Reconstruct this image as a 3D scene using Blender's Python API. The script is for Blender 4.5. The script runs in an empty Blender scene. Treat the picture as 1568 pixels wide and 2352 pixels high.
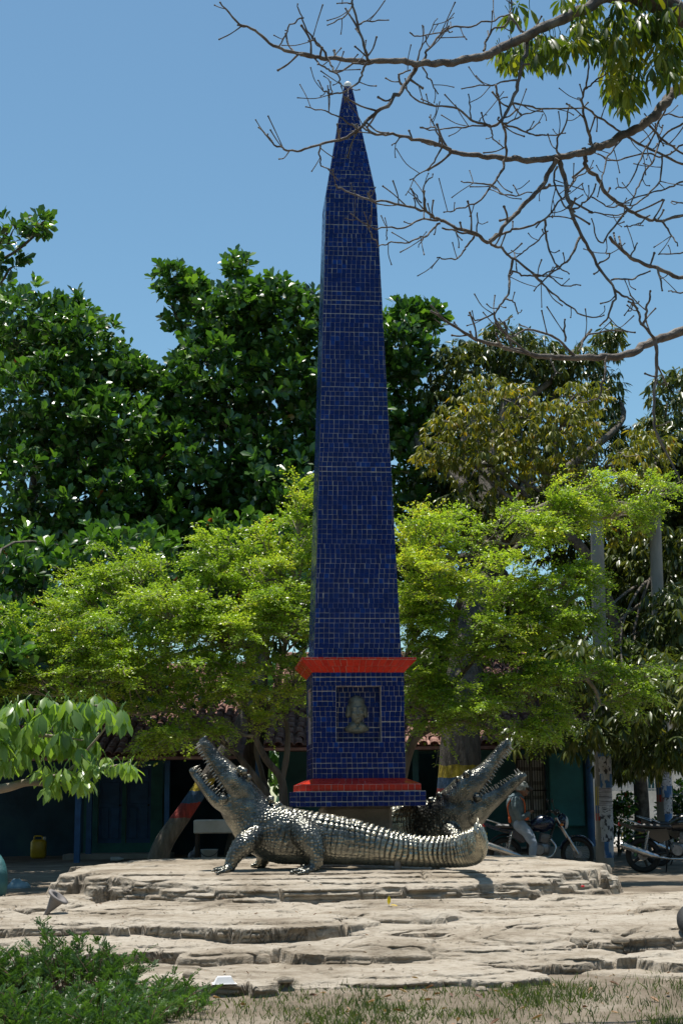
import bpy, math, random
import numpy as np
from mathutils import Vector, Matrix

random.seed(7)
RNG = np.random.default_rng(11)
scene = bpy.context.scene
col = scene.collection

# ------------------------------------------------------------------ camera
EYE = np.array([0.0, 0.0, 1.5])
FPX = 3267.0                                   # focal length in picture units (picture 1568 x 2352)
PITCH = math.atan(663.0 / FPX)
ROLL = math.radians(-0.5)
cam_d = bpy.data.cameras.new('camera')
cam = bpy.data.objects.new('camera', cam_d)
col.objects.link(cam)
cam_d.sensor_fit = 'VERTICAL'
cam_d.sensor_height = 36.0
cam_d.sensor_width = 24.0
cam_d.lens = FPX / 2352.0 * 36.0
cam_d.clip_start = 0.1
cam_d.clip_end = 3000
CR = Matrix.Rotation(math.pi / 2 + PITCH, 3, 'X') @ Matrix.Rotation(ROLL, 3, 'Z')
cam.matrix_world = Matrix.Translation(Vector(EYE)) @ CR.to_4x4()
cam_d.dof.use_dof = False
scene.camera = cam
CRN = np.array(CR)

# ------------------------------------------------------------------ sky, sun, exposure
SUN_EL = math.radians(81.0)
SUN_H = np.array([-0.50, 0.866])                # horizontal direction towards the sun: behind, a little left
SUN_DIR = np.array([SUN_H[0] * math.cos(SUN_EL), SUN_H[1] * math.cos(SUN_EL), math.sin(SUN_EL)])
world = bpy.data.worlds.new('World')
scene.world = world
world.use_nodes = True
wn = world.node_tree.nodes
wl = world.node_tree.links
for n in list(wn):
    wn.remove(n)
wout = wn.new('ShaderNodeOutputWorld')
wbg = wn.new('ShaderNodeBackground')
wsky = wn.new('ShaderNodeTexSky')
wsky.sky_type = 'NISHITA'
wsky.sun_disc = False
wsky.sun_elevation = SUN_EL
wsky.sun_rotation = math.atan2(SUN_H[0], SUN_H[1])
wsky.altitude = 0
wsky.air_density = 1.0
wsky.dust_density = 0.45
wsky.ozone_density = 4.0
wbg.inputs['Strength'].default_value = 0.098
whs = wn.new('ShaderNodeHueSaturation')           # one white balance for the whole sky
whs.inputs['Saturation'].default_value = 1.08
wmx = wn.new('ShaderNodeMix'); wmx.data_type = 'RGBA'; wmx.blend_type = 'MULTIPLY'
wmx.inputs['Factor'].default_value = 1.0
wmx.inputs['B'].default_value = (1.18, 1.27, 1.07, 1)
wl.new(wsky.outputs[0], whs.inputs['Color']); wl.new(whs.outputs[0], wmx.inputs['A'])
wl.new(wmx.outputs['Result'], wbg.inputs[0])
wl.new(wbg.outputs[0], wout.inputs[0])

sun_d = bpy.data.lights.new('sun', 'SUN')
sun_d.energy = 5.0
sun_d.angle = math.radians(0.53)
sun_d.color = (1.0, 0.95, 0.87)
sun = bpy.data.objects.new('sun', sun_d)
col.objects.link(sun)
sun.rotation_euler = Vector(SUN_DIR).to_track_quat('Z', 'Y').to_euler()
sun.location = (0, 30, 60)

vs = scene.view_settings
vs.view_transform = 'Standard'
vs.look = 'None'
vs.exposure = 0.35
vs.gamma = 1.0
vs.use_curve_mapping = False
scene.cycles.use_denoising = True
scene.cycles.max_bounces = 8
scene.cycles.transparent_max_bounces = 4
scene.cycles.sample_clamp_indirect = 6.0

# ------------------------------------------------------------------ helpers
def P(px, py, Y):
    """world point on the ray of picture point (px, py) that lies at distance Y in front of the camera"""
    d = CRN @ np.array([(px - 784.0) / FPX, -(py - 1176.0) / FPX, -1.0])
    return EYE + d * (Y / d[1])

def M_PER_PX(Y):
    return Y * math.cos(PITCH) / FPX

BASE = {}

def mk(name, bufs, mat, parent=None, smooth=True, var=None):
    """bufs: list of (V (n,3), F (m,k)) in world coordinates -> one mesh object"""
    Vs, Ls, Cs, off = [], [], [], 0
    for V, Fc in bufs:
        V = np.asarray(V, float); Fc = np.asarray(Fc, int)
        Vs.append(V)
        Ls.append((Fc + off).ravel())
        Cs.append(np.full(len(Fc), Fc.shape[1]))
        off += len(V)
    V = np.vstack(Vs); L = np.concatenate(Ls); C = np.concatenate(Cs)
    if parent is not None:
        V = V - BASE[parent.name]
    me = bpy.data.meshes.new(name)
    me.vertices.add(len(V)); me.vertices.foreach_set('co', V.astype(np.float32).ravel())
    me.loops.add(len(L)); me.loops.foreach_set('vertex_index', L.astype(np.int32))
    me.polygons.add(len(C))
    me.polygons.foreach_set('loop_start', np.concatenate([[0], np.cumsum(C)[:-1]]).astype(np.int32))
    me.polygons.foreach_set('loop_total', C.astype(np.int32))
    me.polygons.foreach_set('use_smooth', np.full(len(C), bool(smooth)))
    me.update(calc_edges=True)
    me.validate()
    if var is not None:
        a = me.attributes.new('var', 'FLOAT', 'POINT')
        a.data.foreach_set('value', np.asarray(var, np.float32))
    for m in (mat if isinstance(mat, (list, tuple)) else [mat]):
        me.materials.append(m)
    o = bpy.data.objects.new(name, me)
    col.objects.link(o)
    if parent is not None:
        o.parent = parent
        BASE[o.name] = BASE[parent.name]
    else:
        BASE[o.name] = np.zeros(3)
    return o

def tag(o, label, cat, group=None):
    o['label'] = label; o['category'] = cat
    if group: o['group'] = group
    return o

def thing(name, label, cat, loc, group=None):
    o = bpy.data.objects.new(name, None)
    o.empty_display_size = 0.1
    col.objects.link(o)
    o.location = [float(v) for v in loc]
    BASE[o.name] = np.array(loc, float)
    return tag(o, label, cat, group)

def solo(name, bufs, mat, label, cat, loc, group=None, smooth=True, var=None):
    """a thing that is one mesh, with its origin at its base"""
    loc = np.array(loc, float)
    o = mk(name, [(np.asarray(V, float) - loc, Fc) for V, Fc in bufs], mat, None, smooth, var)
    o.location = loc.tolist()
    BASE[o.name] = loc
    return tag(o, label, cat, group)

def inst(name, me, parent, loc, rot=None, scale=(1, 1, 1)):
    """a part that shares mesh data; loc in world coordinates"""
    o = bpy.data.objects.new(name, me)
    col.objects.link(o)
    o.parent = parent
    o.location = (np.array(loc) - BASE[parent.name]).tolist()
    if rot is not None:
        o.rotation_euler = rot
    o.scale = scale
    return o

def nrm(v):
    v = np.asarray(v, float)
    return v / (np.linalg.norm(v, axis=-1, keepdims=True) + 1e-12)

def box(c, s, R=None):
    c = np.asarray(c, float); h = np.asarray(s, float) / 2
    V = np.array([[x, y, z] for x in (-1, 1) for y in (-1, 1) for z in (-1, 1)], float) * h
    if R is not None:
        V = V @ np.asarray(R).T
    return V + c, np.array([[0, 1, 3, 2], [4, 6, 7, 5], [0, 4, 5, 1], [2, 3, 7, 6], [0, 2, 6, 4], [1, 5, 7, 3]])

def bbox2(x0, x1, y0, y1, z0, z1):
    return box(((x0 + x1) / 2, (y0 + y1) / 2, (z0 + z1) / 2), (x1 - x0, y1 - y0, z1 - z0))

def rbox(c, s, b=0.02, R=None):
    """box with chamfered edges"""
    c = np.asarray(c, float); h = np.asarray(s, float) / 2
    b = min(b, h.min() * 0.9)
    V, idx = [], {}
    for sx in (-1, 1):
        for sy in (-1, 1):
            for sz in (-1, 1):
                for a in range(3):
                    p = np.array([sx, sy, sz]) * h
                    for k in range(3):
                        if k != a:
                            p[k] -= np.sign(p[k]) * b
                    idx[(sx, sy, sz, a)] = len(V); V.append(p)
    Q, T = [], []
    for a in range(3):
        u, v = [k for k in range(3) if k != a]
        for s1 in (-1, 1):
            q = []
            for su, sv in ((-1, -1), (1, -1), (1, 1), (-1, 1)):
                k = [0, 0, 0]; k[a] = s1; k[u] = su; k[v] = sv
                q.append(idx[(*k, a)])
            Q.append(q)
    for a in range(3):
        u, v = [k for k in range(3) if k != a]
        for su in (-1, 1):
            for sv in (-1, 1):
                k0 = [0, 0, 0]; k0[u] = su; k0[v] = sv
                k1 = list(k0); k0[a] = -1; k1[a] = 1
                Q.append([idx[(*k0, u)], idx[(*k1, u)], idx[(*k1, v)], idx[(*k0, v)]])
    for sx in (-1, 1):
        for sy in (-1, 1):
            for sz in (-1, 1):
                T.append([idx[(sx, sy, sz, a)] for a in range(3)])
    V = np.array(V)
    Q = [q if np.dot(np.cross(V[q[1]] - V[q[0]], V[q[2]] - V[q[0]]), V[q].mean(0)) > 0 else q[::-1] for q in Q]
    T = [t if np.dot(np.cross(V[t[1]] - V[t[0]], V[t[2]] - V[t[0]]), V[t].mean(0)) > 0 else t[::-1] for t in T]
    if R is not None:
        V = V @ np.asarray(R).T
    V = V + c
    return [(V, np.array(Q)), (V.copy(), np.array(T))]

def rotz(a):
    c, s = math.cos(a), math.sin(a)
    return np.array([[c, -s, 0], [s, c, 0], [0, 0, 1.0]])

def roty(a):
    c, s = math.cos(a), math.sin(a)
    return np.array([[c, 0, s], [0, 1.0, 0], [-s, 0, c]])

def rotx(a):
    c, s = math.cos(a), math.sin(a)
    return np.array([[1.0, 0, 0], [0, c, -s], [0, s, c]])

def smooth_path(pts, rad, n=4):
    """catmull-rom through points (k,3) and radii (k,) or (k,m)"""
    pts = np.asarray(pts, float); rad = np.asarray(rad, float)
    A = np.hstack([pts, rad.reshape(len(pts), -1)])
    if len(A) < 3:
        t = np.linspace(0, 1, n + 1)[:, None]
        R = A[0] * (1 - t) + A[-1] * t
    else:
        E = np.vstack([2 * A[0] - A[1], A, 2 * A[-1] - A[-2]])
        out = []
        for i in range(1, len(E) - 2):
            p0, p1, p2, p3 = E[i - 1:i + 3]
            for k in range(n):
                t = k / n
                out.append(0.5 * (2 * p1 + (p2 - p0) * t + (2 * p0 - 5 * p1 + 4 * p2 - p3) * t * t + (3 * p1 - p0 - 3 * p2 + p3) * t ** 3))
        out.append(A[-1]); R = np.array(out)
    rr = np.maximum(R[:, 3:], 1e-4)
    return R[:, :3], (rr[:, 0] if rad.ndim == 1 else rr)

def tube(pts, rad, nseg=8, caps=True):
    pts = np.asarray(pts, float); rad = np.asarray(rad, float) * np.ones(len(pts))
    n = len(pts)
    T = nrm(np.gradient(pts, axis=0))
    u = np.array([0.0, 0, 1]) if abs(T[0, 2]) < 0.9 else np.array([1.0, 0, 0])
    U = np.zeros_like(pts)
    for i in range(n):
        u = u - T[i] * np.dot(u, T[i]); u = u / (np.linalg.norm(u) + 1e-12); U[i] = u
    W = np.cross(T, U)
    a = np.linspace(0, 2 * math.pi, nseg, endpoint=False)
    V = pts[:, None, :] + rad[:, None, None] * (np.cos(a)[None, :, None] * U[:, None, :] + np.sin(a)[None, :, None] * W[:, None, :])
    V = V.reshape(-1, 3)
    i = np.arange(n - 1)[:, None] * nseg; j = np.arange(nseg)[None, :]; j2 = (j + 1) % nseg
    Fq = np.stack([i + j, i + j2, i + nseg + j2, i + nseg + j], -1).reshape(-1, 4)
    out = [(V, Fq)]
    if caps:
        out.append((V[:nseg].copy(), np.arange(nseg)[::-1][None, :]))
        out.append((V[-nseg:].copy(), np.arange(nseg)[None, :]))
    return out

def cyl(p0, p1, r0, r1=None, nseg=12):
    return tube([p0, p1], [r0, r0 if r1 is None else r1], nseg)

def ell_tube(C, S, Uv, hw, hh, nseg=28, power=2.3, belly=0.85):
    """elliptical tube: centres C, side axes S, up axes Uv, half widths, half heights; closed ends"""
    a = np.linspace(0, 2 * math.pi, nseg, endpoint=False)
    ca, sa = np.cos(a), np.sin(a)
    cx = np.sign(ca) * np.abs(ca) ** (2 / power); cy = np.sign(sa) * np.abs(sa) ** (2 / power)
    V = C[:, None, :] + cx[None, :, None] * (hw[:, None, None] * S[:, None, :]) + cy[None, :, None] * (hh[:, None, None] * Uv[:, None, :])
    n = len(C)
    V = V.reshape(-1, 3)
    i = np.arange(n - 1)[:, None] * nseg; j = np.arange(nseg)[None, :]; j2 = (j + 1) % nseg
    Fq = np.stack([i + j, i + j2, i + nseg + j2, i + nseg + j], -1).reshape(-1, 4)
    c0 = len(V); V = np.vstack([V, C[0], C[-1]])
    jj = np.arange(nseg)
    t0 = np.stack([np.full(nseg, c0), (jj + 1) % nseg, jj], -1)
    b = (n - 1) * nseg
    t1 = np.stack([np.full(nseg, c0 + 1), b + jj, b + (jj + 1) % nseg], -1)
    return V, Fq, np.vstack([t0, t1])

def sphere(c, r, nu=16, nv=10, R=None):
    r = np.asarray(r, float) * np.ones(3)
    th = np.linspace(0, math.pi, nv + 1); ph = np.linspace(0, 2 * math.pi, nu, endpoint=False)
    V = np.array([[math.sin(t) * math.cos(p), math.sin(t) * math.sin(p), math.cos(t)] for t in th for p in ph]) * r
    if R is not None: V = V @ np.asarray(R).T
    V = V + np.asarray(c, float)
    i = np.arange(nv)[:, None] * nu; j = np.arange(nu)[None, :]; j2 = (j + 1) % nu
    Fq = np.stack([i + j, i + nu + j, i + nu + j2, i + j2], -1).reshape(-1, 4)
    return V, Fq

def torus(c, R, r, nu=32, nv=10, axis='y', sq=1.0):
    a = np.linspace(0, 2 * math.pi, nu, endpoint=False); b = np.linspace(0, 2 * math.pi, nv, endpoint=False)
    A, B = np.meshgrid(a, b, indexing='ij')
    rad = R + r * np.cos(B)
    x, z, y = rad * np.cos(A), rad * np.sin(A), r * sq * np.sin(B)
    if axis == 'y': V = np.stack([x, y, z], -1)
    elif axis == 'z': V = np.stack([x, z, y], -1)
    else: V = np.stack([y, x, z], -1)
    V = V.reshape(-1, 3) + np.asarray(c, float)
    i = np.arange(nu)[:, None]; j = np.arange(nv)[None, :]
    i2 = (i + 1) % nu; j2 = (j + 1) % nv
    return V, np.stack([i * nv + j, i * nv + j2, i2 * nv + j2, i2 * nv + j], -1).reshape(-1, 4)

def lathe(c, prof, nseg=24):
    """prof: list of (r, z)"""
    prof = np.array(prof, float)
    a = np.linspace(0, 2 * math.pi, nseg, endpoint=False)
    V = np.stack([prof[:, 0, None] * np.cos(a), prof[:, 0, None] * np.sin(a), np.repeat(prof[:, 1, None], nseg, 1)], -1).reshape(-1, 3) + np.asarray(c, float)
    n = len(prof)
    i = np.arange(n - 1)[:, None] * nseg; j = np.arange(nseg)[None, :]; j2 = (j + 1) % nseg
    return V, np.stack([i + j, i + j2, i + nseg + j2, i + nseg + j], -1).reshape(-1, 4)

def prism(poly, y0, y1):
    """polygon in (x, z) extruded along y"""
    n = len(poly)
    V = np.array([[x, y0, z] for x, z in poly] + [[x, y1, z] for x, z in poly], float)
    j = np.arange(n); j2 = (j + 1) % n
    return [(V, np.stack([j, j2, j2 + n, j + n], -1)), (V[:n].copy(), j[::-1][None, :]), (V[n:].copy(), j[None, :])]

def xf(bufs, R=None, t=(0, 0, 0), s=1.0):
    out = []
    for V, Fc in bufs:
        V = np.asarray(V, float) * s
        if R is not None: V = V @ np.asarray(R).T
        out.append((V + np.asarray(t, float), Fc))
    return out

def hash01(ix, iy, iz=0, seed=0):
    h = (ix.astype(np.int64) * 374761393 + iy.astype(np.int64) * 668265263 + np.asarray(iz).astype(np.int64) * 2147483647 + seed * 974634541) & 0x7fffffff
    h = ((h ^ (h >> 13)) * 1274126177) & 0x7fffffff
    h = ((h ^ (h >> 16)) * 1911520717) & 0x7fffffff
    return ((h ^ (h >> 15)) & 0xffffff) / float(0xffffff)

def vn2(x, y, seed=0):
    ix = np.floor(x); iy = np.floor(y); fx = x - ix; fy = y - iy
    fx = fx * fx * fx * (fx * (fx * 6 - 15) + 10); fy = fy * fy * fy * (fy * (fy * 6 - 15) + 10)
    a = hash01(ix, iy, 0, seed); b = hash01(ix + 1, iy, 0, seed); c = hash01(ix, iy + 1, 0, seed); d = hash01(ix + 1, iy + 1, 0, seed)
    return (a * (1 - fx) + b * fx) * (1 - fy) + (c * (1 - fx) + d * fx) * fy

def fbm2(x, y, oct=4, seed=0, gain=0.5):
    s, a, t = 0.0, 1.0, 0.0
    for o in range(oct):
        s = s + a * (vn2(x * 2 ** o + 17.3 * o, y * 2 ** o + 5.1 * o, seed + o) - 0.5); t += a; a *= gain
    return s / t * 2

def cell3(Pn, scale, seed=0):
    """cellular distances F1, F2 (in cell units)"""
    Q = Pn * scale; I = np.floor(Q)
    f1 = np.full(len(Q), 9.0); f2 = np.full(len(Q), 9.0)
    for dx in (-1, 0, 1):
        for dy in (-1, 0, 1):
            for dz in (-1, 0, 1):
                J = I + np.array([dx, dy, dz])
                C = J + 0.15 + 0.7 * np.stack([hash01(J[:, 0], J[:, 1], J[:, 2], seed + k) for k in range(3)], -1)
                d = np.linalg.norm(Q - C, axis=1)
                m = d < f1
                f2 = np.where(m, f1, np.minimum(f2, d)); f1 = np.where(m, d, f1)
    return f1, f2

def sstep(a, b, x):
    t = np.clip((x - a) / (b - a), 0, 1)
    return t * t * (3 - 2 * t)

def remesh(bufs, voxel, smooth_it=2):
    o = mk('tmp', bufs, [])
    m = o.modifiers.new('r', 'REMESH'); m.mode = 'VOXEL'; m.voxel_size = voxel
    dg = bpy.context.evaluated_depsgraph_get()
    ev = o.evaluated_get(dg); me = ev.to_mesh()
    V = np.zeros(len(me.vertices) * 3, np.float32); me.vertices.foreach_get('co', V); V = V.reshape(-1, 3).astype(float)
    Fq = np.zeros(len(me.loops), np.int32); me.loops.foreach_get('vertex_index', Fq); Fq = Fq.reshape(-1, 4)
    ev.to_mesh_clear()
    md = o.data
    bpy.data.objects.remove(o); bpy.data.meshes.remove(md)
    for _ in range(smooth_it):
        V = lap(V, Fq)
    return V, Fq

def lap(V, Fq, w=0.6):
    S = np.zeros_like(V); c = np.zeros(len(V))
    for k in range(4):
        a, b = Fq[:, k], Fq[:, (k + 1) % 4]
        for q in range(3):
            S[:, q] += np.bincount(a, V[b, q], len(V)) + np.bincount(b, V[a, q], len(V))
        c += np.bincount(a, minlength=len(V)) + np.bincount(b, minlength=len(V))
    return V * (1 - w) + w * S / np.maximum(c, 1)[:, None]

def vnormals(V, Fq):
    N = np.cross(V[Fq[:, 2]] - V[Fq[:, 0]], V[Fq[:, 3]] - V[Fq[:, 1]])
    R = np.zeros_like(V)
    for k in range(4):
        for q in range(3):
            R[:, q] += np.bincount(Fq[:, k], N[:, q], len(V))
    return nrm(R)

# ------------------------------------------------------------------ materials
def newmat(name):
    m = bpy.data.materials.new(name); m.use_nodes = True
    nt = m.node_tree
    for n in list(nt.nodes): nt.nodes.remove(n)
    out = nt.nodes.new('ShaderNodeOutputMaterial')
    return m, nt, out

def ramp(nt, stops):
    r = nt.nodes.new('ShaderNodeValToRGB')
    e = r.color_ramp.elements
    while len(e) < len(stops): e.new(0.5)
    for i, (p, c) in enumerate(stops):
        e[i].position = p; e[i].color = (*c, 1)
    return r

def noise_node(nt, scale, detail=4, coord='Object', stretch=None, rough=0.55):
    tc = nt.nodes.new('ShaderNodeTexCoord')
    n = nt.nodes.new('ShaderNodeTexNoise')
    n.inputs['Scale'].default_value = scale; n.inputs['Detail'].default_value = detail
    n.inputs['Roughness'].default_value = rough
    if stretch:
        mp = nt.nodes.new('ShaderNodeMapping'); mp.inputs['Scale'].default_value = stretch
        nt.links.new(tc.outputs[coord], mp.inputs[0]); nt.links.new(mp.outputs[0], n.inputs['Vector'])
    else:
        nt.links.new(tc.outputs[coord], n.inputs['Vector'])
    return n

def M(name, c1, c2=None, rough=0.6, metal=0.0, scale=4.0, bump=0.0, bscale=30.0, spec=0.5, c3=None, stretch=None, coat=0.0, bdist=0.02):
    m, nt, out = newmat(name)
    b = nt.nodes.new('ShaderNodeBsdfPrincipled')
    nt.links.new(b.outputs[0], out.inputs[0])
    b.inputs['Roughness'].default_value = rough; b.inputs['Metallic'].default_value = metal
    b.inputs['Specular IOR Level'].default_value = spec
    b.inputs['Coat Weight'].default_value = coat
    if c2 is None: c2 = tuple(v * 0.72 for v in c1)
    n = noise_node(nt, scale, 5, stretch=stretch)
    st = [(0.32, c2), (0.62, c1)] if c3 is None else [(0.3, c2), (0.5, c1), (0.68, c3)]
    r = ramp(nt, st)
    nt.links.new(n.outputs[0], r.inputs[0]); nt.links.new(r.outputs[0], b.inputs['Base Color'])
    if bump:
        n2 = noise_node(nt, bscale, 5, stretch=stretch)
        bp = nt.nodes.new('ShaderNodeBump'); bp.inputs['Strength'].default_value = bump; bp.inputs['Distance'].default_value = bdist
        nt.links.new(n2.outputs[0], bp.inputs['Height']); nt.links.new(bp.outputs[0], b.inputs['Normal'])
    return m

def leafmat(name, stops, transl=0.35, tcol=None, rough=0.42, spec=0.5):
    m, nt, out = newmat(name)
    at = nt.nodes.new('ShaderNodeAttribute'); at.attribute_name = 'var'
    r = ramp(nt, stops)
    nt.links.new(at.outputs['Fac'], r.inputs[0])
    b = nt.nodes.new('ShaderNodeBsdfPrincipled')
    b.inputs['Roughness'].default_value = rough; b.inputs['Specular IOR Level'].default_value = spec
    nt.links.new(r.outputs[0], b.inputs['Base Color'])
    t = nt.nodes.new('ShaderNodeBsdfTranslucent')
    mx = nt.nodes.new('ShaderNodeMix'); mx.data_type = 'RGBA'; mx.blend_type = 'MULTIPLY'
    mx.inputs['Factor'].default_value = 1.0
    nt.links.new(r.outputs[0], mx.inputs['A']); mx.inputs['B'].default_value = (*(tcol or (1.7, 1.9, 0.7)), 1)
    nt.links.new(mx.outputs['Result'], t.inputs['Color'])
    ms = nt.nodes.new('ShaderNodeMixShader'); ms.inputs[0].default_value = transl
    nt.links.new(b.outputs[0], ms.inputs[1]); nt.links.new(t.outputs[0], ms.inputs[2]); nt.links.new(ms.outputs[0], out.inputs[0])
    return m
# ------------------------------------------------------------------ ground and rock
def ground_z(x, y):
    z = np.interp(y, [11.0, 13.0, 18.0, 26.0, 60.0], [0.0, 0.02, 0.24, 0.25, 0.27])
    return z + 0.02 * fbm2(x * 0.7, y * 0.7, 3, 5) + 0.006 * fbm2(x * 6, y * 6, 2, 9)

def soil_mat():
    m, nt, out = newmat('sandy_soil')
    b = nt.nodes.new('ShaderNodeBsdfPrincipled'); nt.links.new(b.outputs[0], out.inputs[0])
    b.inputs['Roughness'].default_value = 0.95; b.inputs['Specular IOR Level'].default_value = 0.15
    n = noise_node(nt, 1.3, 8, rough=0.7)
    r = ramp(nt, [(0.25, (0.085, 0.068, 0.048)), (0.5, (0.175, 0.142, 0.105)), (0.72, (0.28, 0.24, 0.19))])
    nt.links.new(n.outputs[0], r.inputs[0]); nt.links.new(r.outputs[0], b.inputs['Base Color'])
    n2 = noise_node(nt, 38, 6, rough=0.7)
    bp = nt.nodes.new('ShaderNodeBump'); bp.inputs['Strength'].default_value = 0.6; bp.inputs['Distance'].default_value = 0.02
    nt.links.new(n2.outputs[0], bp.inputs['Height']); nt.links.new(bp.outputs[0], b.inputs['Normal'])
    return m
MAT_SOIL = soil_mat()
gx = np.concatenate([np.linspace(-900, -40, 16), np.linspace(-38, 38, 153), np.linspace(40, 900, 16)])
gy = np.concatenate([np.linspace(-300, 4, 12), np.linspace(5, 48, 160), np.linspace(50, 1800, 20)])
GX, GY = np.meshgrid(gx, gy, indexing='xy')
GV = np.stack([GX, GY, ground_z(GX, GY)], -1).reshape(-1, 3)
nx_, ny_ = len(gx), len(gy)
def gridfaces(nx, ny):
    i = np.arange(ny - 1)[:, None] * nx; j = np.arange(nx - 1)[None, :]
    return np.stack([i + j, i + j + 1, i + nx + j + 1, i + nx + j], -1).reshape(-1, 4)
o = mk('ground', [(GV, gridfaces(nx_, ny_))], MAT_SOIL); o['kind'] = 'structure'

def terr(q, L, riser=0.16, keep=0.22):
    t = q / L; k = np.floor(t); f = t - k
    return (k + sstep(0, riser, f) * (1 - keep) + f * keep) * L

def cell2(x, y, seed=0):
    """2-D cellular noise: id hash of the nearest cell and distance to the border between cells"""
    ix = np.floor(x); iy = np.floor(y)
    f1 = np.full(x.shape, 9.0); f2 = np.full(x.shape, 9.0); idh = np.zeros(x.shape)
    for dx in (-1, 0, 1):
        for dy in (-1, 0, 1):
            jx, jy = ix + dx, iy + dy
            cx = jx + 0.1 + 0.8 * hash01(jx, jy, 0, seed); cy = jy + 0.1 + 0.8 * hash01(jx, jy, 0, seed + 1)
            d = np.hypot(x - cx, y - cy); hh = hash01(jx, jy, 0, seed + 2)
            m = d < f1
            f2 = np.where(m, f1, np.minimum(f2, d)); idh = np.where(m, hh, idh); f1 = np.where(m, d, f1)
    return idh, f2 - f1

def base_slope(x, y):
    w1 = fbm2(x * 0.34 + 3, y * 0.42, 3, 21)
    yy = y + 0.5 * w1
    z0 = np.interp(yy, [10.7, 11.55, 12.05, 13.5, 15.6, 17.0, 19.0, 23.0], [-0.24, -0.08, -0.01, 0.07, 0.235, 0.30, 0.33, 0.34])
    z0 = z0 - 0.06 * np.exp(-((x - 0.15) / 0.8) ** 2 - ((y - 14.3) / 0.55) ** 2)
    return z0, w1

_pr = random.Random(23)
PLATES = []
def _plate(cx, cy, rx, ry, rot, lift, gx, gy, dome=0.0):
    lift = lift * (0.55 if cy < 13.3 else 1.3) - 0.004
    PLATES.append((cx, cy, rx, ry, rot, lift, gx, gy, len(PLATES), dome))
# broad slabs first, then broken pieces of the layers on them
for k in range(26):
    _plate(_pr.uniform(-5.5, 5.5), _pr.uniform(12.2, 17.2), _pr.uniform(0.7, 1.9), _pr.uniform(0.5, 1.0), _pr.uniform(-0.6, 0.6), _pr.uniform(0.02, 0.085), _pr.uniform(-0.02, 0.02), _pr.uniform(-0.02, 0.02))
for k in range(64):
    _plate(_pr.uniform(-5.5, 5.5), _pr.uniform(12.3, 16.9), _pr.uniform(0.3, 1.0), _pr.uniform(0.18, 0.55), _pr.uniform(-0.9, 0.9), _pr.uniform(0.01, 0.10), _pr.uniform(-0.04, 0.04), _pr.uniform(-0.04, 0.03))
# the big rounded ledge on the right and the broken one in the middle
_plate(2.8, 14.3, 2.0, 0.95, -0.10, 0.10, 0.0, 0.0, 0.11); _plate(1.7, 13.9, 1.0, 0.6, 0.25, 0.07, 0.0, 0.0, 0.07); _plate(3.9, 15.3, 1.2, 0.6, 0.1, 0.10, 0.0, 0.0, 0.07); _plate(-1.1, 14.7, 1.4, 0.70, -0.12, 0.13, 0.0, 0.0); _plate(-2.6, 14.9, 1.2, 0.5, 0.1, 0.10, 0.0, 0.0)
_plate(0.35, 13.5, 0.7, 0.5, -0.45, 0.09, 0.0, 0.0, 0.06); _plate(0.65, 15.3, 0.7, 0.5, -0.1, 0.10, 0.0, 0.0); _plate(1.9, 16.0, 1.6, 0.55, 0.08, 0.10, 0.0, 0.0); _plate(-3.2, 15.6, 1.8, 0.6, 0.12, 0.04, 0.0, 0.02); _plate(0.9, 16.6, 1.1, 0.28, -0.04, 0.07, 0.0, 0.02)

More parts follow.
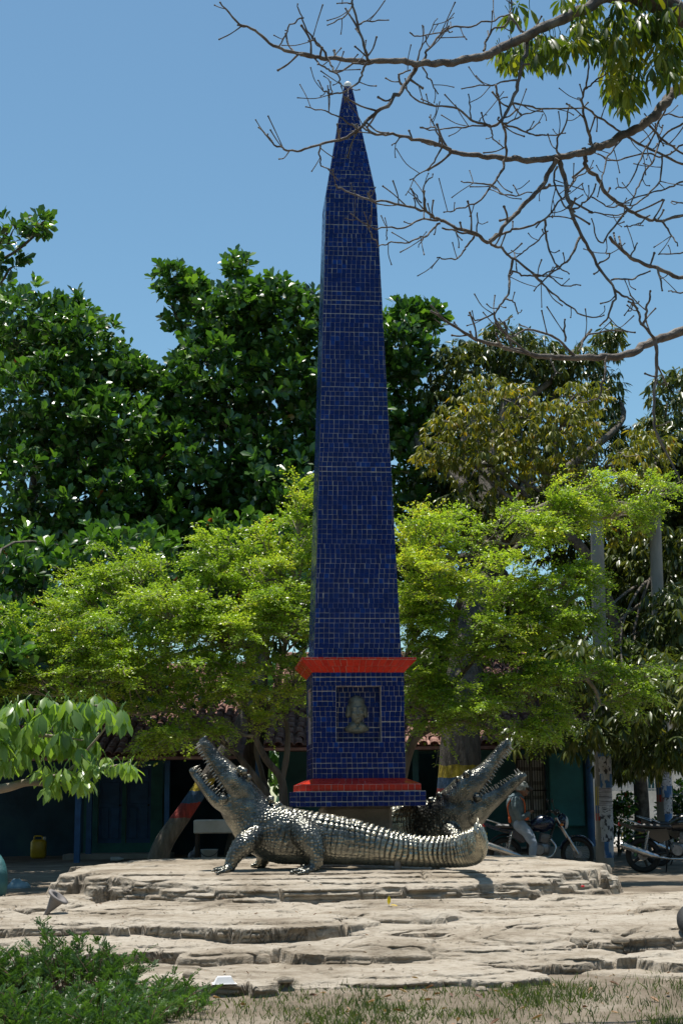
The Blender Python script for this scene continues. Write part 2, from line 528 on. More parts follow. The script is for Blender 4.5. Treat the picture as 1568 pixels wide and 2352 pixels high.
def rock_h(x, y):
    x = np.asarray(x, float); y = np.asarray(y, float)
    w2 = fbm2(x * 0.9, y * 1.3, 4, 22)
    z0, w1 = base_slope(x, y)
    z = z0 - 0.02 + 0.022 * fbm2(x * 1.1, y * 1.7, 4, 24)
    ex, ey = x + 0.10 * fbm2(x * 2.1, y * 2.1, 2, 11), y + 0.10 * fbm2(x * 2.1 + 9, y * 2.1, 2, 12)
    idb, bd = cell2(ex * 1.3, ey * 2.2, 13)                     # blocks the layers break into
    ids, _ = cell2(ex * 4.5, ey * 7.0, 16)
    edge_n = 0.26 * fbm2(x * 1.3, y * 1.9, 3, 14) + 0.46 * (idb - 0.5) + 0.10 * (ids - 0.5) + 0.07 * fbm2(x * 3.5, y * 4.5, 2, 20) + 0.012 * fbm2(x * 8, y * 9, 2, 15)
    for (cx, cy, rx, ry_, rot, lift, gx_, gy_, sd, dome) in PLATES:
        m = (np.abs(x - cx) < rx * 1.35) & (np.abs(y - cy) < ry_ * 1.5 + rx * 0.35)
        if not m.any(): continue
        X, Y = x[m], y[m]
        c, s_ = math.cos(rot), math.sin(rot)
        u = ((X - cx) * c + (Y - cy) * s_) / rx; v = (-(X - cx) * s_ + (Y - cy) * c) / ry_
        d = np.sqrt(u * u + v * v) + edge_n[m] * 0.55 + 0.10 * fbm2(X * 0.9 + sd * 3.7, Y * 0.9, 2, 17)
        zc = float(base_slope(np.array([cx]), np.array([cy]))[0][0])
        top = zc + lift + gx_ * (X - cx) + gy_ * (Y - cy) + 0.012 * fbm2(X * 1.4 + sd, Y * 2.4, 3, 18) + dome * (1 - np.clip(u * u + v * v, 0, 1.2))
        h1 = top - 0.018 * sstep(0.80, 0.985, d) - 0.5 * sstep(0.985, 1.03, d)
        # a thinner second layer set back on it
        h2 = top + 0.026 - 0.012 * sstep(0.66, 0.80, d + 0.10 * fbm2(X * 2.3 + sd, Y * 3.1, 3, 19)) - 0.5 * sstep(0.80, 0.84, d + 0.10 * fbm2(X * 2.3 + sd, Y * 3.1, 3, 19))
        z[m] = np.maximum(z[m], np.maximum(h1, h2))
    low = z
    crk = (1 - sstep(0.0, 0.045, bd)) * sstep(0.05, 0.28, fbm2(x * 0.8 + 2, y * 1.1, 2, 62))
    low = low - 0.06 * crk * sstep(12.8, 13.6, y)
    low = low + 0.010 * fbm2(x * 3.2, y * 5, 4, 52) + 0.005 * fbm2(x * 14, y * 18, 3, 53)
    # upper slab under the statues, in three broken courses
    th = np.arctan2(y - 19.4, x - 0.0)
    rr = np.sqrt((x / np.where(x > 0, 3.5, 3.72)) ** 2 + ((y - 19.4) / np.where(y < 19.4, 2.42, 2.45)) ** 2)
    rr = rr * (1 - 0.06 * np.clip(np.abs(np.sin(2 * th)), 0, 1))
    zt = np.interp(y, [16.6, 17.15, 17.85, 18.6, 21.8], [0.50, 0.552, 0.648, 0.668, 0.70])
    zt = zt - 0.05 * sstep(2.4, 3.7, np.abs(x))
    q = zt + 0.024 * fbm2(x * 0.7, y * 1.5, 3, 71) + 0.006 * fbm2(x * 5, y * 8, 3, 73)
    zt = terr(q, 0.042, 0.07, 0.5) + 0.008 * fbm2(x * 3, y * 6, 4, 75) + 0.005 * fbm2(x * 14, y * 18, 3, 76)
    idt, bt = cell2(ex * 0.9 + 4, ey * 1.9, 79)
    zt = zt - 0.04 * (1 - sstep(0.0, 0.035, bt)) * sstep(0.0, 0.2, fbm2(x * 0.6 + 5, y * 0.9, 2, 78)) * (rr < 0.98)
    e = 0.075 * fbm2(x * 0.7, y * 0.7, 3, 81) + 0.06 * (idb - 0.5) + 0.008 * (ids - 0.5) + 0.002 * fbm2(x * 8, y * 8, 2, 82)
    z = low
    zt = np.maximum(zt, low + 0.02)
    for k in range(3):
        ek = 1.0 + (0.05 * (1 - k)) * sstep(-0.2, 0.5, fbm2(x * 0.6 + 3 * k, y * 0.6, 2, 84 + k)) + e + 0.05 * fbm2(x * 1.1 + 5 * k, y * 1.1, 3, 90 + k)
        s = 1 - sstep(-0.006, 0.006, rr - ek)
        z = z + s * (zt - low) / 3.0 - 0.012 * s * sstep(-0.05, 0.0, rr - ek)
    side = sstep(5.6, 7.4, np.abs(x + 0.4) + 0.5 * w1) * 0.7
    back = np.where(rr > 1.02, sstep(18.9, 20.4, y + 0.6 * w1 + 0.4 * (x < 0)) * 0.45, 0)
    back = back * sstep(1.0, 1.12, rr)
    back2 = sstep(21.2, 22.6, y) * 0.9
    return z - side - np.maximum(back, back2)

# rows are spread along each column by surface length, so that ledge faces get rows of their own
ru = np.linspace(-0.37, 0.37, 600)
fy = np.concatenate([np.linspace(10.9, 11.9, 60), np.linspace(11.907, 17.9, 900), np.linspace(17.91, 19.3, 120), np.linspace(19.32, 22.8, 130)])
FU, FY = np.meshgrid(ru, fy, indexing='xy')
FX = FU * (FY * 0.55 + 7.0)
FZ = rock_h(FX, FY)
NR = 640
RY = np.zeros((NR, len(ru))); RZ = np.zeros((NR, len(ru))); steep = np.zeros((NR, len(ru)))
wgt = np.interp((fy[1:] + fy[:-1]) / 2, [10.9, 11.8, 18.0, 20.0, 22.8], [0.6, 1.0, 1.0, 0.6, 0.4])
dY = np.diff(fy)[:, None]; dZ = np.diff(FZ, axis=0)
DS = np.sqrt(dY ** 2 + (3.0 * np.clip(dZ, -0.01, 1)) ** 2) * wgt[:, None]
CDF = np.vstack([np.zeros((1, len(ru))), np.cumsum(DS, axis=0)])
CDF = CDF / CDF[-1:]
kern = np.exp(-np.linspace(-2, 2, 13) ** 2); kern /= kern.sum()
pad = np.pad(CDF, ((0, 0), (6, 6)), 'edge')
CDF = sum(kern[k] * pad[:, k:k + len(ru)] for k in range(13))          # neighbouring columns share nearly the same rows
SL = np.clip(dZ / dY / 1.5, 0, 1)
SL = np.vstack([SL[:1], SL]); SL = (SL + np.roll(SL, 1, 0) + np.roll(SL, -1, 0)) / 3
SL = (SL + np.roll(SL, 1, 1) + np.roll(SL, -1, 1)) / 3
t = np.linspace(0, 1, NR)
for j in range(len(ru)):
    RY[:, j] = np.interp(t, CDF[:, j], fy); RZ[:, j] = np.interp(RY[:, j], fy, FZ[:, j]); steep[:, j] = np.interp(RY[:, j], fy, SL[:, j])
RX = ru[None, :] * (RY * 0.55 + 7.0)
lay = RZ / 0.046 + 0.9 * fbm2(RX * 0.5, RY * 0.5, 3, 101) + 0.25 * fbm2(RX * 3.0, RY * 3.0, 2, 103)
lf = lay - np.floor(lay)
blk = hash01(np.floor(lay), np.floor(RX * 2.2 + 0.7 * hash01(np.floor(lay), np.floor(lay) * 0, 0, 7)), 0, 105)
bulge = 1 - np.abs(2 * lf - 1) ** 3
RYd = RY - steep * (0.075 * bulge * (0.15 + 1.0 * blk) + 0.045 * fbm2(RX * 1.6, RZ * 9, 3, 102) + 0.012 * fbm2(RX * 9, RZ * 30, 3, 104))
RV = np.stack([RX, RYd, RZ], -1).reshape(-1, 3)

def rock_mat():
    m, nt, out = newmat('sandstone')
    b = nt.nodes.new('ShaderNodeBsdfPrincipled'); nt.links.new(b.outputs[0], out.inputs[0])
    b.inputs['Roughness'].default_value = 0.92; b.inputs['Specular IOR Level'].default_value = 0.2
    n = noise_node(nt, 0.7, 8, stretch=(1, 1.6, 5), rough=0.72)
    r = ramp(nt, [(0.30, (0.18, 0.145, 0.105)), (0.42, (0.33, 0.28, 0.215)), (0.52, (0.44, 0.385, 0.31)), (0.64, (0.48, 0.43, 0.355)), (0.76, (0.29, 0.245, 0.18))])
    nt.links.new(n.outputs[0], r.inputs[0])
    n3 = noise_node(nt, 9, 8, stretch=(1, 1.5, 3), rough=0.75)
    r3 = ramp(nt, [(0.3, (0.55, 0.51, 0.46)), (0.55, (1, 1, 1))])
    nt.links.new(n3.outputs[0], r3.inputs[0])
    mx = nt.nodes.new('ShaderNodeMix'); mx.data_type = 'RGBA'; mx.blend_type = 'MULTIPLY'; mx.inputs['Factor'].default_value = 0.8
    nt.links.new(r.outputs[0], mx.inputs['A']); nt.links.new(r3.outputs[0], mx.inputs['B'])
    nt.links.new(mx.outputs['Result'], b.inputs['Base Color'])
    n2 = noise_node(nt, 26, 9, stretch=(1, 1.4, 3), rough=0.72)
    bp = nt.nodes.new('ShaderNodeBump'); bp.inputs['Strength'].default_value = 0.9; bp.inputs['Distance'].default_value = 0.03
    nt.links.new(n2.outputs[0], bp.inputs['Height']); nt.links.new(bp.outputs[0], b.inputs['Normal'])
    return m
MAT_ROCK = rock_mat()
o = mk('rock_outcrop', [(RV, gridfaces(len(ru), NR))], MAT_ROCK, smooth=True); o['kind'] = 'structure'

def surf_z(x, y):
    x = np.atleast_1d(np.asarray(x, float)); y = np.atleast_1d(np.asarray(y, float))
    g = ground_z(x, y); r = np.where((y > 10.8) & (y < 22.7), rock_h(x, y), -9)
    return np.maximum(g, r)

def on_surf(px, py, y0=8.0, y1=45.0):
    """where the ray through a picture point first meets ground or rock"""
    Y = np.arange(y0, y1, 0.02)
    d = CRN @ np.array([(px - 784.0) / FPX, -(py - 1176.0) / FPX, -1.0])
    Pt = EYE + d[None, :] * (Y / d[1])[:, None]
    below = Pt[:, 2] <= surf_z(Pt[:, 0], Pt[:, 1])
    i = int(np.argmax(below)) if below.any() else len(Y) - 1
    return np.array([Pt[i, 0], Pt[i, 1], float(surf_z(Pt[i, 0], Pt[i, 1])[0])])

# street beyond, on the right
MAT_STREET = M('pale_concrete_street', (0.46, 0.43, 0.38), (0.34, 0.31, 0.27), 0.9, scale=0.8, bump=0.3, bscale=20)
sx = np.linspace(3.5, 60, 40); sy = np.linspace(37.5, 46.5, 16)
SX, SY = np.meshgrid(sx, sy, indexing='xy')
o = mk('street', [(np.stack([SX, SY, ground_z(SX, SY) + 0.03], -1).reshape(-1, 3), gridfaces(40, 16))], MAT_STREET); o['kind'] = 'structure'
# ------------------------------------------------------------------ obelisk
OC = P(815.0, 1836, 19.75); OC = np.array([OC[0], OC[1], 0.0])
OTH = math.radians(5.2)
OR = rotz(OTH)
def tilemat(name, stops, rough=0.16):
    m, nt, out = newmat(name)
    b = nt.nodes.new('ShaderNodeBsdfPrincipled'); nt.links.new(b.outputs[0], out.inputs[0])
    oi = nt.nodes.new('ShaderNodeObjectInfo'); at = nt.nodes.new('ShaderNodeAttribute'); at.attribute_name = 'var'
    ad = nt.nodes.new('ShaderNodeMath'); ad.operation = 'ADD'
    md = nt.nodes.new('ShaderNodeMath'); md.operation = 'FRACT'
    nt.links.new(oi.outputs['Random'], ad.inputs[0]); nt.links.new(at.outputs['Fac'], ad.inputs[1]); nt.links.new(ad.outputs[0], md.inputs[0])
    r = ramp(nt, stops); nt.links.new(md.outputs[0], r.inputs[0])
    n = noise_node(nt, 30, 3); 
    r2 = ramp(nt, [(0.35, (0.7, 0.7, 0.7)), (0.6, (1.0, 1.0, 1.0))]); nt.links.new(n.outputs[0], r2.inputs[0])
    mx = nt.nodes.new('ShaderNodeMix'); mx.data_type = 'RGBA'; mx.blend_type = 'MULTIPLY'; mx.inputs['Factor'].default_value = 0.6
    nt.links.new(r.outputs[0], mx.inputs['A']); nt.links.new(r2.outputs[0], mx.inputs['B']); nt.links.new(mx.outputs['Result'], b.inputs['Base Color'])
    n2 = noise_node(nt, 3.5, 4)
    r3 = ramp(nt, [(0.35, (rough * 0.8,) * 3), (0.7, (rough * 2.0,) * 3)]); nt.links.new(n2.outputs[0], r3.inputs[0]); nt.links.new(r3.outputs[0], b.inputs['Roughness'])
    b.inputs['Specular IOR Level'].default_value = 0.22
    return m
MAT_BLUE = tilemat('cobalt_glazed_tile', [(0.0, (0.0006, 0.011, 0.095)), (0.5, (0.0008, 0.014, 0.115)), (0.92, (0.0010, 0.018, 0.14)), (0.98, (0.002, 0.036, 0.22))])
MAT_RED = tilemat('red_glazed_tile', [(0.0, (0.44, 0.030, 0.018)), (0.6, (0.54, 0.040, 0.022)), (1.0, (0.38, 0.022, 0.018))], 0.2)
MAT_GROUT = M('cement_grout', (0.54, 0.49, 0.44), (0.38, 0.34, 0.30), 0.9, scale=6, bump=0.3, bscale=60)
MAT_CONC = M('rough_concrete', (0.20, 0.185, 0.16), (0.11, 0.10, 0.085), 0.92, scale=3, bump=0.6, bscale=18)

ob = thing('obelisk', 'tall obelisk clad in cobalt blue tiles with red mouldings and a portrait niche', 'obelisk', (OC[0], OC[1], 0.66))
def OW(p):
    return np.asarray(p, float) @ OR.T + OC
def frust(h0, h1, z0, z1):
    V = np.array([[-h0, -h0, z0], [h0, -h0, z0], [h0, h0, z0], [-h0, h0, z0], [-h1, -h1, z1], [h1, -h1, z1], [h1, h1, z1], [-h1, h1, z1]], float)
    return OW(V), np.array([[0, 1, 5, 4], [1, 2, 6, 5], [2, 3, 7, 6], [3, 0, 4, 7], [4, 5, 6, 7], [3, 2, 1, 0]])

Z_SLAB0, Z_SLAB1 = 1.425, 1.62
Z_M1, Z_M2 = 1.708, 1.785
Z_PED = 3.185
Z_C1 = 3.345
Z_SH = 10.155
Z_TIP = 12.03
H_SLAB, H_MOULD, H_PED, H_CORN, H_SHB, H_SHT, H_TIP = 0.845, 0.79, 0.612, 0.765, 0.588, 0.362, 0.055
NW, NZ0, NZ1, ND = 0.300, 2.262, 3.0, 0.16      # niche half width, bottom, top, depth

# pier below the slab
pv = []
for k, (dx, s) in enumerate(((0.0, 0.92),)):
    pv += rbox(OW((dx, 0.05, 1.03)), (s, 0.86, 0.79), 0.04, OR)
mk('support_pier', pv, MAT_CONC, ob, smooth=False)

TP = 0.0685
JT = 0.0048
TILES = []        # joined tile pieces (V, F)
TVAR = []
def tile_quads(bl, br, tr, tl, pitch=TP, rowvar=True, skip=None, seed=0, vpitch=None):
    """rows and columns of tile quads on a planar patch (corners in obelisk space). yields four corner lists"""
    r = random.Random(seed)
    bl, br, tr, tl = [np.array(q, float) for q in (bl, br, tr, tl)]
    Hh = np.linalg.norm((tl + tr) / 2 - (bl + br) / 2)
    rows = max(1, int(round(Hh / (vpitch or pitch))))
    edges = np.linspace(0, 1, rows + 1)
    off = r.random() * 0.6
    for i in range(rows):
        v0, v1 = edges[i], edges[i + 1]
        if rows > 2:
            if r.random() < 0.20: v1 -= r.uniform(0.003, 0.007) / Hh
            v0 += (r.random() - 0.5) * 0.003 / Hh
        L0, R0 = bl + (tl - bl) * v0, br + (tr - br) * v0
        L1, R1 = bl + (tl - bl) * v1, br + (tr - br) * v1
        w = np.linalg.norm((R0 + R1) / 2 - (L0 + L1) / 2)
        if r.random() < 0.28: off = r.random() * 0.9
        cuts = [0.0]
        x = pitch * (0.45 + 0.55 * off + 0.0)
        if x < 0.3 * pitch: x = pitch
        while x < w - 0.25 * pitch:
            cuts.append(x / w); x += pitch * (1 + (r.random() - 0.5) * 0.07)
        cuts.append(1.0)
        rowj = (r.random() - 0.5) * 0.004
        for a, b in zip(cuts[:-1], cuts[1:]):
            if rows > 2 and r.random() < 0.05: b -= 0.005 / w
            tw_ = (r.random() - 0.5) * 0.004 / w if rows > 2 else 0.0
            q = [L0 + (R0 - L0) * (a + tw_), L0 + (R0 - L0) * b, L1 + (R1 - L1) * (b - tw_), L1 + (R1 - L1) * a]
            yield i, q
def tile_solid(q, t=0.005, r=random):
    """a thin tile with a sunk joint round it, tilted a hair"""
    q = np.array(q, float)
    c = q.mean(0)
    n = nrm(np.cross(q[1] - q[0], q[3] - q[0]))
    ux, uy = nrm(q[1] - q[0]), nrm(q[3] - q[0])
    jt = JT * (0.6 + 0.9 * r.random())
    inner = []
    for p, sx_, sy_ in zip(q, (1, -1, -1, 1), (1, 1, -1, -1)):
        inner.append(p + ux * sx_ * jt / 2 + uy * sy_ * jt / 2)
    inner = np.array(inner)
    inner += ux * (r.random() - 0.5) * 0.002 + uy * (r.random() - 0.5) * 0.003
    tl = [(r.random() - 0.5) * 0.0022 for _ in range(2)]
    top = inner + n * t + np.array([n * (tl[0] * sx_ + tl[1] * sy_) for sx_, sy_ in ((-1, -1), (1, -1), (1, 1), (-1, 1))])
    V = np.vstack([inner - n * 0.002, top])
    return OW(V), np.array([[4, 5, 6, 7], [0, 1, 5, 4], [1, 2, 6, 5], [2, 3, 7, 6], [3, 0, 4, 7]])
def add_tiles(bl, br, tr, tl, **kw):
    for i, q in tile_quads(bl, br, tr, tl, **kw):
        TILES.append(tile_solid(q)); TVAR.extend([random.random()] * 8)
def side_quad(h0, h1, z0, z1, k):
    """patch k of a frustum: 0 front, 1 right, 2 back, 3 left"""
    R = rotz(k * math.pi / 2)
    return [R @ np.array(p, float) for p in ((-h0, -h0, z0), (h0, -h0, z0), (h1, -h1, z1), (-h1, -h1, z1))]

# grout cores
slab = mk('base_slab', [frust(H_SLAB, H_SLAB, Z_SLAB0, Z_SLAB1)], MAT_GROUT, ob, smooth=False)
mould = mk('lower_moulding', [frust(H_MOULD, H_MOULD, Z_SLAB1, Z_M1), frust(H_MOULD, H_PED, Z_M1, Z_M2)], MAT_GROUT, ob, smooth=False)
# pedestal core with a niche cut in each face
pb = []
hc = H_PED
c_ = H_PED - ND
pb.append((OW(np.array([[sx_ * c_, sy_ * c_, z] for z in (Z_M2, Z_PED) for sx_, sy_ in ((-1, -1), (1, -1), (1, 1), (-1, 1))])),
           np.array([[0, 1, 5, 4], [1, 2, 6, 5], [2, 3, 7, 6], [3, 0, 4, 7]])))
for k in range(4):
    R = rotz(k * math.pi / 2)
    def W(pts): return OW(np.array(pts, float) @ R.T)
    xs = [-hc, -NW, NW, hc]; zs = [Z_M2, NZ0, NZ1, Z_PED]
    for a in range(3):
        for b in range(3):
            if a == 1 and b == 1: continue
            pb.append((W([[xs[a], -hc, zs[b]], [xs[a + 1], -hc, zs[b]], [xs[a + 1], -hc, zs[b + 1]], [xs[a], -hc, zs[b + 1]]]), np.array([[0, 1, 2, 3]])))
    for (x0, z0, x1, z1) in ((-NW, NZ0, -NW, NZ1), (-NW, NZ1, NW, NZ1), (NW, NZ1, NW, NZ0), (NW, NZ0, -NW, NZ0)):
        pb.append((W([[x0, -hc, z0], [x1, -hc, z1], [x1, -c_, z1], [x0, -c_, z0]]), np.array([[0, 1, 2, 3]])))
ped = mk('pedestal', pb, MAT_GROUT, ob, smooth=False)
corn = mk('cornice', [frust(H_PED, H_CORN, Z_PED, Z_C1), frust(H_CORN, H_CORN, Z_C1, Z_C1 + 0.03)], MAT_GROUT, ob, smooth=False)
shaft = mk('shaft', [frust(H_SHB, H_SHT, Z_C1 + 0.03, Z_SH), frust(H_SHT, H_TIP, Z_SH, Z_TIP)], MAT_GROUT, ob, smooth=False)

# blue tiles: the pedestal's front ones each a piece of their own, the others joined
unit = bpy.data.meshes.new('tile')
uv_ = rbox((0, 0, 0), (1, 1, 1), 0.06)
_o = mk('tile_src', uv_, MAT_BLUE, None, smooth=False); unit = _o.data; bpy.data.objects.remove(_o)
rt = random.Random(5)
n_t = 0
def blocks_with_niche(k):
    R = rotz(k * math.pi / 2); h = H_PED
    out = []
    for (x0, x1, z0, z1) in ((-h, h, Z_M2, NZ0 - 0.004), (-h, -NW - 0.004, NZ0 - 0.004, NZ1 + 0.004), (NW + 0.004, h, NZ0 - 0.004, NZ1 + 0.004), (-h, h, NZ1 + 0.004, Z_PED)):
        out.append([R @ np.array(p, float) for p in ((x0, -h, z0), (x1, -h, z0), (x1, -h, z1), (x0, -h, z1))])
    return out
for bi, q4 in enumerate(blocks_with_niche(0)):
    for i, q in tile_quads(*q4, seed=40 + bi):
        q = np.array(q); c = q.mean(0); w = np.linalg.norm(q[1] - q[0]) - JT * (0.6 + 0.9 * rt.random()); h = np.linalg.norm(q[3] - q[0]) - JT * (0.6 + 0.9 * rt.random())
        pos = OW(c + np.array([(rt.random() - .5) * .002, -0.002, (rt.random() - .5) * .003]))
        inst('tile', unit, ped, pos, (rt.uniform(-.02, .02), rt.uniform(-.012, .012), OTH + rt.uniform(-.02, .02)), (w, 0.012, h)); n_t += 1
for k in (1, 2, 3):
    for bi, q4 in enumerate(blocks_with_niche(k)): add_tiles(*q4, seed=60 + 7 * k + bi)
for k in range(4):
    R = rotz(k * math.pi / 2)
    add_tiles(*[R @ np.array(p, float) for p in ((-NW, -c_, NZ0), (NW, -c_, NZ0), (NW, -c_, NZ1), (-NW, -c_, NZ1))], seed=90 + k)
    for (x0, z0, x1, z1) in ((-NW, NZ0, -NW, NZ1), (-NW, NZ1, NW, NZ1), (NW, NZ1, NW, NZ0), (NW, NZ0, -NW, NZ0)):
        add_tiles(*[R @ np.array(p, float) for p in ((x0, -c_, z0), (x0, -H_PED + 0.006, z0), (x1, -H_PED + 0.006, z1), (x1, -c_, z1))][::1], seed=99 + k)
    add_tiles(*side_quad(H_SLAB, H_SLAB, Z_SLAB0, Z_SLAB1, k), seed=120 + k)
    add_tiles(*side_quad(H_SHB, H_SHT, Z_C1 + 0.03, Z_SH, k), seed=130 + k)
    add_tiles(*side_quad(H_SHT, H_TIP, Z_SH, Z_TIP, k), seed=140 + k)
ts = mk('tile_cladding', TILES, MAT_BLUE, ob, smooth=False, var=TVAR); ts['kind'] = 'stuff'
# red tiles: the front ones single, the rest joined
TILES, TVAR = [], []
for k in range(4):
    quads = [(mould, side_quad(H_MOULD, H_MOULD, Z_SLAB1 + 0.002, Z_M1, k), 0.09), (mould, side_quad(H_MOULD, H_PED, Z_M1, Z_M2, k), 0.1),
             (corn, side_quad(H_PED, H_CORN, Z_PED, Z_C1, k), 0.11), (corn, side_quad(H_CORN, H_CORN, Z_C1, Z_C1 + 0.03, k), 0.03)]
    for j, (par, q4, vp) in enumerate(quads):
        for i, q in tile_quads(*q4, seed=200 + 10 * k + j, pitch=0.085, vpitch=vp):
            s = tile_solid(q)
            if k == 0 and j < 3: mk('red_tile', [s], MAT_RED, par, smooth=False, var=[random.random()] * 8)
            else: TILES.append(s); TVAR.extend([random.random()] * 8)
ts = mk('red_tile_cladding', TILES, MAT_RED, ob, smooth=False, var=TVAR); ts['kind'] = 'stuff'
# tops of slab and cornice
MAT_WHITE = M('white_lamp_glass', (0.85, 0.84, 0.82), (0.7, 0.69, 0.66), 0.3, scale=3)
mk('tip_globe', [lathe(OW((0, 0, Z_TIP)), [(0.05, -0.01), (0.055, 0.012), (0.06, 0.04), (0.052, 0.075), (0.03, 0.098), (0.002, 0.105)], 20)], MAT_WHITE, ob)

# portrait bust in the niche
def bust_mesh():
    b = []
    cz = 2.70
    fy = -0.02
    b.append(sphere((0, 0.03, cz + 0.03), (0.118, 0.13, 0.165)))           # skull
    b.append(sphere((0, -0.035, cz - 0.05), (0.092, 0.09, 0.13)))           # face
    b.append(sphere((0, -0.055, cz - 0.145), (0.045, 0.05, 0.035)))         # chin
    b.append(sphere((0, 0.02, cz + 0.10), (0.112, 0.115, 0.09)))
    for s in (-1, 1):
        b.append(sphere((s * 0.112, 0.02, cz - 0.015), (0.032, 0.055, 0.085)))    # side curls
        b.append(sphere((s * 0.118, 0.025, cz - 0.06), (0.036, 0.05, 0.05)))
        b.append(sphere((s * 0.042, -0.112, cz + 0.022), (0.034, 0.014, 0.012)))   # brows
        b.append(sphere((s * 0.042, -0.105, cz - 0.006), (0.02, 0.016, 0.012)))    # eyes
        b.append(sphere((s * 0.055, -0.09, cz - 0.055), (0.03, 0.028, 0.03)))      # cheeks
    b += tube([(0, -0.118, cz + 0.015), (0, -0.14, cz - 0.035), (0, -0.15, cz - 0.06), (0, -0.125, cz - 0.072)], [0.012, 0.015, 0.021, 0.012], 10)
    b.append(sphere((0, -0.112, cz - 0.098), (0.034, 0.018, 0.0085)))
    b.append(sphere((0, -0.110, cz - 0.116), (0.028, 0.017, 0.008)))
    b += tube([(0, 0.02, cz - 0.06), (0, 0.02, cz - 0.2), (0, 0.03, cz - 0.26)], [0.07, 0.072, 0.09], 16)
    for s in (-1, 1):                                                       # coat collar with points
        b += tube([(s * 0.02, -0.06, cz - 0.20), (s * 0.07, -0.045, cz - 0.225), (s * 0.125, -0.0, cz - 0.255), (s * 0.15, 0.03, cz - 0.262)], [0.035, 0.045, 0.04, 0.025], 12)
        b += tube([(s * 0.07, 0.02, cz - 0.17), (s * 0.08, 0.0, cz - 0.23), (s * 0.05, -0.03, cz - 0.29)], [0.03, 0.05, 0.035], 12)
    b.append(sphere((0, 0.0, cz - 0.265), (0.15, 0.085, 0.05)))
    V, Fq = remesh(b, 0.0065, 3)
    return V, Fq
bv, bf = bust_mesh()
bv = bv + np.array([-0.012, -c_ - 0.03, -0.005])
MAT_BRONZE_OLD = M('weathered_bronze', (0.14, 0.15, 0.12), (0.065, 0.073, 0.06), 0.5, 0.3, scale=14, bump=0.25, bscale=90, c3=(0.20, 0.21, 0.17))
mk('portrait_bust', [(OW(bv), bf)], MAT_BRONZE_OLD, ob)
bl_ = (bv - np.array([-0.012, -c_ - 0.03, -0.005])) @ rotz(-math.pi / 2).T + rotz(-math.pi / 2) @ np.array([-0.012, -c_ - 0.03, -0.005])
mk('portrait_bust', [(OW(bl_), bf)], MAT_BRONZE_OLD, ob)
# ------------------------------------------------------------------ bronze crocodiles
def croc_mat():
    m, nt, out = newmat('dark_bronze')
    b = nt.nodes.new('ShaderNodeBsdfPrincipled'); nt.links.new(b.outputs[0], out.inputs[0])
    b.inputs['Metallic'].default_value = 0.8
    n = noise_node(nt, 2.2, 6, rough=0.65)
    r = ramp(nt, [(0.3, (0.066, 0.071, 0.066)), (0.45, (0.118, 0.119, 0.107)), (0.58, (0.19, 0.188, 0.163)), (0.75, (0.088, 0.099, 0.091))])
    nt.links.new(n.outputs[0], r.inputs[0])
    at = nt.nodes.new('ShaderNodeAttribute'); at.attribute_name = 'var'      # worn ridges are lighter, furrows darker, undersides paler
    r2 = ramp(nt, [(0.0, (0.28, 0.30, 0.28)), (0.5, (1.0, 1.0, 1.0)), (1.0, (2.5, 2.35, 2.05))])
    nt.links.new(at.outputs['Fac'], r2.inputs[0])
    mx = nt.nodes.new('ShaderNodeMix'); mx.data_type = 'RGBA'; mx.blend_type = 'MULTIPLY'; mx.inputs['Factor'].default_value = 1.0
    nt.links.new(r.outputs[0], mx.inputs['A']); nt.links.new(r2.outputs[0], mx.inputs['B']); nt.links.new(mx.outputs['Result'], b.inputs['Base Color'])
    n3 = noise_node(nt, 7, 5)
    r3 = ramp(nt, [(0.3, (0.20,) * 3), (0.7, (0.38,) * 3)]); nt.links.new(n3.outputs[0], r3.inputs[0]); nt.links.new(r3.outputs[0], b.inputs['Roughness'])
    tc = nt.nodes.new('ShaderNodeTexCoord'); vo = nt.nodes.new('ShaderNodeTexVoronoi'); vo.inputs['Scale'].default_value = 60
    nt.links.new(tc.outputs['Object'], vo.inputs['Vector'])
    bp = nt.nodes.new('ShaderNodeBump'); bp.inputs['Strength'].default_value = 0.35; bp.inputs['Distance'].default_value = 0.006; bp.invert = True
    nt.links.new(vo.outputs['Distance'], bp.inputs['Height']); nt.links.new(bp.outputs[0], b.inputs['Normal'])
    return m
MAT_CROC = croc_mat()
MAT_TOOTH = M('worn_bronze_tooth', (0.42, 0.40, 0.34), (0.26, 0.24, 0.2), 0.35, 0.5, scale=20)

def sections(nodes, n=14):
    """nodes: (top px, top py, bottom px, bottom py, Y, half width m [, Y shift of the top]) -> smooth sections"""
    A = []
    for q in nodes:
        tx, ty, bx, by, Y, hw = q[:6]
        dt = q[6] if len(q) > 6 else 0.0
        A.append(np.concatenate([P(tx, ty, Y + dt), P(bx, by, Y - dt), [hw]]))
    A = np.array(A)
    Tp, Rr = smooth_path(A[:, :3], A[:, 3:], n)
    top, bot, hw = Tp, Rr[:, :3], Rr[:, 3]
    # radii were clipped at small positive values, bottoms must not be: redo them separately
    bot, _ = smooth_path(A[:, 3:6], np.ones(len(A)), n)
    C = (top + bot) / 2
    T = nrm(np.gradient(C, axis=0))
    U = nrm(top - bot); U = nrm(U - T * (U * T).sum(1, keepdims=True))
    S = np.cross(U, T)
    hh = np.linalg.norm(top - bot, axis=1) / 2
    return C, T, S, U, hw, hh

def tooth_mesh():
    V, Fq = lathe((0, 0, 0), [(0.5, -0.25), (0.46, 0.05), (0.30, 0.5), (0.10, 0.9), (0.01, 1.0)], 8)
    o = mk('tooth_src', [(V, Fq)], MAT_TOOTH); me = o.data; bpy.data.objects.remove(o); return me
TOOTH = tooth_mesh()

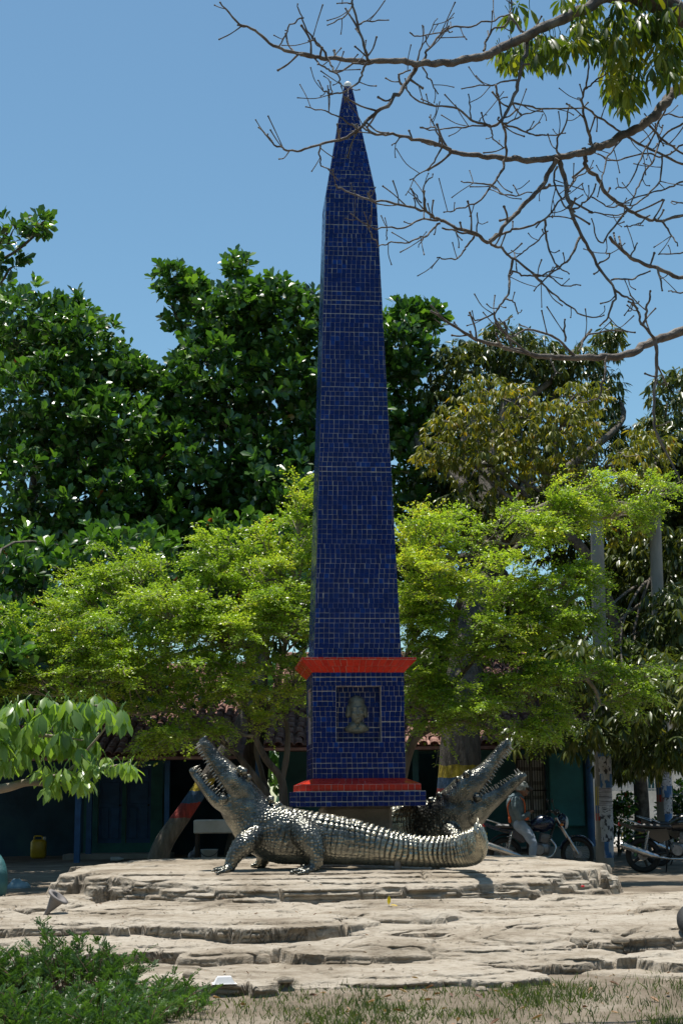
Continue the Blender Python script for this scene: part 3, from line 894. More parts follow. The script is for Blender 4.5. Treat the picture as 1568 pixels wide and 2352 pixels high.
def build_croc(label, spine, upper, lower, legs, bumps, stubs, flip):
    root_loc = None
    sC, sT, sS, sU, shw, shh = sections(spine)
    uC, uT, uS, uU, uhw, uhh = sections(upper)
    lC, lT, lS, lU, lhw, lhh = sections(lower)
    bufs = []
    for (C, S, U, hw, hh, pw) in ((sC, sS, sU, shw, shh, 2.2), (uC, uS, uU, uhw, uhh, 2.6), (lC, lS, lU, lhw, lhh, 2.8)):
        V, Fq, Ft = ell_tube(C, S, U, hw, hh, 30, pw)
        bufs += [(V, Fq), (V.copy(), Ft)]
    legpts = []
    for chain in legs:
        pts = [P(*q[:3]) for q in chain]; rad = [q[3] for q in chain]
        p, r = smooth_path(pts, rad, 6)
        bufs += tube(p, r, 16)
        bufs.append(sphere(p[0], r[0])); bufs.append(sphere(p[-1], r[-1]))
        legpts.append((p, r))
    for (px, py, Y, r) in bumps:
        bufs.append(sphere(P(px, py, Y), r))
    V, Fq = remesh(bufs, 0.0095, 5)
    N = vnormals(V, Fq)
    # nearest place on the spine
    dmin = np.full(len(V), 9.9); idx = np.zeros(len(V), int)
    for k in range(len(sC)):
        d = np.linalg.norm(V - sC[k], axis=1); mk2 = d < dmin; dmin[mk2] = d[mk2]; idx[mk2] = k
    arc = np.concatenate([[0], np.cumsum(np.linalg.norm(np.diff(sC, axis=0), axis=1))])
    rel = V - sC[idx]
    tloc = (rel * sT[idx]).sum(1)
    s = arc[idx] + tloc
    a = (rel * sS[idx]).sum(1) / shw[idx]; b = (rel * sU[idx]).sum(1) / shh[idx]
    ang = np.arctan2(a, b)                                    # 0 on the back, pi under the belly
    total = arc[-1]
    # weights
    dj = np.full(len(V), 9.9)
    for C, hh in ((uC[10:], uhh[10:]), (lC[10:], lhh[10:])):
        for k in range(0, len(C), 2):
            dj = np.minimum(dj, np.linalg.norm(V - C[k], axis=1) / (hh[k] * 1.25 + 0.04))
    w_head = 1 - sstep(0.9, 1.35, dj)
    w_leg = np.zeros(len(V))
    for p, r in legpts:
        d = np.full(len(V), 9.9)
        for k in range(len(p)):
            d = np.minimum(d, np.linalg.norm(V - p[k], axis=1) / (r[k] * 1.0 + 0.006))
        w_leg = np.maximum(w_leg, 1 - sstep(1.05, 1.25, d))
    w_leg *= (1 - w_head)
    w_body = np.clip(1 - w_head - w_leg, 0, 1)
    tailness = sstep(total * 0.42, total * 0.60, s)
    neck = 1 - sstep(total * 0.16, total * 0.26, s)
    belly = sstep(1.9, 2.5, np.abs(ang))
    # transverse bands of scutes
    pitch = 0.068 * (1 - 0.35 * sstep(total * 0.75, total, s))
    sw = s + 0.012 * np.sin(ang * 3 + s * 9)
    bandc = np.cumsum(np.zeros(1))
    ph = np.interp(sw, arc, np.concatenate([[0], np.cumsum(np.diff(arc) / (0.068 * (1 - 0.35 * sstep(total * 0.75, total, arc[1:]))))]))
    fr = ph - np.floor(ph)
    groove = np.exp(-(np.minimum(fr, 1 - fr) / 0.12) ** 2)
    plate = np.sin(np.clip(fr, 0, 1) * math.pi) ** 0.6
    rows = 9.0
    ra = np.abs(ang) * rows / math.pi * 1.25 + 0.25
    rf = ra - np.floor(ra)
    rgroove = np.exp(-(np.minimum(rf, 1 - rf) / 0.10) ** 2)
    keel = np.clip(1 - np.abs(rf - 0.5) * 3.0, 0, 1) * np.clip(fr * 1.15, 0, 1) * (fr < 0.9)
    dorsal = 1 - sstep(0.9, 1.35, np.abs(ang))
    d_body = 0.008 * plate - 0.016 * groove - 0.009 * rgroove * (1 - tailness) + 0.012 * keel * dorsal * (1 - 0.6 * tailness) + 0.007 * keel * (1 - dorsal) * (1 - belly) + 0.004 * tailness * plate
    hsh = hash01(np.floor(ph), np.floor(ra) * np.sign(a), 0, 3); d_body = d_body * (0.55 + 0.9 * hash01(np.floor(ph) + 7, np.floor(ra) * np.sign(a), 1, 5))
    d_body = d_body + (0.006 * (hsh - 0.5)) * (1 - belly)
    d_body = d_body * (1 - 0.65 * belly)
    f1, f2 = cell3(V, 24.0, 5); cellb = np.clip((f2 - f1) * 1.6, 0, 1); 
    f1b, f2b = cell3(V, 42.0, 9); cellc = np.clip((f2b - f1b) * 1.6, 0, 1)
    d_neck = 0.013 * (cellb - 0.4) * (1 - 0.5 * belly)
    flank = sstep(0.9, 1.3, np.abs(ang)) * (1 - tailness)
    d_flank = 0.012 * (cellb - 0.4)
    d_body = d_body * (1 - neck) + d_neck * neck
    d_body = d_body * (1 - 0.7 * flank * (1 - neck)) + 0.7 * flank * (1 - neck) * d_flank * (1 - 0.6 * belly)
    d_leg = 0.011 * (cellb - 0.4)
    under = np.clip(-N[:, 2] * 1.5, 0, 1)
    d_head = 0.009 * (cellc - 0.35) * (1 - 0.8 * under) + 0.008 * fbm2(V[:, 0] * 9 + V[:, 1] * 4, V[:, 2] * 9, 3, 3) * (1 - under)
    disp = w_body * d_body + w_leg * d_leg + w_head * d_head
    V2 = V + N * disp[:, None]
    wear = np.clip(0.42 + disp * 48 + 0.25 * under * (1 - w_head) + 0.15 * belly * w_body, 0, 1)
    # standing crest scutes
    cV, cF, off = [], [], 0
    def spike(base, t, up, sd, L, W, Hh):
        p = np.array([base - t * L / 2 - sd * W / 2, base + t * L / 2 - sd * W / 2, base + t * L / 2 + sd * W / 2, base - t * L / 2 + sd * W / 2])
        tip = base + up * Hh + t * L * 0.32
        rid = base + up * Hh * 0.55 - t * L * 0.15
        return np.vstack([p - up * 0.015, tip, rid])
    SF = [[0, 1, 4], [0, 4, 5], [1, 2, 4], [2, 3, 5], [2, 5, 4], [3, 0, 5]]
    nb = int(np.interp(total, arc, np.arange(len(arc))))
    phs = np.interp(arc, arc, np.concatenate([[0], np.cumsum(np.diff(arc) / (0.068 * (1 - 0.35 * sstep(total * 0.75, total, arc[1:]))))]))
    for kband in range(int(phs[-1])):
        sa = float(np.interp(kband + 0.55, phs, arc)); u = sa / total
        if u < 0.10 or u > 0.985: continue
        k = int(np.searchsorted(arc, sa)); k = min(k, len(arc) - 1)
        t, sd, up, c = sT[k], sS[k], sU[k], sC[k]
        if u < 0.22: offs, Hh, L, W = [-0.45, 0.45], 0.035, 0.075, 0.07
        elif u < 0.45: offs, Hh, L, W = [-0.58, -0.2, 0.2, 0.58], 0.022, 0.06, 0.045
        elif u < 0.74: offs, Hh, L, W = [-0.42, 0.42], 0.042, 0.06, 0.035
        else: offs, Hh, L, W = [0.0], 0.05 + 0.04 * sstep(0.86, 0.95, u), 0.055, 0.028
        if u < 0.22 and kband % 2: continue
        for of in offs:
            bb = math.sqrt(max(0, 1 - abs(of) ** 2.2)) ** (2 / 2.2)
            base = c + sd * of * shw[k] + up * bb * shh[k]
            upn = nrm(up * bb + sd * of * 0.6)
            cV.append(spike(base, t, upn, sd, L, W, Hh)); cF.append(np.array(SF) + off); off += 6
    CV = np.vstack(cV); CF = np.vstack(cF)
    base = np.array([sC[len(sC) // 3][0], sC[len(sC) // 3][1], 0.66])
    root = thing('crocodile_statue', label, 'crocodile statue', base, 'crocodile statues at the foot of the obelisk')
    var = np.concatenate([wear, np.tile(np.array([0.5, 0.5, 0.5, 0.5, 1.0, 0.8]), len(cV))])
    body = mk('body', [(V2, Fq), (CV, CF)], MAT_CROC, root, True, var)
    # teeth along both jaws
    rr = random.Random(3 if flip else 4)
    for (C, T, S, U, hw, hh, sg, n0) in ((uC, uT, uS, uU, uhw, uhh, -1, 0.34), (lC, lT, lS, lU, lhw, lhh, 1, 0.32)):
        al = np.concatenate([[0], np.cumsum(np.linalg.norm(np.diff(C, axis=0), axis=1))])
        for side in (-1, 1):
            q = al[-1] * n0
            while q < al[-1] * 0.975:
                k = int(np.searchsorted(al, q)); k = min(k, len(C) - 1)
                p = C[k] + U[k] * sg * hh[k] * 0.80 + S[k] * side * hw[k] * 0.80
                L = rr.uniform(0.035, 0.062) * (1.25 if q > al[-1] * 0.85 else 1.0)
                dirv = nrm(U[k] * sg + S[k] * side * 0.25 + T[k] * rr.uniform(-0.15, 0.1))
                e = Vector(dirv).to_track_quat('Z', 'Y').to_euler()
                inst('tooth', TOOTH, root, p, e, (L * 0.42, L * 0.42, L))
                q += rr.uniform(0.034, 0.052)
    return root, (sC, sS, sU, shw, shh)

MAT_EYE = M('polished_bronze_eye', (0.10, 0.085, 0.05), (0.04, 0.035, 0.02), 0.12, 0.6, scale=20)

# the one lying in front, head raised on the left, tail sweeping forward on the right
sp1 = [(566, 1786, 503, 1850, 18.30, .17), (592, 1810, 507, 1868, 18.30, .19), (618, 1836, 528, 1903, 18.30, .215), (646, 1852, 556, 1945, 18.30, .26), (672, 1858, 612, 1976, 18.30, .30),
       (704, 1864, 680, 1985, 18.30, .31), (742, 1870, 735, 1986, 18.28, .27), (806, 1883, 803, 1987, 18.25, .22), (864, 1900, 864, 1988, 18.22, .185),
       (928, 1917, 925, 1990, 18.18, .155), (985, 1925, 985, 1992, 18.12, .125), (1030, 1923, 1033, 1993, 18.02, .11), (1064, 1916, 1071, 1991, 17.82, .10),
       (1088, 1907, 1097, 1983, 17.52, .088), (1099, 1899, 1107, 1966, 17.25, .07), (1097, 1893, 1104, 1944, 17.02, .05), (1091, 1888, 1097, 1918, 16.88, .025)]
up1 = [(606, 1828, 545, 1872, 18.30, .17), (588, 1805, 533, 1850, 18.30, .19), (570, 1785, 523, 1833, 18.30, .20), (549, 1767, 511, 1812, 18.30, .195), (527, 1747, 496, 1786, 18.30, .155),
       (507, 1729, 481, 1758, 18.30, .120), (490, 1711, 468, 1737, 18.30, .098), (480, 1699, 460, 1720, 18.30, .102), (472, 1692, 459, 1708, 18.30, .080), (467, 1691, 460, 1700, 18.30, .045)]
lo1 = [(552, 1852, 528, 1882, 18.30, .18), (532, 1838, 508, 1866, 18.30, .19), (509, 1826, 489, 1852, 18.30, .19), (489, 1809, 471, 1829, 18.30, .155), (471, 1790, 456, 1807, 18.30, .125),
       (456, 1771, 443, 1787, 18.30, .095), (449, 1763, 436, 1774, 18.30, .085), (443, 1760, 436, 1767, 18.30, .045)]
lg1 = [[(586, 1918, 18.10, .13), (566, 1935, 17.98, .145), (548, 1953, 17.92, .118), (534, 1975, 17.90, .088), (527, 1994, 17.88, .072)],
       [(528, 1995, 17.88, .06), (512, 1998, 17.84, .04), (497, 1999.5, 17.80, .026), (486, 2000, 17.78, .012)],
       [(527, 1995, 17.86, .06), (516, 2001, 17.76, .038), (503, 2004, 17.70, .024), (494, 2005, 17.68, .012)],
       [(530, 1994, 17.90, .055), (513, 1995, 17.97, .036), (499, 1995, 18.02, .022), (490, 1995, 18.03, .012)],
       [(612, 1950, 18.50, .13), (606, 1968, 18.62, .10), (600, 1983, 18.70, .07), (590, 1987, 18.68, .05), (578, 1989, 18.64, .02)],
       [(690, 1903, 18.10, .17), (706, 1922, 17.98, .185), (718, 1944, 17.92, .150), (727, 1966, 17.88, .108), (725, 1984, 17.86, .080), (716, 1995, 17.84, .062)],
       [(716, 1995, 17.84, .064), (698, 1999, 17.80, .048), (680, 2002, 17.76, .032), (666, 2004, 17.74, .014)],
       [(716, 1995, 17.83, .06), (703, 2003, 17.72, .040), (689, 2006, 17.66, .026), (677, 2007, 17.64, .012)],
       [(715, 1995, 17.86, .05), (697, 1996, 17.90, .036), (682, 1997, 17.95, .024), (671, 1998, 17.98, .012)],
       [(700, 1925, 18.45, .16), (715, 1950, 18.66, .13), (722, 1970, 18.74, .09), (716, 1985, 18.74, .06), (696, 1990, 18.72, .03)]]
bp1 = [(560, 1772, 18.14, .052), (551, 1766, 18.155, .042), (560, 1772, 18.46, .052), (551, 1766, 18.445, .042), (572, 1786, 18.16, .042), (572, 1786, 18.44, .042),
       (471, 1696, 18.25, .036), (471, 1696, 18.35, .036), (514, 1835, 18.12, .06), (514, 1835, 18.48, .06), (640, 1850, 18.22, .055), (640, 1850, 18.38, .055), (622, 1836, 18.2, .05), (622, 1836, 18.4, .05)]
c1, spn1 = build_croc('bronze crocodile statue with raised gaping head, lying full length before the obelisk', sp1, up1, lo1, lg1, bp1, None, False)
for Y in (18.105, 18.495):
    mk('eye', [sphere(P(553, 1775, Y), .026)], MAT_EYE, c1)

# the one behind the plinth, head raised on the right
sp2 = [(1054, 1786, 1108, 1886, 19.90, .18), (1030, 1808, 1093, 1908, 19.93, .20), (1003, 1828, 1066, 1934, 20.0, .225), (980, 1838, 1030, 1952, 20.12, .25), (958, 1845, 996, 1968, 20.30, .28),
       (936, 1850, 958, 1970, 20.65, .30), (905, 1856, 915, 1966, 21.1, .30), (860, 1870, 862, 1960, 21.45, .25), (780, 1895, 780, 1957, 21.60, .19), (710, 1905, 710, 1954, 21.55, .15), (640, 1912, 640, 1952, 21.5, .11), (580, 1920, 580, 1950, 21.4, .07), (540, 1930, 540, 1950, 21.3, .03)]
up2 = [(1010, 1822, 1072, 1868, 19.95, .18), (1028, 1806, 1086, 1850, 19.92, .195), (1049, 1787, 1100, 1832, 19.90, .20), (1071, 1775, 1114, 1811, 19.90, .19), (1091, 1764, 1127, 1792, 19.90, .155), (1111, 1747, 1138, 1770, 19.90, .122), (1132, 1724, 1152, 1746, 19.90, .10), (1148, 1706, 1164, 1729, 19.90, .102), (1158, 1699, 1171, 1716, 19.90, .082), (1163, 1698, 1171, 1707, 19.90, .045)]
lo2 = [(1065, 1850, 1082, 1905, 19.92, .18), (1085, 1835, 1103, 1889, 19.90, .19), (1106, 1819, 1126, 1866, 19.90, .19), (1133, 1806, 1151, 1843, 19.90, .155), (1160, 1792, 1176, 1818, 19.90, .122), (1186, 1776, 1196, 1799, 19.90, .095), (1198, 1772, 1206, 1788, 19.90, .082), (1204, 1773, 1208, 1782, 19.90, .045)]
lg2 = [[(1035, 1912, 19.80, .14), (1050, 1938, 19.62, .12), (1046, 1958, 19.58, .09), (1052, 1972, 19.52, .07)], [(1052, 1973, 19.5, .06), (1068, 1977, 19.46, .04), (1080, 1979, 19.44, .015)],
       [(1010, 1918, 20.25, .14), (1010, 1945, 20.5, .11), (1012, 1962, 20.52, .08), (1026, 1966, 20.5, .03)], [(905, 1925, 21.3, .15), (900, 1945, 21.5, .12), (890, 1960, 21.5, .08), (900, 1964, 21.5, .04)]]
bp2 = [(1070, 1778, 19.74, .048), (1075, 1774, 19.76, .038), (1070, 1778, 20.06, .048), (1052, 1789, 19.77, .04), (1052, 1789, 20.03, .04), (1164, 1702, 19.85, .036), (1164, 1702, 19.95, .036), (1096, 1832, 19.72, .055), (1096, 1832, 20.08, .055), (990, 1838, 19.95, .05), (1008, 1826, 19.9, .045)]
c2, spn2 = build_croc('bronze crocodile statue with open jaws rearing up behind the plinth, hind part hidden', sp2, up2, lo2, lg2, bp2, None, True)
for Y in (19.705, 20.095):
    mk('eye', [sphere(P(1074, 1780, Y), .025)], MAT_EYE, c2)
# short stubs that carry the front one's tail
for (px, Y) in ((913, 18.1), (1000, 18.1)):
    t = P(px, 1985, Y); z = float(surf_z(t[0], t[1])[0])
    mk('support_stub', cyl((t[0], t[1], z - 0.03), (t[0], t[1], t[2] + 0.05), 0.05, 0.04), MAT_CONC, c1)
# ------------------------------------------------------------------ trees and plants
T8 = np.array([[0, 1, 4], [1, 2, 5], [1, 5, 4], [2, 3, 5], [0, 6, 1], [1, 6, 7], [1, 7, 2], [2, 7, 3]])
def leaf_t(w1, w2, x1=0.42, x2=0.76, fold=0.05, droop=0.12):
    return np.array([[0, 0, 0], [x1, 0, -droop * x1 * x1], [x2, 0, -droop * x2 * x2], [1, 0, -droop],
                     [x1, w1, fold - droop * x1 * x1], [x2, w2, fold - droop * x2 * x2], [x1, -w1, fold - droop * x1 * x1], [x2, -w2, fold - droop * x2 * x2]], float)
L_ALM = leaf_t(0.17, 0.25)
L_LAN = leaf_t(0.12, 0.10, 0.35, 0.7, 0.03, 0.18)
L_OVA = leaf_t(0.19, 0.19, 0.38, 0.74, 0.05, 0.22)
L_SM = np.array([[0, 0, 0], [0.55, 0.32, 0.06], [1, 0, 0], [0.55, -0.32, 0.06]], float)
T_SM = np.array([[0, 2, 1], [0, 3, 2]])

def place(tv, tf, pos, X, Zh, sc):
    X = nrm(X); Z = nrm(Zh - X * (Zh * X).sum(1, keepdims=True)); Yv = np.cross(Z, X)
    sc = np.asarray(sc)[:, None, None] * np.ones((len(pos), 1, 1))
    V = pos[:, None, :] + sc * (tv[None, :, 0:1] * X[:, None, :] + tv[None, :, 1:2] * Yv[:, None, :] + tv[None, :, 2:3] * Z[:, None, :])
    n, k = len(pos), len(tv)
    Fc = (np.arange(n) * k)[:, None, None] + tf[None, :, :]
    return V.reshape(-1, 3), Fc.reshape(-1, 3)

def rnd_dir(n, rng):
    v = rng.normal(size=(n, 3)); return nrm(v)

def crown_points(ells, n, rng, shell=0.5, back=0.5, uneven=0.22, clump=0.55):
    """points spread through the outer part of a union of ellipsoids; gives positions and outward directions"""
    E = []
    for q in ells:
        px, py, Y, rx, ry, rd = q[:6]; w = q[6] if len(q) > 6 else 1.0
        m = M_PER_PX(Y)
        E.append((P(px, py, Y), np.array([rx * m, rd, ry * m]), w))
    wt = np.array([(e[1][0] * e[1][2]) ** 0.9 * e[2] for e in E]); wt /= wt.sum()
    pick = rng.choice(len(E), n, p=wt)
    C = np.array([E[k][0] for k in pick]); R = np.array([E[k][1] for k in pick])
    D = rnd_dir(n, rng)
    flip = (D[:, 1] > 0) & (rng.random(n) > back); D[flip, 1] *= -1
    rad = 1 - shell * rng.random(n) ** 1.4
    rad = rad * (1 + uneven * fbm2(D[:, 0] * 2.3 + pick * 7.7, D[:, 2] * 2.3 + D[:, 1] * 1.7, 3, 7))
    Pt = C + D * R * rad[:, None]
    deep = np.zeros(n, bool)
    for k, (c, r, w) in enumerate(E):
        q = np.linalg.norm((Pt - c) / r, axis=1)
        deep |= (q < 0.55) & (pick != k)
    keep = ~deep | (rng.random(n) < 0.25)
    if clump:
        cl = fbm2(Pt[:, 0] * 0.75 + Pt[:, 1] * 0.35, Pt[:, 2] * 0.9 - Pt[:, 1] * 0.3, 3, 171)
        keep &= (cl > -0.12) | (rng.random(n) < 1 - clump)
    return Pt[keep], nrm(D / R)[keep], E

def limb_set(top, targets, r0, r1, rng, nseg=7, sag=0.12):
    bufs = []
    for t in targets:
        d = t - top; L = np.linalg.norm(d)
        mid1 = top + d * 0.35 + np.array([0, 0, 0.10 * L]) + rng.normal(size=3) * 0.06 * L
        mid2 = top + d * 0.7 + np.array([0, 0, sag * L * 0.5]) + rng.normal(size=3) * 0.06 * L
        p, r = smooth_path([top, mid1, mid2, t], [r0, r0 * 0.7, r0 * 0.4, r1], 5)
        bufs += tube(p, r, nseg)
    return bufs

MAT_BARK = M('grey_brown_bark', (0.115, 0.096, 0.076), (0.05, 0.042, 0.033), 0.95, scale=3, bump=0.9, bscale=9, stretch=(3, 3, 0.5), bdist=0.05, c3=(0.17, 0.148, 0.12))
MAT_TWIG = M('pale_twig_bark', (0.30, 0.26, 0.20), (0.17, 0.14, 0.10), 0.85, scale=6, bump=0.4, bscale=30)
MAT_BRANCH = M('grey_branch_bark', (0.13, 0.11, 0.095), (0.06, 0.05, 0.042), 0.85, scale=9, bump=0.7, bscale=40, c3=(0.22, 0.195, 0.165))
MAT_ALM = leafmat('almond_leaf', [(0.0, (0.020, 0.050, 0.014)), (0.4, (0.042, 0.105, 0.022)), (0.75, (0.095, 0.20, 0.032)), (0.965, (0.19, 0.31, 0.042)), (0.975, (0.30, 0.07, 0.03))], 0.28, rough=0.30, spec=0.65)
MAT_MANGO = leafmat('drooping_leaf', [(0.0, (0.030, 0.052, 0.014)), (0.5, (0.065, 0.098, 0.02)), (0.85, (0.14, 0.165, 0.032)), (1.0, (0.24, 0.22, 0.045))], 0.28, rough=0.36, spec=0.55, tcol=(1.6, 1.5, 0.6))
MAT_OLIVE = leafmat('yellowing_leaf', [(0.0, (0.07, 0.105, 0.018)), (0.45, (0.15, 0.18, 0.026)), (0.8, (0.27, 0.26, 0.03)), (0.95, (0.38, 0.26, 0.025)), (0.97, (0.36, 0.12, 0.02))], 0.42, rough=0.45, tcol=(1.5, 1.35, 0.5))
MAT_SHRUB = leafmat('small_bright_leaf', [(0.0, (0.15, 0.26, 0.030)), (0.5, (0.28, 0.42, 0.046)), (0.85, (0.43, 0.54, 0.07)), (1.0, (0.58, 0.56, 0.085))], 0.42, rough=0.36, spec=0.6, tcol=(1.35, 1.35, 0.5))
MAT_FORE = leafmat('broad_compound_leaf', [(0.0, (0.10, 0.19, 0.05)), (0.6, (0.16, 0.27, 0.07)), (1.0, (0.24, 0.36, 0.085))], 0.40, rough=0.34, spec=0.6, tcol=(1.7, 1.8, 0.5))
MAT_OVER = leafmat('hanging_leaf', [(0.0, (0.04, 0.075, 0.016)), (0.6, (0.10, 0.155, 0.024)), (0.9, (0.22, 0.24, 0.03)), (0.97, (0.38, 0.25, 0.025)), (1.0, (0.36, 0.14, 0.02))], 0.48, rough=0.4, tcol=(1.8, 1.7, 0.5))
MAT_LOW = leafmat('low_shrub_leaf', [(0.0, (0.026, 0.066, 0.016)), (0.5, (0.07, 0.14, 0.03)), (1.0, (0.20, 0.27, 0.075))], 0.35, rough=0.4)

def leafmeshes(tv, tf, mat, vals, name='leaf'):
    out = []
    for v in vals:
        o = mk(name + '_src', [(tv, tf)], mat, None, True, [v] * len(tv)); out.append(o.data); bpy.data.objects.remove(o)
    return out

def mat_euler(X, Zh):
    X = nrm(X); Z = nrm(Zh - X * np.dot(Zh, X)); Yv = np.cross(Z, X)
    return Matrix(np.stack([X, Yv, Z], 1).tolist()).to_euler()

def rosettes(pt, out, rng, nl, L0, L1, up=0.55, spread=(0.45, 1.05)):
    """whorls of leaves at twig ends -> leaf bases, directions, normals, lengths"""
    n = len(pt)
    ax = nrm(out * 0.55 + np.array([0, 0, up]) + rng.normal(size=(n, 3)) * 0.35)
    h = nrm(np.cross(ax, rnd_dir(n, rng))); g = np.cross(ax, h)
    B, X, Z, S = [], [], [], []
    for k in range(nl):
        ph = 2 * math.pi * (k / nl) + rng.random(n) * 0.7
        ti = rng.uniform(spread[0], spread[1], n) * (1 if k % 3 else 0.65)
        d = h * np.cos(ph)[:, None] + g * np.sin(ph)[:, None]
        X.append(ax * np.cos(ti)[:, None] + d * np.sin(ti)[:, None])
        Z.append(ax * np.sin(ti)[:, None] - d * np.cos(ti)[:, None])
        B.append(pt + d * 0.02 + rng.normal(size=(n, 3)) * 0.015); S.append(rng.uniform(L0, L1, n))
    return np.vstack(B), np.vstack(X), np.vstack(Z), np.concatenate(S)

def droops(pt, out, rng, nl, L0, L1, fall=0.9):
    n = len(pt)
    B, X, Z, S = [], [], [], []
    for k in range(nl):
        ph = 2 * math.pi * k / nl + rng.random(n) * 1.0
        d = np.stack([np.cos(ph), np.sin(ph), np.zeros(n)], -1)
        f = rng.uniform(0.35, 1.0, n)[:, None] * fall
        x = nrm(d * (1.05 - f) + np.array([0, 0, -1.0]) * f + out * 0.18)
        X.append(x); Z.append(nrm(d + np.array([0, 0, 0.5]))); B.append(pt + d * 0.02); S.append(rng.uniform(L0, L1, n))
    return np.vstack(B), np.vstack(X), np.vstack(Z), np.concatenate(S)

def big_tree(name, label, base, top, r0, r1, ells, nclus, seed, leaf, mat, style, nl, L0, L1, single=0, group=None, nlimbs=26, bark=None, shell=0.5, extra_path=None, infill=3.5):
    rng = np.random.default_rng(seed)
    base = np.array([base[0], base[1], float(ground_z(np.array([base[0]]), np.array([base[1]]))[0]) - 0.05])
    root = thing(name, label, 'tree', base, group)
    top = np.array(top, float)
    mids = extra_path if extra_path else [base + (top - base) * f + rng.normal(size=3) * np.array([0.08, 0.08, 0]) for f in (0.33, 0.66)]
    p, r = smooth_path([base] + [np.array(m) for m in mids] + [top], np.linspace(1, 0, len(mids) + 2) * (r0 - r1) + r1, 8)
    r = r * (1 + 0.35 * np.exp(-np.linspace(0, 6, len(r))))
    tb = tube(p, r, 18)
    V, Fq = tb[0]
    Nn = V - np.repeat(p, 18, 0)
    V = V + nrm(Nn) * (np.repeat(r, 18) * 0.12 * fbm2(np.tile(np.arange(18), len(p)) * 0.55, V[:, 2] * 0.7, 3, seed))[:, None]
    mk('trunk', [(V, Fq)] + tb[2:], bark or MAT_BARK, root)
    pt, out, E = crown_points(ells, nclus, rng, shell)
    tg = pt[rng.choice(len(pt), min(nlimbs, len(pt)), replace=False)]
    cen = np.array([e[0] for e in E])
    lb = limb_set(top, [c for c in list(cen + rng.normal(size=cen.shape) * 0.25) if c[1] > top[1] - 3.0], r1 * 0.6, 0.03, rng) + limb_set(top, [c for c in cen if c[1] <= top[1] - 3.0], 0.05, 0.02, rng)
    for t in tg:
        c = cen[np.argmin(np.linalg.norm(cen - t, axis=1))]
        lb += limb_set(c, [t], 0.035, 0.010, rng, 5)
    mk('limbs', lb, bark or MAT_BARK, root)
    B, X, Z, S = (rosettes if style == 'whorl' else droops)(pt, out, rng, nl, L0, L1)
    X = nrm(X + rng.normal(size=X.shape) * 0.12)
    cv = np.tile(rng.random(len(pt)), nl)
    var = np.clip(0.55 * cv + 0.45 * rng.random(len(B)), 0, 1)
    sel = np.zeros(len(B), bool)
    if single:
        front = -(B[:, 1]) + 0.0 * B[:, 2]
        score = (out[np.tile(np.arange(len(pt)), nl), 1] < -0.05) * 1.0 * S / np.linalg.norm(B - EYE, axis=1) + 0.004 * rng.random(len(B))
        sel[np.argsort(-score)[:single]] = True
        ms = leafmeshes(leaf, T8, mat, [0.1, 0.3, 0.5, 0.7, 0.88])
        for i in np.where(sel)[0]:
            inst('leaf', ms[int(var[i] * 4.99)], root, B[i], mat_euler(X[i], Z[i]), (S[i],) * 3)
    k = ~sel
    V, Fc = place(leaf, T8, B[k], X[k], Z[k], S[k])
    # finer leaves filling the inside of the crown
    nf = int(len(pt) * infill)
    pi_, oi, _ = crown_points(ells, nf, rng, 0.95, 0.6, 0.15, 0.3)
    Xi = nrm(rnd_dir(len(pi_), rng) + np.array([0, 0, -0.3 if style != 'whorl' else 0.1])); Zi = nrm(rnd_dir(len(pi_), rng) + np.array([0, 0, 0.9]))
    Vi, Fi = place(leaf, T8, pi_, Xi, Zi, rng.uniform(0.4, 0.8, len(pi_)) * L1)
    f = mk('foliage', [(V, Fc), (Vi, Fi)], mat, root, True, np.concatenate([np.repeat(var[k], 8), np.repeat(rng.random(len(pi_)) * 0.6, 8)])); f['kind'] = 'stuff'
    return root

# broad-leaved trees on the left
el_l = [(40, 770, 33, 150, 110, 2.2), (190, 830, 32.5, 130, 110, 2.0), (110, 960, 32, 210, 140, 2.4), (300, 880, 32.5, 80, 60, 1.4), (240, 1020, 31.5, 160, 110, 2.0), (60, 1180, 31, 180, 150, 2.2),
        (250, 1180, 31, 160, 130, 2.0), (90, 1360, 27.5, 190, 120, 2.6), (290, 1310, 27.5, 130, 100, 2.4), (40, 1520, 25.5, 140, 90, 2.4), (170, 730, 32.8, 60, 50, 1.0), (230, 1480, 26.5, 150, 80, 2.4), (-60, 1450, 24, 120, 120, 2.0), (120, 1600, 27, 130, 60, 2.2), (10, 1530, 22.6, 120, 60, 1.6), (250, 1590, 32, 160, 60, 2.2), (-120, 1600, 22.5, 110, 110, 1.6)]
b = P(-60, 1960, 32)
big_tree('broadleaf_tree', 'dark glossy broad-leaved tree standing over the blue veranda house', b, P(60, 1300, 32), 0.32, 0.2, el_l, 3900, 101, L_ALM, MAT_ALM, 'whorl', 8, .15, .32, single=280, group='broad-leaved trees behind the obelisk')
el_c = [(640, 740, 33, 110, 80, 2.0), (395, 650, 33, 48, 34, 0.8), (450, 690, 33, 55, 40, 1.0), (545, 620, 33, 30, 30, 0.6), (550, 755, 33, 140, 85, 2.0), (690, 810, 33, 130, 130, 2.2), (500, 890, 32.5, 150, 110, 2.2),
        (440, 950, 32.2, 110, 90, 1.6), (700, 960, 33, 200, 170, 2.4), (920, 830, 34, 80, 100, 1.8), (980, 735, 34, 40, 28, 0.7), (930, 740, 34, 60, 35, 1.0), (480, 1080, 32, 170, 130, 2.2), (650, 1150, 32, 170, 150, 2.4), (930, 1030, 34, 75, 150, 1.6),
        (430, 1230, 32, 140, 110, 2.0), (650, 1300, 32, 150, 110, 2.0), (410, 740, 33, 35, 25, 0.6), (430, 1390, 32.6, 170, 90, 2.2), (640, 1440, 33, 160, 90, 2.2), (960, 1200, 34.5, 90, 110, 1.8), (930, 1340, 34.5, 90, 100, 1.8)]
b = P(560, 1955, 34)
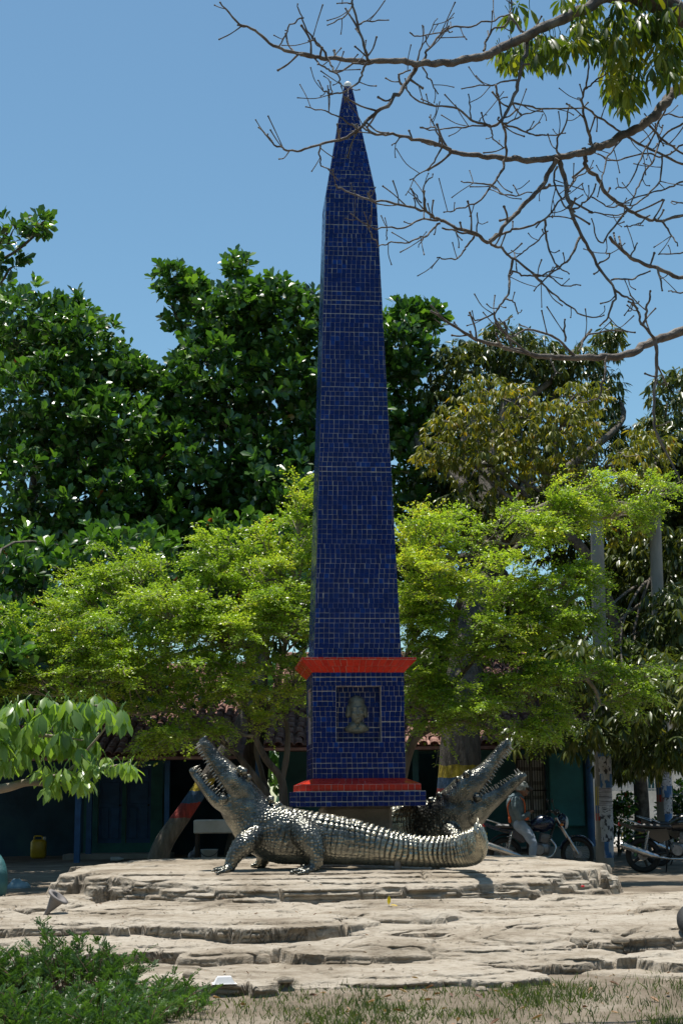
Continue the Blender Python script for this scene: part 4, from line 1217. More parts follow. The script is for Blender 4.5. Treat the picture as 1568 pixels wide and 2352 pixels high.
big_tree('broadleaf_tree', 'large glossy broad-leaved tree rising directly behind the obelisk', b, P(620, 1250, 33.5), 0.36, 0.22, el_c, 4600, 102, L_ALM, MAT_ALM, 'whorl', 8, .15, .33, single=300, group='broad-leaved trees behind the obelisk')
# small crown high at the left edge
el_t = [(20, 560, 28, 50, 55, 1.0), (95, 525, 28, 42, 26, 0.6), (20, 620, 28, 32, 24, 0.6), (-90, 600, 28, 120, 110, 1.6)]
b = P(-420, 2000, 28)
big_tree('broadleaf_tree', 'broad-leaved tree reaching in from beyond with a leafy branch against open sky', b, P(-260, 900, 28), 0.25, 0.14, el_t, 200, 103, L_ALM, MAT_ALM, 'whorl', 7, .18, .30, group='broad-leaved trees behind the obelisk', nlimbs=24, infill=1.0)

# drooping-leaved trees on the right
el_r = [(1155, 800, 34, 70, 60, 1.4), (1060, 860, 34, 80, 80, 1.6), (1225, 860, 34, 110, 70, 1.8), (1390, 790, 34, 42, 40, 0.9), (1310, 850, 34, 80, 50, 1.4), (1390, 900, 34, 45, 60, 1.0), (990, 970, 34, 90, 90, 1.6),
        (1170, 1040, 35, 190, 130, 2.2), (1350, 1040, 34.5, 120, 110, 2.0), (1090, 1170, 35, 150, 100, 2.0), (1330, 1220, 34.5, 150, 120, 2.0), (1000, 1110, 35, 90, 80, 1.5), (1000, 1330, 33.2, 120, 90, 2.2), (1200, 1420, 33, 160, 100, 2.4), (1330, 1540, 32.5, 120, 80, 2.2), (1010, 1540, 33, 100, 80, 2.2), (1080, 1190, 30.5, 110, 70, 1.2), (1240, 1180, 30.5, 100, 70, 1.2)]
b = P(1055, 1985, 28.5)
MAT_BAND = None
big_tree('drooping_tree', 'dark drooping-leaved tree, its stout trunk painted with yellow, blue and red bands', b, P(1110, 1330, 31), 0.44, 0.30, el_r, 4200, 104, L_LAN, MAT_MANGO, 'droop', 9, .17, .30, single=250, group='drooping-leaved trees', extra_path=[P(1056, 1800, 28.5), P(1058, 1620, 28.8), P(1075, 1480, 29.6)])
el_e = [(1540, 920, 33, 60, 70, 1.4), (1510, 1040, 33, 100, 80, 1.8), (1480, 1160, 33, 110, 90, 1.8), (1500, 1320, 32, 120, 120, 2.0), (1470, 1480, 32, 100, 100, 1.8), (1540, 1600, 26.4, 80, 110, 2.2), (1440, 1620, 26.4, 75, 90, 2.2),
        (1490, 1720, 27, 85, 55, 2.0), (1420, 1740, 29, 50, 50, 1.6), (1330, 1690, 26.6, 90, 45, 2.0), (1300, 1540, 26.4, 110, 70, 2.2), (1220, 1690, 26.6, 70, 30, 1.6), (1460, 1560, 29, 100, 100, 1.8), (1540, 1440, 29, 80, 100, 1.8), (1420, 1330, 33, 80, 100, 1.6), (1620, 1200, 33, 120, 250, 2.0), (1620, 1600, 32, 90, 150, 1.8)]
b = P(1640, 1980, 32)
big_tree('drooping_tree', 'dark drooping-leaved tree hanging low over the parked motorcycle by the street', b, P(1560, 1350, 32.5), 0.28, 0.18, el_e, 4800, 105, L_LAN, MAT_MANGO, 'droop', 9, .17, .30, single=250, group='drooping-leaved trees')
# yellowing tree
el_o = [(1180, 960, 29.5, 110, 85, 1.4), (1060, 980, 29.5, 90, 60, 1.2), (1280, 1000, 29.5, 110, 90, 1.5), (1130, 1070, 29.5, 130, 70, 1.4), (1380, 1080, 29.5, 110, 80, 1.4), (1010, 1050, 29.5, 70, 50, 1.0), (1440, 1190, 29.5, 80, 60, 1.2), (1250, 1110, 29.8, 130, 60, 1.4), (1490, 1040, 30, 70, 60, 1.2), (1100, 900, 30, 70, 40, 1.0), (1330, 920, 30, 70, 40, 1.0)]
b = P(1475, 1955, 33)
big_tree('yellowing_tree', 'thin-crowned tree with yellow and brown leaves and bare pale boughs', b, P(1290, 1210, 29.6), 0.15, 0.11, el_o, 1200, 106, L_LAN, MAT_OLIVE, 'droop', 8, .13, .22, single=120, nlimbs=60, bark=MAT_BRANCH, infill=2.0, extra_path=[P(1468, 1780, 32.5), P(1430, 1500, 31), P(1360, 1300, 30)])

# ---- bright fine-leaved small trees beside the obelisk
def spray_tree(label, base, stems, ells, nbough, seed, per=36, L=0.044):
    """long arching boughs carrying flat, feathery side sprays of small leaves"""
    rng = np.random.default_rng(seed)
    root = thing('fine_leaved_tree', label, 'tree', base, 'fine-leaved small trees beside the obelisk')
    base = np.array(base)
    pt, out, E = crown_points(ells, nbough, rng, 0.75, 0.6, 0.35, 0.0)
    cen = np.array([e[0] for e in E])
    sb, ends = [], []
    for st_ in stems:
        p, r = smooth_path([np.array(q[:3]) for q in st_], [q[3] for q in st_], 7)
        sb += tube(p, r, 12); ends.append((p, r))
    mk('trunk', sb, MAT_BARK, root)
    hubs = np.vstack([e[0][len(e[0]) // 3:] for e in ends])
    lb = []
    # secondary limbs to each part of the crown, boughs leave from them
    hub2 = [hubs]
    for c in cen:
        k = np.argmin(np.linalg.norm((hubs - c) * np.array([1, 1, 1.4]), axis=1) + 1.5 * np.maximum(hubs[:, 2] - c[2], 0))
        d = c - hubs[k]; Ln = np.linalg.norm(d)
        p, r = smooth_path([hubs[k], hubs[k] + d * 0.4 + np.array([0, 0, 0.08 * Ln]) + rng.normal(size=3) * 0.05 * Ln, hubs[k] + d * 0.75 + rng.normal(size=3) * 0.04 * Ln, c], [0.035, 0.028, 0.02, 0.012], 6)
        lb += tube(p, r, 7); hub2.append(p[8:])
    hub2 = np.vstack(hub2)
    TWs, TT, TV = [], [], []
    c0 = base + np.array([0, 0, 1.2])
    for i in range(len(pt)):
        t = pt[i]
        k = np.argmin(np.linalg.norm(hub2 - t, axis=1) + 2.0 * np.maximum(hub2[:, 2] - t[2], 0))
        h = hub2[k]
        outd = nrm((t - c0) * np.array([1, 1, 0.25]))
        t = t + outd * rng.uniform(0.05, 0.5) + np.array([0, 0, rng.uniform(-0.05, 0.12)])
        d = t - h; Ln = np.linalg.norm(d) + 1e-6
        p, r = smooth_path([h, h + d * 0.45 + np.array([0, 0, 0.10 * Ln]) + rng.normal(size=3) * 0.05 * Ln, h + d * 0.8 + np.array([0, 0, 0.08 * Ln]), t + np.array([0, 0, rng.uniform(-0.12, 0.03)])], [0.012, 0.009, 0.006, 0.003], 6)
        lb += tube(p, r, 5, caps=False)
        T = nrm(np.gradient(p, axis=0))
        cv = rng.random() * 0.55 + 0.22 * float(fbm2(np.array([t[0] * 0.8]), np.array([t[2] * 0.8]), 2, seed)[0])
        nt_ = int(5 + Ln * 9)
        for j in range(nt_):
            u = (0.25 + 0.75 * rng.random() ** 0.7) * (len(p) - 1); ki = int(min(u, len(p) - 2)); c = p[ki] + (p[ki + 1] - p[ki]) * (u - ki)
            sd = nrm(np.cross(T[ki], np.array([0, 0, 1.0]))) * (1 if j % 2 else -1)
            dv = nrm(T[ki] * rng.uniform(0.35, 0.9) + sd * rng.uniform(0.5, 1.0) + np.array([0, 0, rng.uniform(-0.25, 0.35)]) + outd * 0.25)
            Lt = rng.uniform(0.18, 0.48)
            sag = rng.uniform(-0.22, 0.02) * Lt
            tw = np.array([c, c + dv * Lt * 0.5 + np.array([0, 0, 0.03 * Lt]), c + dv * Lt + np.array([0, 0, sag])])
            TWs.append(tw); TV.append(cv)
            if j % 3 == 0: lb += tube(tw, [0.005, 0.004, 0.002], 4, caps=False)
    mk('limbs', lb, MAT_TWIG, root)
    tw = np.array(TWs); n = len(tw); TV = np.array(TV)
    u = rng.random((n, per)) * 2; k = np.minimum(u.astype(int), 1); f = (u - k)[..., None]
    ii = np.arange(n)[:, None]
    C = tw[ii, k] * (1 - f) + tw[ii, k + 1] * f
    tan = nrm(tw[ii, k + 1] - tw[ii, k])
    side = nrm(np.cross(tan, np.array([0, 0, 1.0]))) * np.where(rng.random((n, per, 1)) < 0.5, -1, 1)
    C = C + side * rng.uniform(0.0, 0.055, (n, per, 1)) + np.array([0, 0, 1.0]) * rng.normal(size=(n, per, 1)) * 0.016
    X = side * 0.8 + tan * 0.6 + rng.normal(size=C.shape) * 0.3
    Z = np.array([0, 0, 1.0]) + rng.normal(size=C.shape) * 0.5
    var = np.clip(TV[:, None] + 0.12 * rng.random((n, 1)) + 0.4 * rng.random((n, per)), 0, 1)
    V, Fc = place(L_SM, T_SM, C.reshape(-1, 3), X.reshape(-1, 3), Z.reshape(-1, 3), rng.uniform(0.6, 1.3, n * per) * L)
    f = mk('foliage', [(V, Fc)], MAT_SHRUB, root, True, np.repeat(var.ravel(), 4)); f['kind'] = 'stuff'
    return root
def st_px(pts): return [(*P(a, b, Y), r) for a, b, Y, r in pts]
stl = [st_px([(662, 1962, 22.6, .085), (652, 1860, 22.6, .075), (646, 1790, 22.6, .062), (612, 1745, 22.5, .055), (585, 1690, 22.4, .045), (555, 1600, 22.4, .035), (520, 1480, 22.4, .02)]),
       st_px([(640, 1962, 22.5, .08), (630, 1880, 22.5, .07), (612, 1825, 22.5, .06), (570, 1765, 22.4, .05), (520, 1710, 22.3, .04), (430, 1650, 22.2, .03), (330, 1560, 22.2, .02), (220, 1470, 22.3, .015)]),
       st_px([(650, 1962, 22.7, .06), (622, 1850, 22.7, .05), (600, 1770, 22.7, .04), (590, 1700, 22.7, .035), (640, 1560, 22.8, .03), (680, 1350, 22.8, .02)]),
       st_px([(646, 1800, 22.6, .05), (660, 1720, 22.6, .045), (655, 1650, 22.6, .035), (600, 1450, 22.7, .02)])]
el = [(560, 1335, 22.8, 140, 70, 0.9), (330, 1340, 22.8, 130, 50, 0.8), (230, 1400, 22.5, 90, 50, 0.7), (150, 1450, 22.5, 120, 42, 0.8), (470, 1450, 22.3, 210, 85, 1.1), (640, 1450, 22.6, 80, 110, 0.9), (120, 1530, 22.3, 110, 40, 0.7),
      (330, 1560, 22.2, 190, 75, 1.0), (540, 1590, 22.2, 150, 75, 1.0), (685, 1230, 22.9, 36, 100, 0.5), (470, 1680, 22.2, 110, 38, 0.7), (650, 1650, 22.6, 55, 50, 0.6), (620, 1300, 22.9, 80, 60, 0.7), (40, 1480, 22.4, 70, 18, 0.4), (390, 1430, 22.0, 150, 70, 0.9), (400, 1700, 22.0, 100, 30, 0.6), (300, 1640, 22.0, 120, 40, 0.7), (90, 1590, 22.2, 90, 35, 0.6), (560, 1690, 22.3, 70, 35, 0.5), (690, 1420, 22.8, 40, 130, 0.5), (680, 1580, 22.7, 45, 90, 0.5), (250, 1500, 22.1, 130, 40, 0.7)]
spray_tree('bright green fine-leaved small tree with several leaning stems, beside the gaping crocodile', stl[0][0][:3], stl, el, 440, 201)
strr = [st_px([(905, 1955, 22.8, .10), (915, 1830, 22.8, .085), (935, 1720, 22.7, .06), (985, 1640, 22.6, .05), (1050, 1560, 22.6, .04), (1130, 1470, 22.5, .025), (1230, 1370, 22.5, .015)]),
        st_px([(915, 1830, 22.8, .07), (950, 1705, 22.6, .055), (1010, 1665, 22.5, .045), (1070, 1625, 22.4, .038), (1160, 1590, 22.4, .028), (1300, 1570, 22.4, .02), (1480, 1545, 22.4, .01)]),
        st_px([(905, 1900, 22.9, .07), (890, 1750, 22.9, .06), (900, 1600, 22.8, .05), (960, 1450, 22.7, .035), (1080, 1280, 22.8, .02), (1200, 1180, 22.8, .012)])]
el = [(1000, 1270, 22.8, 85, 60, 0.8), (1170, 1250, 22.8, 110, 60, 0.9), (1270, 1180, 22.8, 85, 45, 0.7), (1340, 1130, 22.9, 60, 25, 0.5), (970, 1400, 22.6, 75, 110, 0.8), (1150, 1370, 22.5, 150, 60, 0.9), (1290, 1340, 22.6, 80, 45, 0.7), (1090, 1490, 22.5, 150, 60, 0.9),
      (1250, 1445, 22.5, 130, 36, 0.7), (1340, 1555, 22.4, 150, 24, 0.5), (1480, 1562, 22.4, 75, 13, 0.3), (1080, 1620, 22.3, 140, 55, 0.8), (1240, 1650, 22.3, 80, 35, 0.6), (1180, 1560, 22.3, 110, 36, 0.7), (1400, 1190, 23, 90, 34, 0.6), (1500, 1140, 23.2, 90, 32, 0.6), (1360, 1420, 22.5, 70, 18, 0.4), (960, 1560, 22.5, 55, 70, 0.7), (1380, 1620, 22.4, 40, 30, 0.4), (1000, 1680, 22.3, 70, 30, 0.5), (1180, 1690, 22.2, 90, 25, 0.5), (1420, 1600, 22.3, 90, 22, 0.4), (940, 1450, 22.7, 45, 140, 0.5), (945, 1620, 22.6, 45, 60, 0.5), (940, 1280, 22.9, 50, 90, 0.5)]
spray_tree('bright green fine-leaved small tree with long spreading boughs above the rearing crocodile', strr[0][0][:3], strr, el, 425, 202)
# ---- bare-branched tree overhead, rooted outside the frame on the right
def ZP(z):   # sketch coordinates of the upper right part of the picture -> picture coordinates
    return 459.2 + z[0] * 0.7069, z[1] * 0.7069
rngb = np.random.default_rng(77)
def br(pts, r0, r1, Y0, Y1):
    n = len(pts)
    out, rad = [], []
    for i, z in enumerate(pts):
        f = i / (n - 1)
        px, py = ZP(z); Y = Y0 + (Y1 - Y0) * f + 0.05 * math.sin(3.1 * i + z[0])
        out.append(P(px, py, Y)); rad.append((r0 + (r1 - r0) * f ** 0.8) * 0.7069 * M_PER_PX(Y) * 0.56)
    p, r = smooth_path(out, rad, 6)
    k = np.arange(len(p))
    w = np.stack([fbm2(k * 0.45 + 3.3 * len(BR), k * 0.0 + q * 9.1, 2, 301 + q) for q in range(3)], -1)
    w[0] = 0; w[-1] *= 0.5
    return p + w * np.minimum(0.014 + r[:, None] * 0.25, 0.03), r
BR = []
def B(pts, r0, r1, Y0, Y1): BR.append(br(pts, r0, r1, Y0, Y1))
# boughs (widths in sketch units)
B([(2150, -260), (1800, -120), (1500, -45), (1300, 2), (1200, 55), (1075, 110), (1000, 150), (940, 178), (870, 190), (780, 203), (705, 205), (640, 200), (555, 200), (500, 195), (410, 186), (330, 178), (255, 152), (180, 100), (120, 70), (65, 8)], 46, 5, 10.6, 9.6)
B([(705, 207), (665, 275), (620, 330), (560, 380), (515, 420), (470, 455), (405, 465), (340, 483), (285, 487), (235, 462), (190, 415)], 15, 5, 10.1, 9.7)
B([(515, 420), (480, 395), (430, 372), (345, 347)], 7, 4, 9.9, 9.8)
B([(395, 468), (388, 510), (398, 540), (435, 558)], 6, 4, 9.8, 9.8)
B([(235, 462), (222, 437)], 5, 4, 9.7, 9.7)
B([(545, 205), (520, 255), (490, 285), (430, 305), (400, 290), (382, 262)], 8, 4, 9.9, 9.7); B([(425, 305), (425, 265)], 5, 4, 9.75, 9.7); B([(425, 303), (420, 318)], 5, 4, 9.75, 9.7)
B([(550, 198), (530, 150), (515, 85), (497, 10), (485, -40)], 10, 6, 9.9, 9.8); B([(515, 80), (550, 68), (612, 65)], 6, 4, 9.85, 9.9); B([(497, 10), (445, 10)], 5, 4, 9.8, 9.7); B([(497, 15), (465, 55), (415, 82)], 6, 4, 9.8, 9.7)
B([(410, 186), (370, 125), (340, 75), (318, 12)], 8, 4, 9.8, 9.6); B([(370, 130), (353, 133)], 5, 4, 9.7, 9.7); B([(337, 58), (295, 85), (258, 150)], 5, 5, 9.6, 9.7)
B([(410, 186), (440, 235), (455, 265), (462, 285)], 7, 4, 9.8, 9.8); B([(360, 184), (400, 215), (440, 232), (500, 208), (550, 200)], 6, 6, 9.8, 9.9)
B([(705, 200), (730, 130), (770, 60)], 6, 3, 10.1, 10); B([(725, 195), (745, 150), (800, 95), (870, 85), (960, 65), (1010, 40)], 8, 5, 10.1, 10.3); B([(680, 105), (720, 118), (790, 100), (820, 105)], 5, 4, 10.1, 10.2)
B([(722, 218), (750, 260), (772, 305)], 6, 4, 10.1, 10.1); B([(655, 275), (648, 240), (680, 228)], 8, 5, 10, 10); B([(920, 165), (940, 110), (1000, 70), (1010, 0), (1000, -60)], 8, 5, 10.3, 10.4); B([(1010, 60), (1050, 110), (1075, 110)], 8, 9, 10.4, 10.4); B([(785, 100), (820, 55)], 5, 3, 10.2, 10.2)
B([(1062, 125), (1050, 200), (1030, 270), (1015, 330), (980, 390), (940, 405), (885, 392), (825, 350), (710, 330), (668, 285)], 15, 5, 10.4, 10.0)
B([(1030, 260), (960, 272), (850, 290)], 7, 4, 10.3, 10.2); B([(960, 275), (972, 330), (980, 390)], 7, 6, 10.2, 10.2); B([(980, 395), (990, 440), (992, 515)], 8, 8, 10.2, 10.6); B([(985, 400), (1060, 430), (1110, 440), (1185, 432)], 7, 4, 10.2, 10.4)
B([(1060, 425), (1105, 398)], 5, 4, 10.3, 10.3); B([(990, 400), (1050, 375), (1120, 352)], 6, 4, 10.3, 10.4); B([(1020, 335), (1110, 350), (1240, 348)], 7, 5, 10.3, 10.7); B([(940, 405), (950, 440), (985, 480)], 6, 4, 10.2, 10.3); B([(940, 405), (860, 412), (780, 418), (715, 415)], 6, 4, 10.2, 10.0); B([(880, 390), (872, 305)], 5, 4, 10.1, 10.1); B([(905, 392), (930, 375)], 4, 3, 10.1, 10.1)
B([(2120, 40), (1850, 130), (1568, 285), (1510, 340), (1450, 395), (1370, 440), (1300, 475), (1240, 495), (1165, 510), (1080, 518), (992, 515), (900, 505), (830, 498), (785, 475), (720, 455), (655, 443), (590, 437), (545, 425), (530, 408)], 40, 5, 11.4, 10.2)
B([(655, 445), (625, 472)], 5, 4, 10.3, 10.3); B([(785, 475), (765, 420), (743, 380)], 7, 4, 10.4, 10.3); B([(785, 480), (740, 545), (680, 583)], 6, 4, 10.4, 10.3); B([(765, 415), (715, 415)], 5, 4, 10.3, 10.3)
B([(992, 518), (970, 570), (940, 605), (900, 655), (850, 675), (790, 690)], 9, 4, 10.6, 10.4); B([(945, 600), (900, 595), (850, 588)], 6, 4, 10.5, 10.4); B([(945, 600), (1000, 635), (1075, 625)], 6, 4, 10.5, 10.5); B([(1035, 635), (1015, 600)], 4, 4, 10.5, 10.5)
B([(1165, 510), (1160, 460), (1185, 400), (1198, 340)], 8, 4, 10.8, 10.7); B([(1270, 470), (1250, 400), (1240, 330), (1252, 270), (1262, 190)], 11, 5, 11, 10.8); B([(1240, 345), (1290, 375), (1360, 430)], 7, 7, 10.9, 11.2); B([(1245, 345), (1225, 320)], 5, 4, 10.9, 10.8); B([(1250, 290), (1290, 260), (1330, 230)], 6, 5, 10.8, 10.9)
B([(1160, 515), (1130, 570), (1090, 630), (1030, 690), (985, 740), (935, 785), (890, 760), (830, 737), (775, 712), (735, 688), (690, 675), (625, 660), (545, 648), (470, 620), (440, 605)], 17, 5, 10.9, 10.3)
B([(545, 648), (555, 620)], 5, 4, 10.4, 10.4); B([(735, 685), (725, 620), (755, 565)], 6, 4, 10.5, 10.4); B([(720, 660), (690, 620)], 5, 3, 10.5, 10.4); B([(775, 715), (720, 715), (670, 737), (600, 740), (550, 735), (490, 695)], 7, 4, 10.6, 10.3); B([(780, 725), (740, 760), (690, 782), (620, 788), (580, 800)], 7, 4, 10.6, 10.4); B([(605, 780), (608, 745)], 4, 3, 10.4, 10.4)
B([(785, 740), (850, 755), (900, 765)], 6, 7, 10.6, 10.7); B([(900, 690), (900, 755)], 4, 5, 10.6, 10.7); B([(890, 768), (860, 810), (825, 842), (770, 840)], 7, 4, 10.7, 10.5); B([(540, 735), (555, 760), (580, 800)], 5, 4, 10.4, 10.4); B([(735, 765), (710, 803)], 4, 3, 10.5, 10.5)
B([(935, 785), (975, 805), (1015, 840), (1080, 890), (1130, 940), (1190, 990), (1260, 1030), (1310, 1025)], 10, 4, 10.8, 10.6); B([(1015, 842), (1005, 920), (990, 970), (955, 1015), (905, 1040), (872, 1025)], 9, 4, 10.7, 10.5); B([(990, 970), (1020, 985), (1030, 1020)], 6, 4, 10.6, 10.6); B([(955, 1015), (960, 1050), (1005, 1100), (1070, 1150)], 7, 6, 10.6, 10.9); B([(1010, 880), (1060, 895), (1110, 895), (1160, 870)], 6, 5, 10.7, 10.7); B([(1080, 890), (1130, 900), (1170, 925), (1235, 926)], 5, 4, 10.7, 10.6)
B([(940, 780), (985, 755), (1050, 738), (1120, 712), (1170, 650), (1200, 620)], 9, 5, 10.8, 10.9); B([(1120, 715), (1130, 800), (1160, 860), (1195, 890)], 8, 4, 10.8, 10.7); B([(1090, 740), (1130, 705), (1205, 710)], 5, 4, 10.8, 10.8); B([(1130, 750), (1060, 810), (1020, 835)], 5, 4, 10.8, 10.8)
B([(1165, 520), (1185, 590), (1205, 680), (1240, 760), (1290, 860), (1345, 940), (1330, 1020), (1300, 1060)], 17, 5, 10.9, 10.8); B([(1240, 765), (1200, 840), (1150, 880), (1085, 945)], 9, 4, 10.9, 10.7); B([(1345, 940), (1395, 970), (1420, 1000)], 8, 5, 10.8, 10.9); B([(1160, 540), (1150, 590), (1180, 660), (1215, 690)], 7, 5, 10.9, 10.9); B([(1205, 680), (1260, 650), (1285, 600)], 7, 5, 10.9, 10.9); B([(1190, 620), (1230, 575), (1275, 545)], 6, 4, 10.9, 11); B([(1180, 605), (1110, 610), (1080, 635)], 5, 4, 10.9, 10.8)
B([(1245, 480), (1250, 530), (1290, 580), (1330, 640), (1390, 680), (1450, 710), (1500, 720), (1568, 700), (1700, 690)], 15, 8, 11.0, 11.3); B([(1390, 680), (1340, 735), (1300, 790), (1270, 710)], 8, 4, 11, 10.8); B([(1330, 770), (1400, 840), (1485, 870), (1568, 905), (1700, 920)], 10, 14, 10.9, 11.5); B([(1500, 720), (1530, 760), (1550, 800)], 7, 4, 11.1, 11); B([(1485, 870), (1500, 945)], 7, 5, 11.1, 11); B([(1400, 840), (1420, 790)], 6, 4, 11, 11); B([(1290, 860), (1330, 830), (1320, 825)], 6, 4, 10.9, 10.9); B([(1335, 910), (1400, 905), (1460, 880)], 6, 5, 10.9, 11)
B([(2100, 820), (1800, 960), (1568, 1075), (1475, 1105), (1400, 1145), (1320, 1160), (1230, 1165), (1140, 1165), (1060, 1145), (980, 1125), (900, 1105), (830, 1065), (750, 1010)], 36, 7, 11.6, 10.6)
B([(1475, 1105), (1440, 1060), (1415, 1000), (1390, 980)], 10, 6, 11.2, 11); B([(1440, 1060), (1450, 1000), (1460, 945)], 9, 6, 11.1, 11); B([(1475, 1105), (1480, 1220), (1470, 1330), (1480, 1400), (1530, 1500), (1568, 1570)], 12, 5, 11.2, 11); B([(1220, 1160), (1150, 1100), (1070, 1075), (1000, 1090), (955, 1020)], 9, 5, 11, 10.7); B([(1185, 1110), (1185, 1040)], 7, 5, 11, 10.9); B([(1230, 1140), (1260, 1090), (1340, 1075), (1410, 1080)], 6, 5, 11, 11.1); B([(1320, 1160), (1310, 1230), (1290, 1290), (1230, 1310)], 8, 4, 11.1, 11); B([(1140, 1165), (1150, 1220)], 6, 4, 10.9, 10.9); B([(830, 1060), (825, 1045)], 5, 4, 10.7, 10.7)
B([(1450, 400), (1500, 450), (1568, 500), (1650, 540)], 8, 7, 11.2, 11.4); B([(1380, 440), (1450, 480), (1568, 530), (1650, 545)], 8, 8, 11.2, 11.4); B([(1520, 330), (1480, 420), (1440, 500), (1390, 600), (1350, 612)], 7, 4, 11.3, 11.1); B([(1568, 400), (1500, 450), (1470, 520), (1430, 590), (1395, 670)], 7, 5, 11.4, 11.1); B([(1370, 450), (1330, 500), (1310, 560), (1290, 640)], 6, 4, 11.2, 11); B([(1568, 470), (1500, 510), (1440, 500), (1350, 520), (1290, 500)], 6, 5, 11.4, 11.1)
B([(1500, 500), (1490, 590), (1430, 650), (1390, 680)], 6, 5, 11.3, 11.1); B([(1568, 590), (1500, 615), (1420, 640), (1350, 670)], 6, 4, 11.3, 11.1); B([(1568, 660), (1530, 655)], 5, 4, 11.3, 11.3); B([(1440, 400), (1500, 370), (1568, 380)], 6, 5, 11.3, 11.4); B([(1460, 700), (1420, 730), (1380, 735)], 5, 4, 11.1, 11); B([(1270, 640), (1330, 670), (1390, 660)], 5, 4, 11, 11); B([(1260, 690), (1330, 700), (1380, 690)], 5, 4, 11, 11); B([(1568, 820), (1490, 825)], 5, 4, 11.3, 11.2); B([(1568, 950), (1520, 945)], 5, 4, 11.3, 11.2)
# little side shoots
for p, r in list(BR):
    n = len(p)
    for _ in range(max(1, int(n / 5))):
        k = int(rngb.integers(2, max(3, n - 1))); t = nrm(p[min(k + 1, n - 1)] - p[k - 1])
        if r[k] > 0.02: continue
        d = nrm(np.cross(t, rnd_dir(1, rngb)[0]) + 0.5 * t + np.array([0, -0.1, 0.25])); L = rngb.uniform(0.05, 0.26)
        BR.append(smooth_path([p[k], p[k] + d * L * 0.5 + rngb.normal(size=3) * 0.008, p[k] + d * L + np.array([0, 0, 0.02])], [r[k] * 0.6, r[k] * 0.5, r[k] * 0.45 + 0.002], 3))
tb = P(2330, 2300, 12.2); tb[2] = float(ground_z(tb[0:1], tb[1:2])[0]) - 0.05
ttop = P(2120, -80, 11.6)
ot = thing('bare_branched_tree', 'tree with long bare grey branches and a few hanging leaves crossing the sky above', 'tree', tb)
trunk_p = smooth_path([tb, tb + (ttop - tb) * 0.4 + np.array([0.1, 0.1, 0]), P(2180, 700, 11.8), ttop, P(2080, -500, 11.3)], [0.34, 0.27, 0.24, 0.2, 0.12], 8)
lim = smooth_path([P(2150, 150, 11.7), P(1900, 120, 11.4), P(1620, 52, 10.9), P(1530, 16, 10.7), P(1440, -30, 10.5), P(1300, -160, 10.3)], [0.16, 0.13, 0.105, 0.09, 0.085, 0.06], 6)
mk('trunk', tube(*trunk_p, 16) + tube(*lim, 14), MAT_BRANCH, ot)
bb = []
for p, r in BR:
    r = r * (1 + 0.10 * np.sin(np.arange(len(r)) * 2.1))
    bb += tube(p, np.maximum(r, 0.0035), 7)
    kk = sphere(p[-1], max(r[-1], 0.0035) * 1.35, 6, 4)
    bb.append(kk)
mk('branches', bb, MAT_BRANCH, ot)
# its hanging compound leaves, each a piece of its own
def palmate(nl, L, rng, tv, fall, spread=1.0, pet=0.06):
    V, Fc, off = [], [], 0
    for k in range(nl):
        ph = (k / nl) * 2 * math.pi * spread + rng.uniform(-0.2, 0.2)
        d = np.array([math.cos(ph), math.sin(ph), 0]); f = fall * rng.uniform(0.8, 1.15)
        x = nrm(d * (1.1 - f) + np.array([0, 0, -f])); z = nrm(d * f + np.array([0, 0, 1.1 - f]))
        v, fc = place(tv, T8, np.array([[0, 0, 0.0]]) + d * 0.01, x[None], z[None], np.array([L * rng.uniform(0.75, 1.1)]))
        V.append(v); Fc.append(fc + off); off += len(v)
    st_ = tube([(0, 0, 0), (0.01, 0.0, pet * 0.5), (0.03, 0, pet)], [0.003, 0.003, 0.004], 5, caps=False)[0]
    n0 = off
    V.append(st_[0]); q = st_[1] + n0
    Fc.append(np.vstack([q[:, [0, 1, 2]], q[:, [0, 2, 3]]]))
    return np.vstack(V), np.vstack(Fc)
def palm_meshes(n, nl, L, tv, fall, mat, seed, vals, pet):
    rng = np.random.default_rng(seed); out = []
    for i in range(n):
        V, Fc = palmate(nl, L, rng, tv, fall, pet=pet)
        vv = np.clip(vals[i % len(vals)] + np.repeat(rng.uniform(-0.12, 0.12, len(V) // 8 + 1), 8)[:len(V)], 0, 1)
        o = mk('leaf_src', [(V, Fc)], mat, None, True, vv); out.append(o.data); bpy.data.objects.remove(o)
    return out
PM = palm_meshes(6, 6, 0.17, L_OVA * np.array([1, 0.62, 1]), 0.6, MAT_OVER, 5, [0.15, 0.35, 0.5, 0.65, 0.8, 0.3], 0.10)
rl = np.random.default_rng(8)
for (cx, cy, rx, ry, n) in ((1195, 130, 55, 28, 22), (1245, 120, 55, 35, 22), (1300, 120, 35, 35, 10), (1400, 80, 90, 60, 46), (1500, 100, 70, 70, 46), (1430, 180, 45, 50, 24), (1330, 20, 60, 30, 18), (1480, 30, 80, 40, 26), (1180, 30, 40, 20, 5), (1540, 170, 30, 30, 12), (1422, 225, 24, 32, 12), (1640, 90, 60, 90, 20)):
    for _ in range(n):
        a = rl.uniform(0, 2 * math.pi); q = math.sqrt(rl.random())
        inst('leaf', PM[int(rl.integers(6))], ot, P(cx + rx * q * math.cos(a), cy + ry * q * math.sin(a) - 10, rl.uniform(10.2, 11.2)), (rl.uniform(-.4, .4), rl.uniform(-.4, .4), rl.uniform(0, 6.28)), (rl.uniform(.75, 1.15),) * 3)

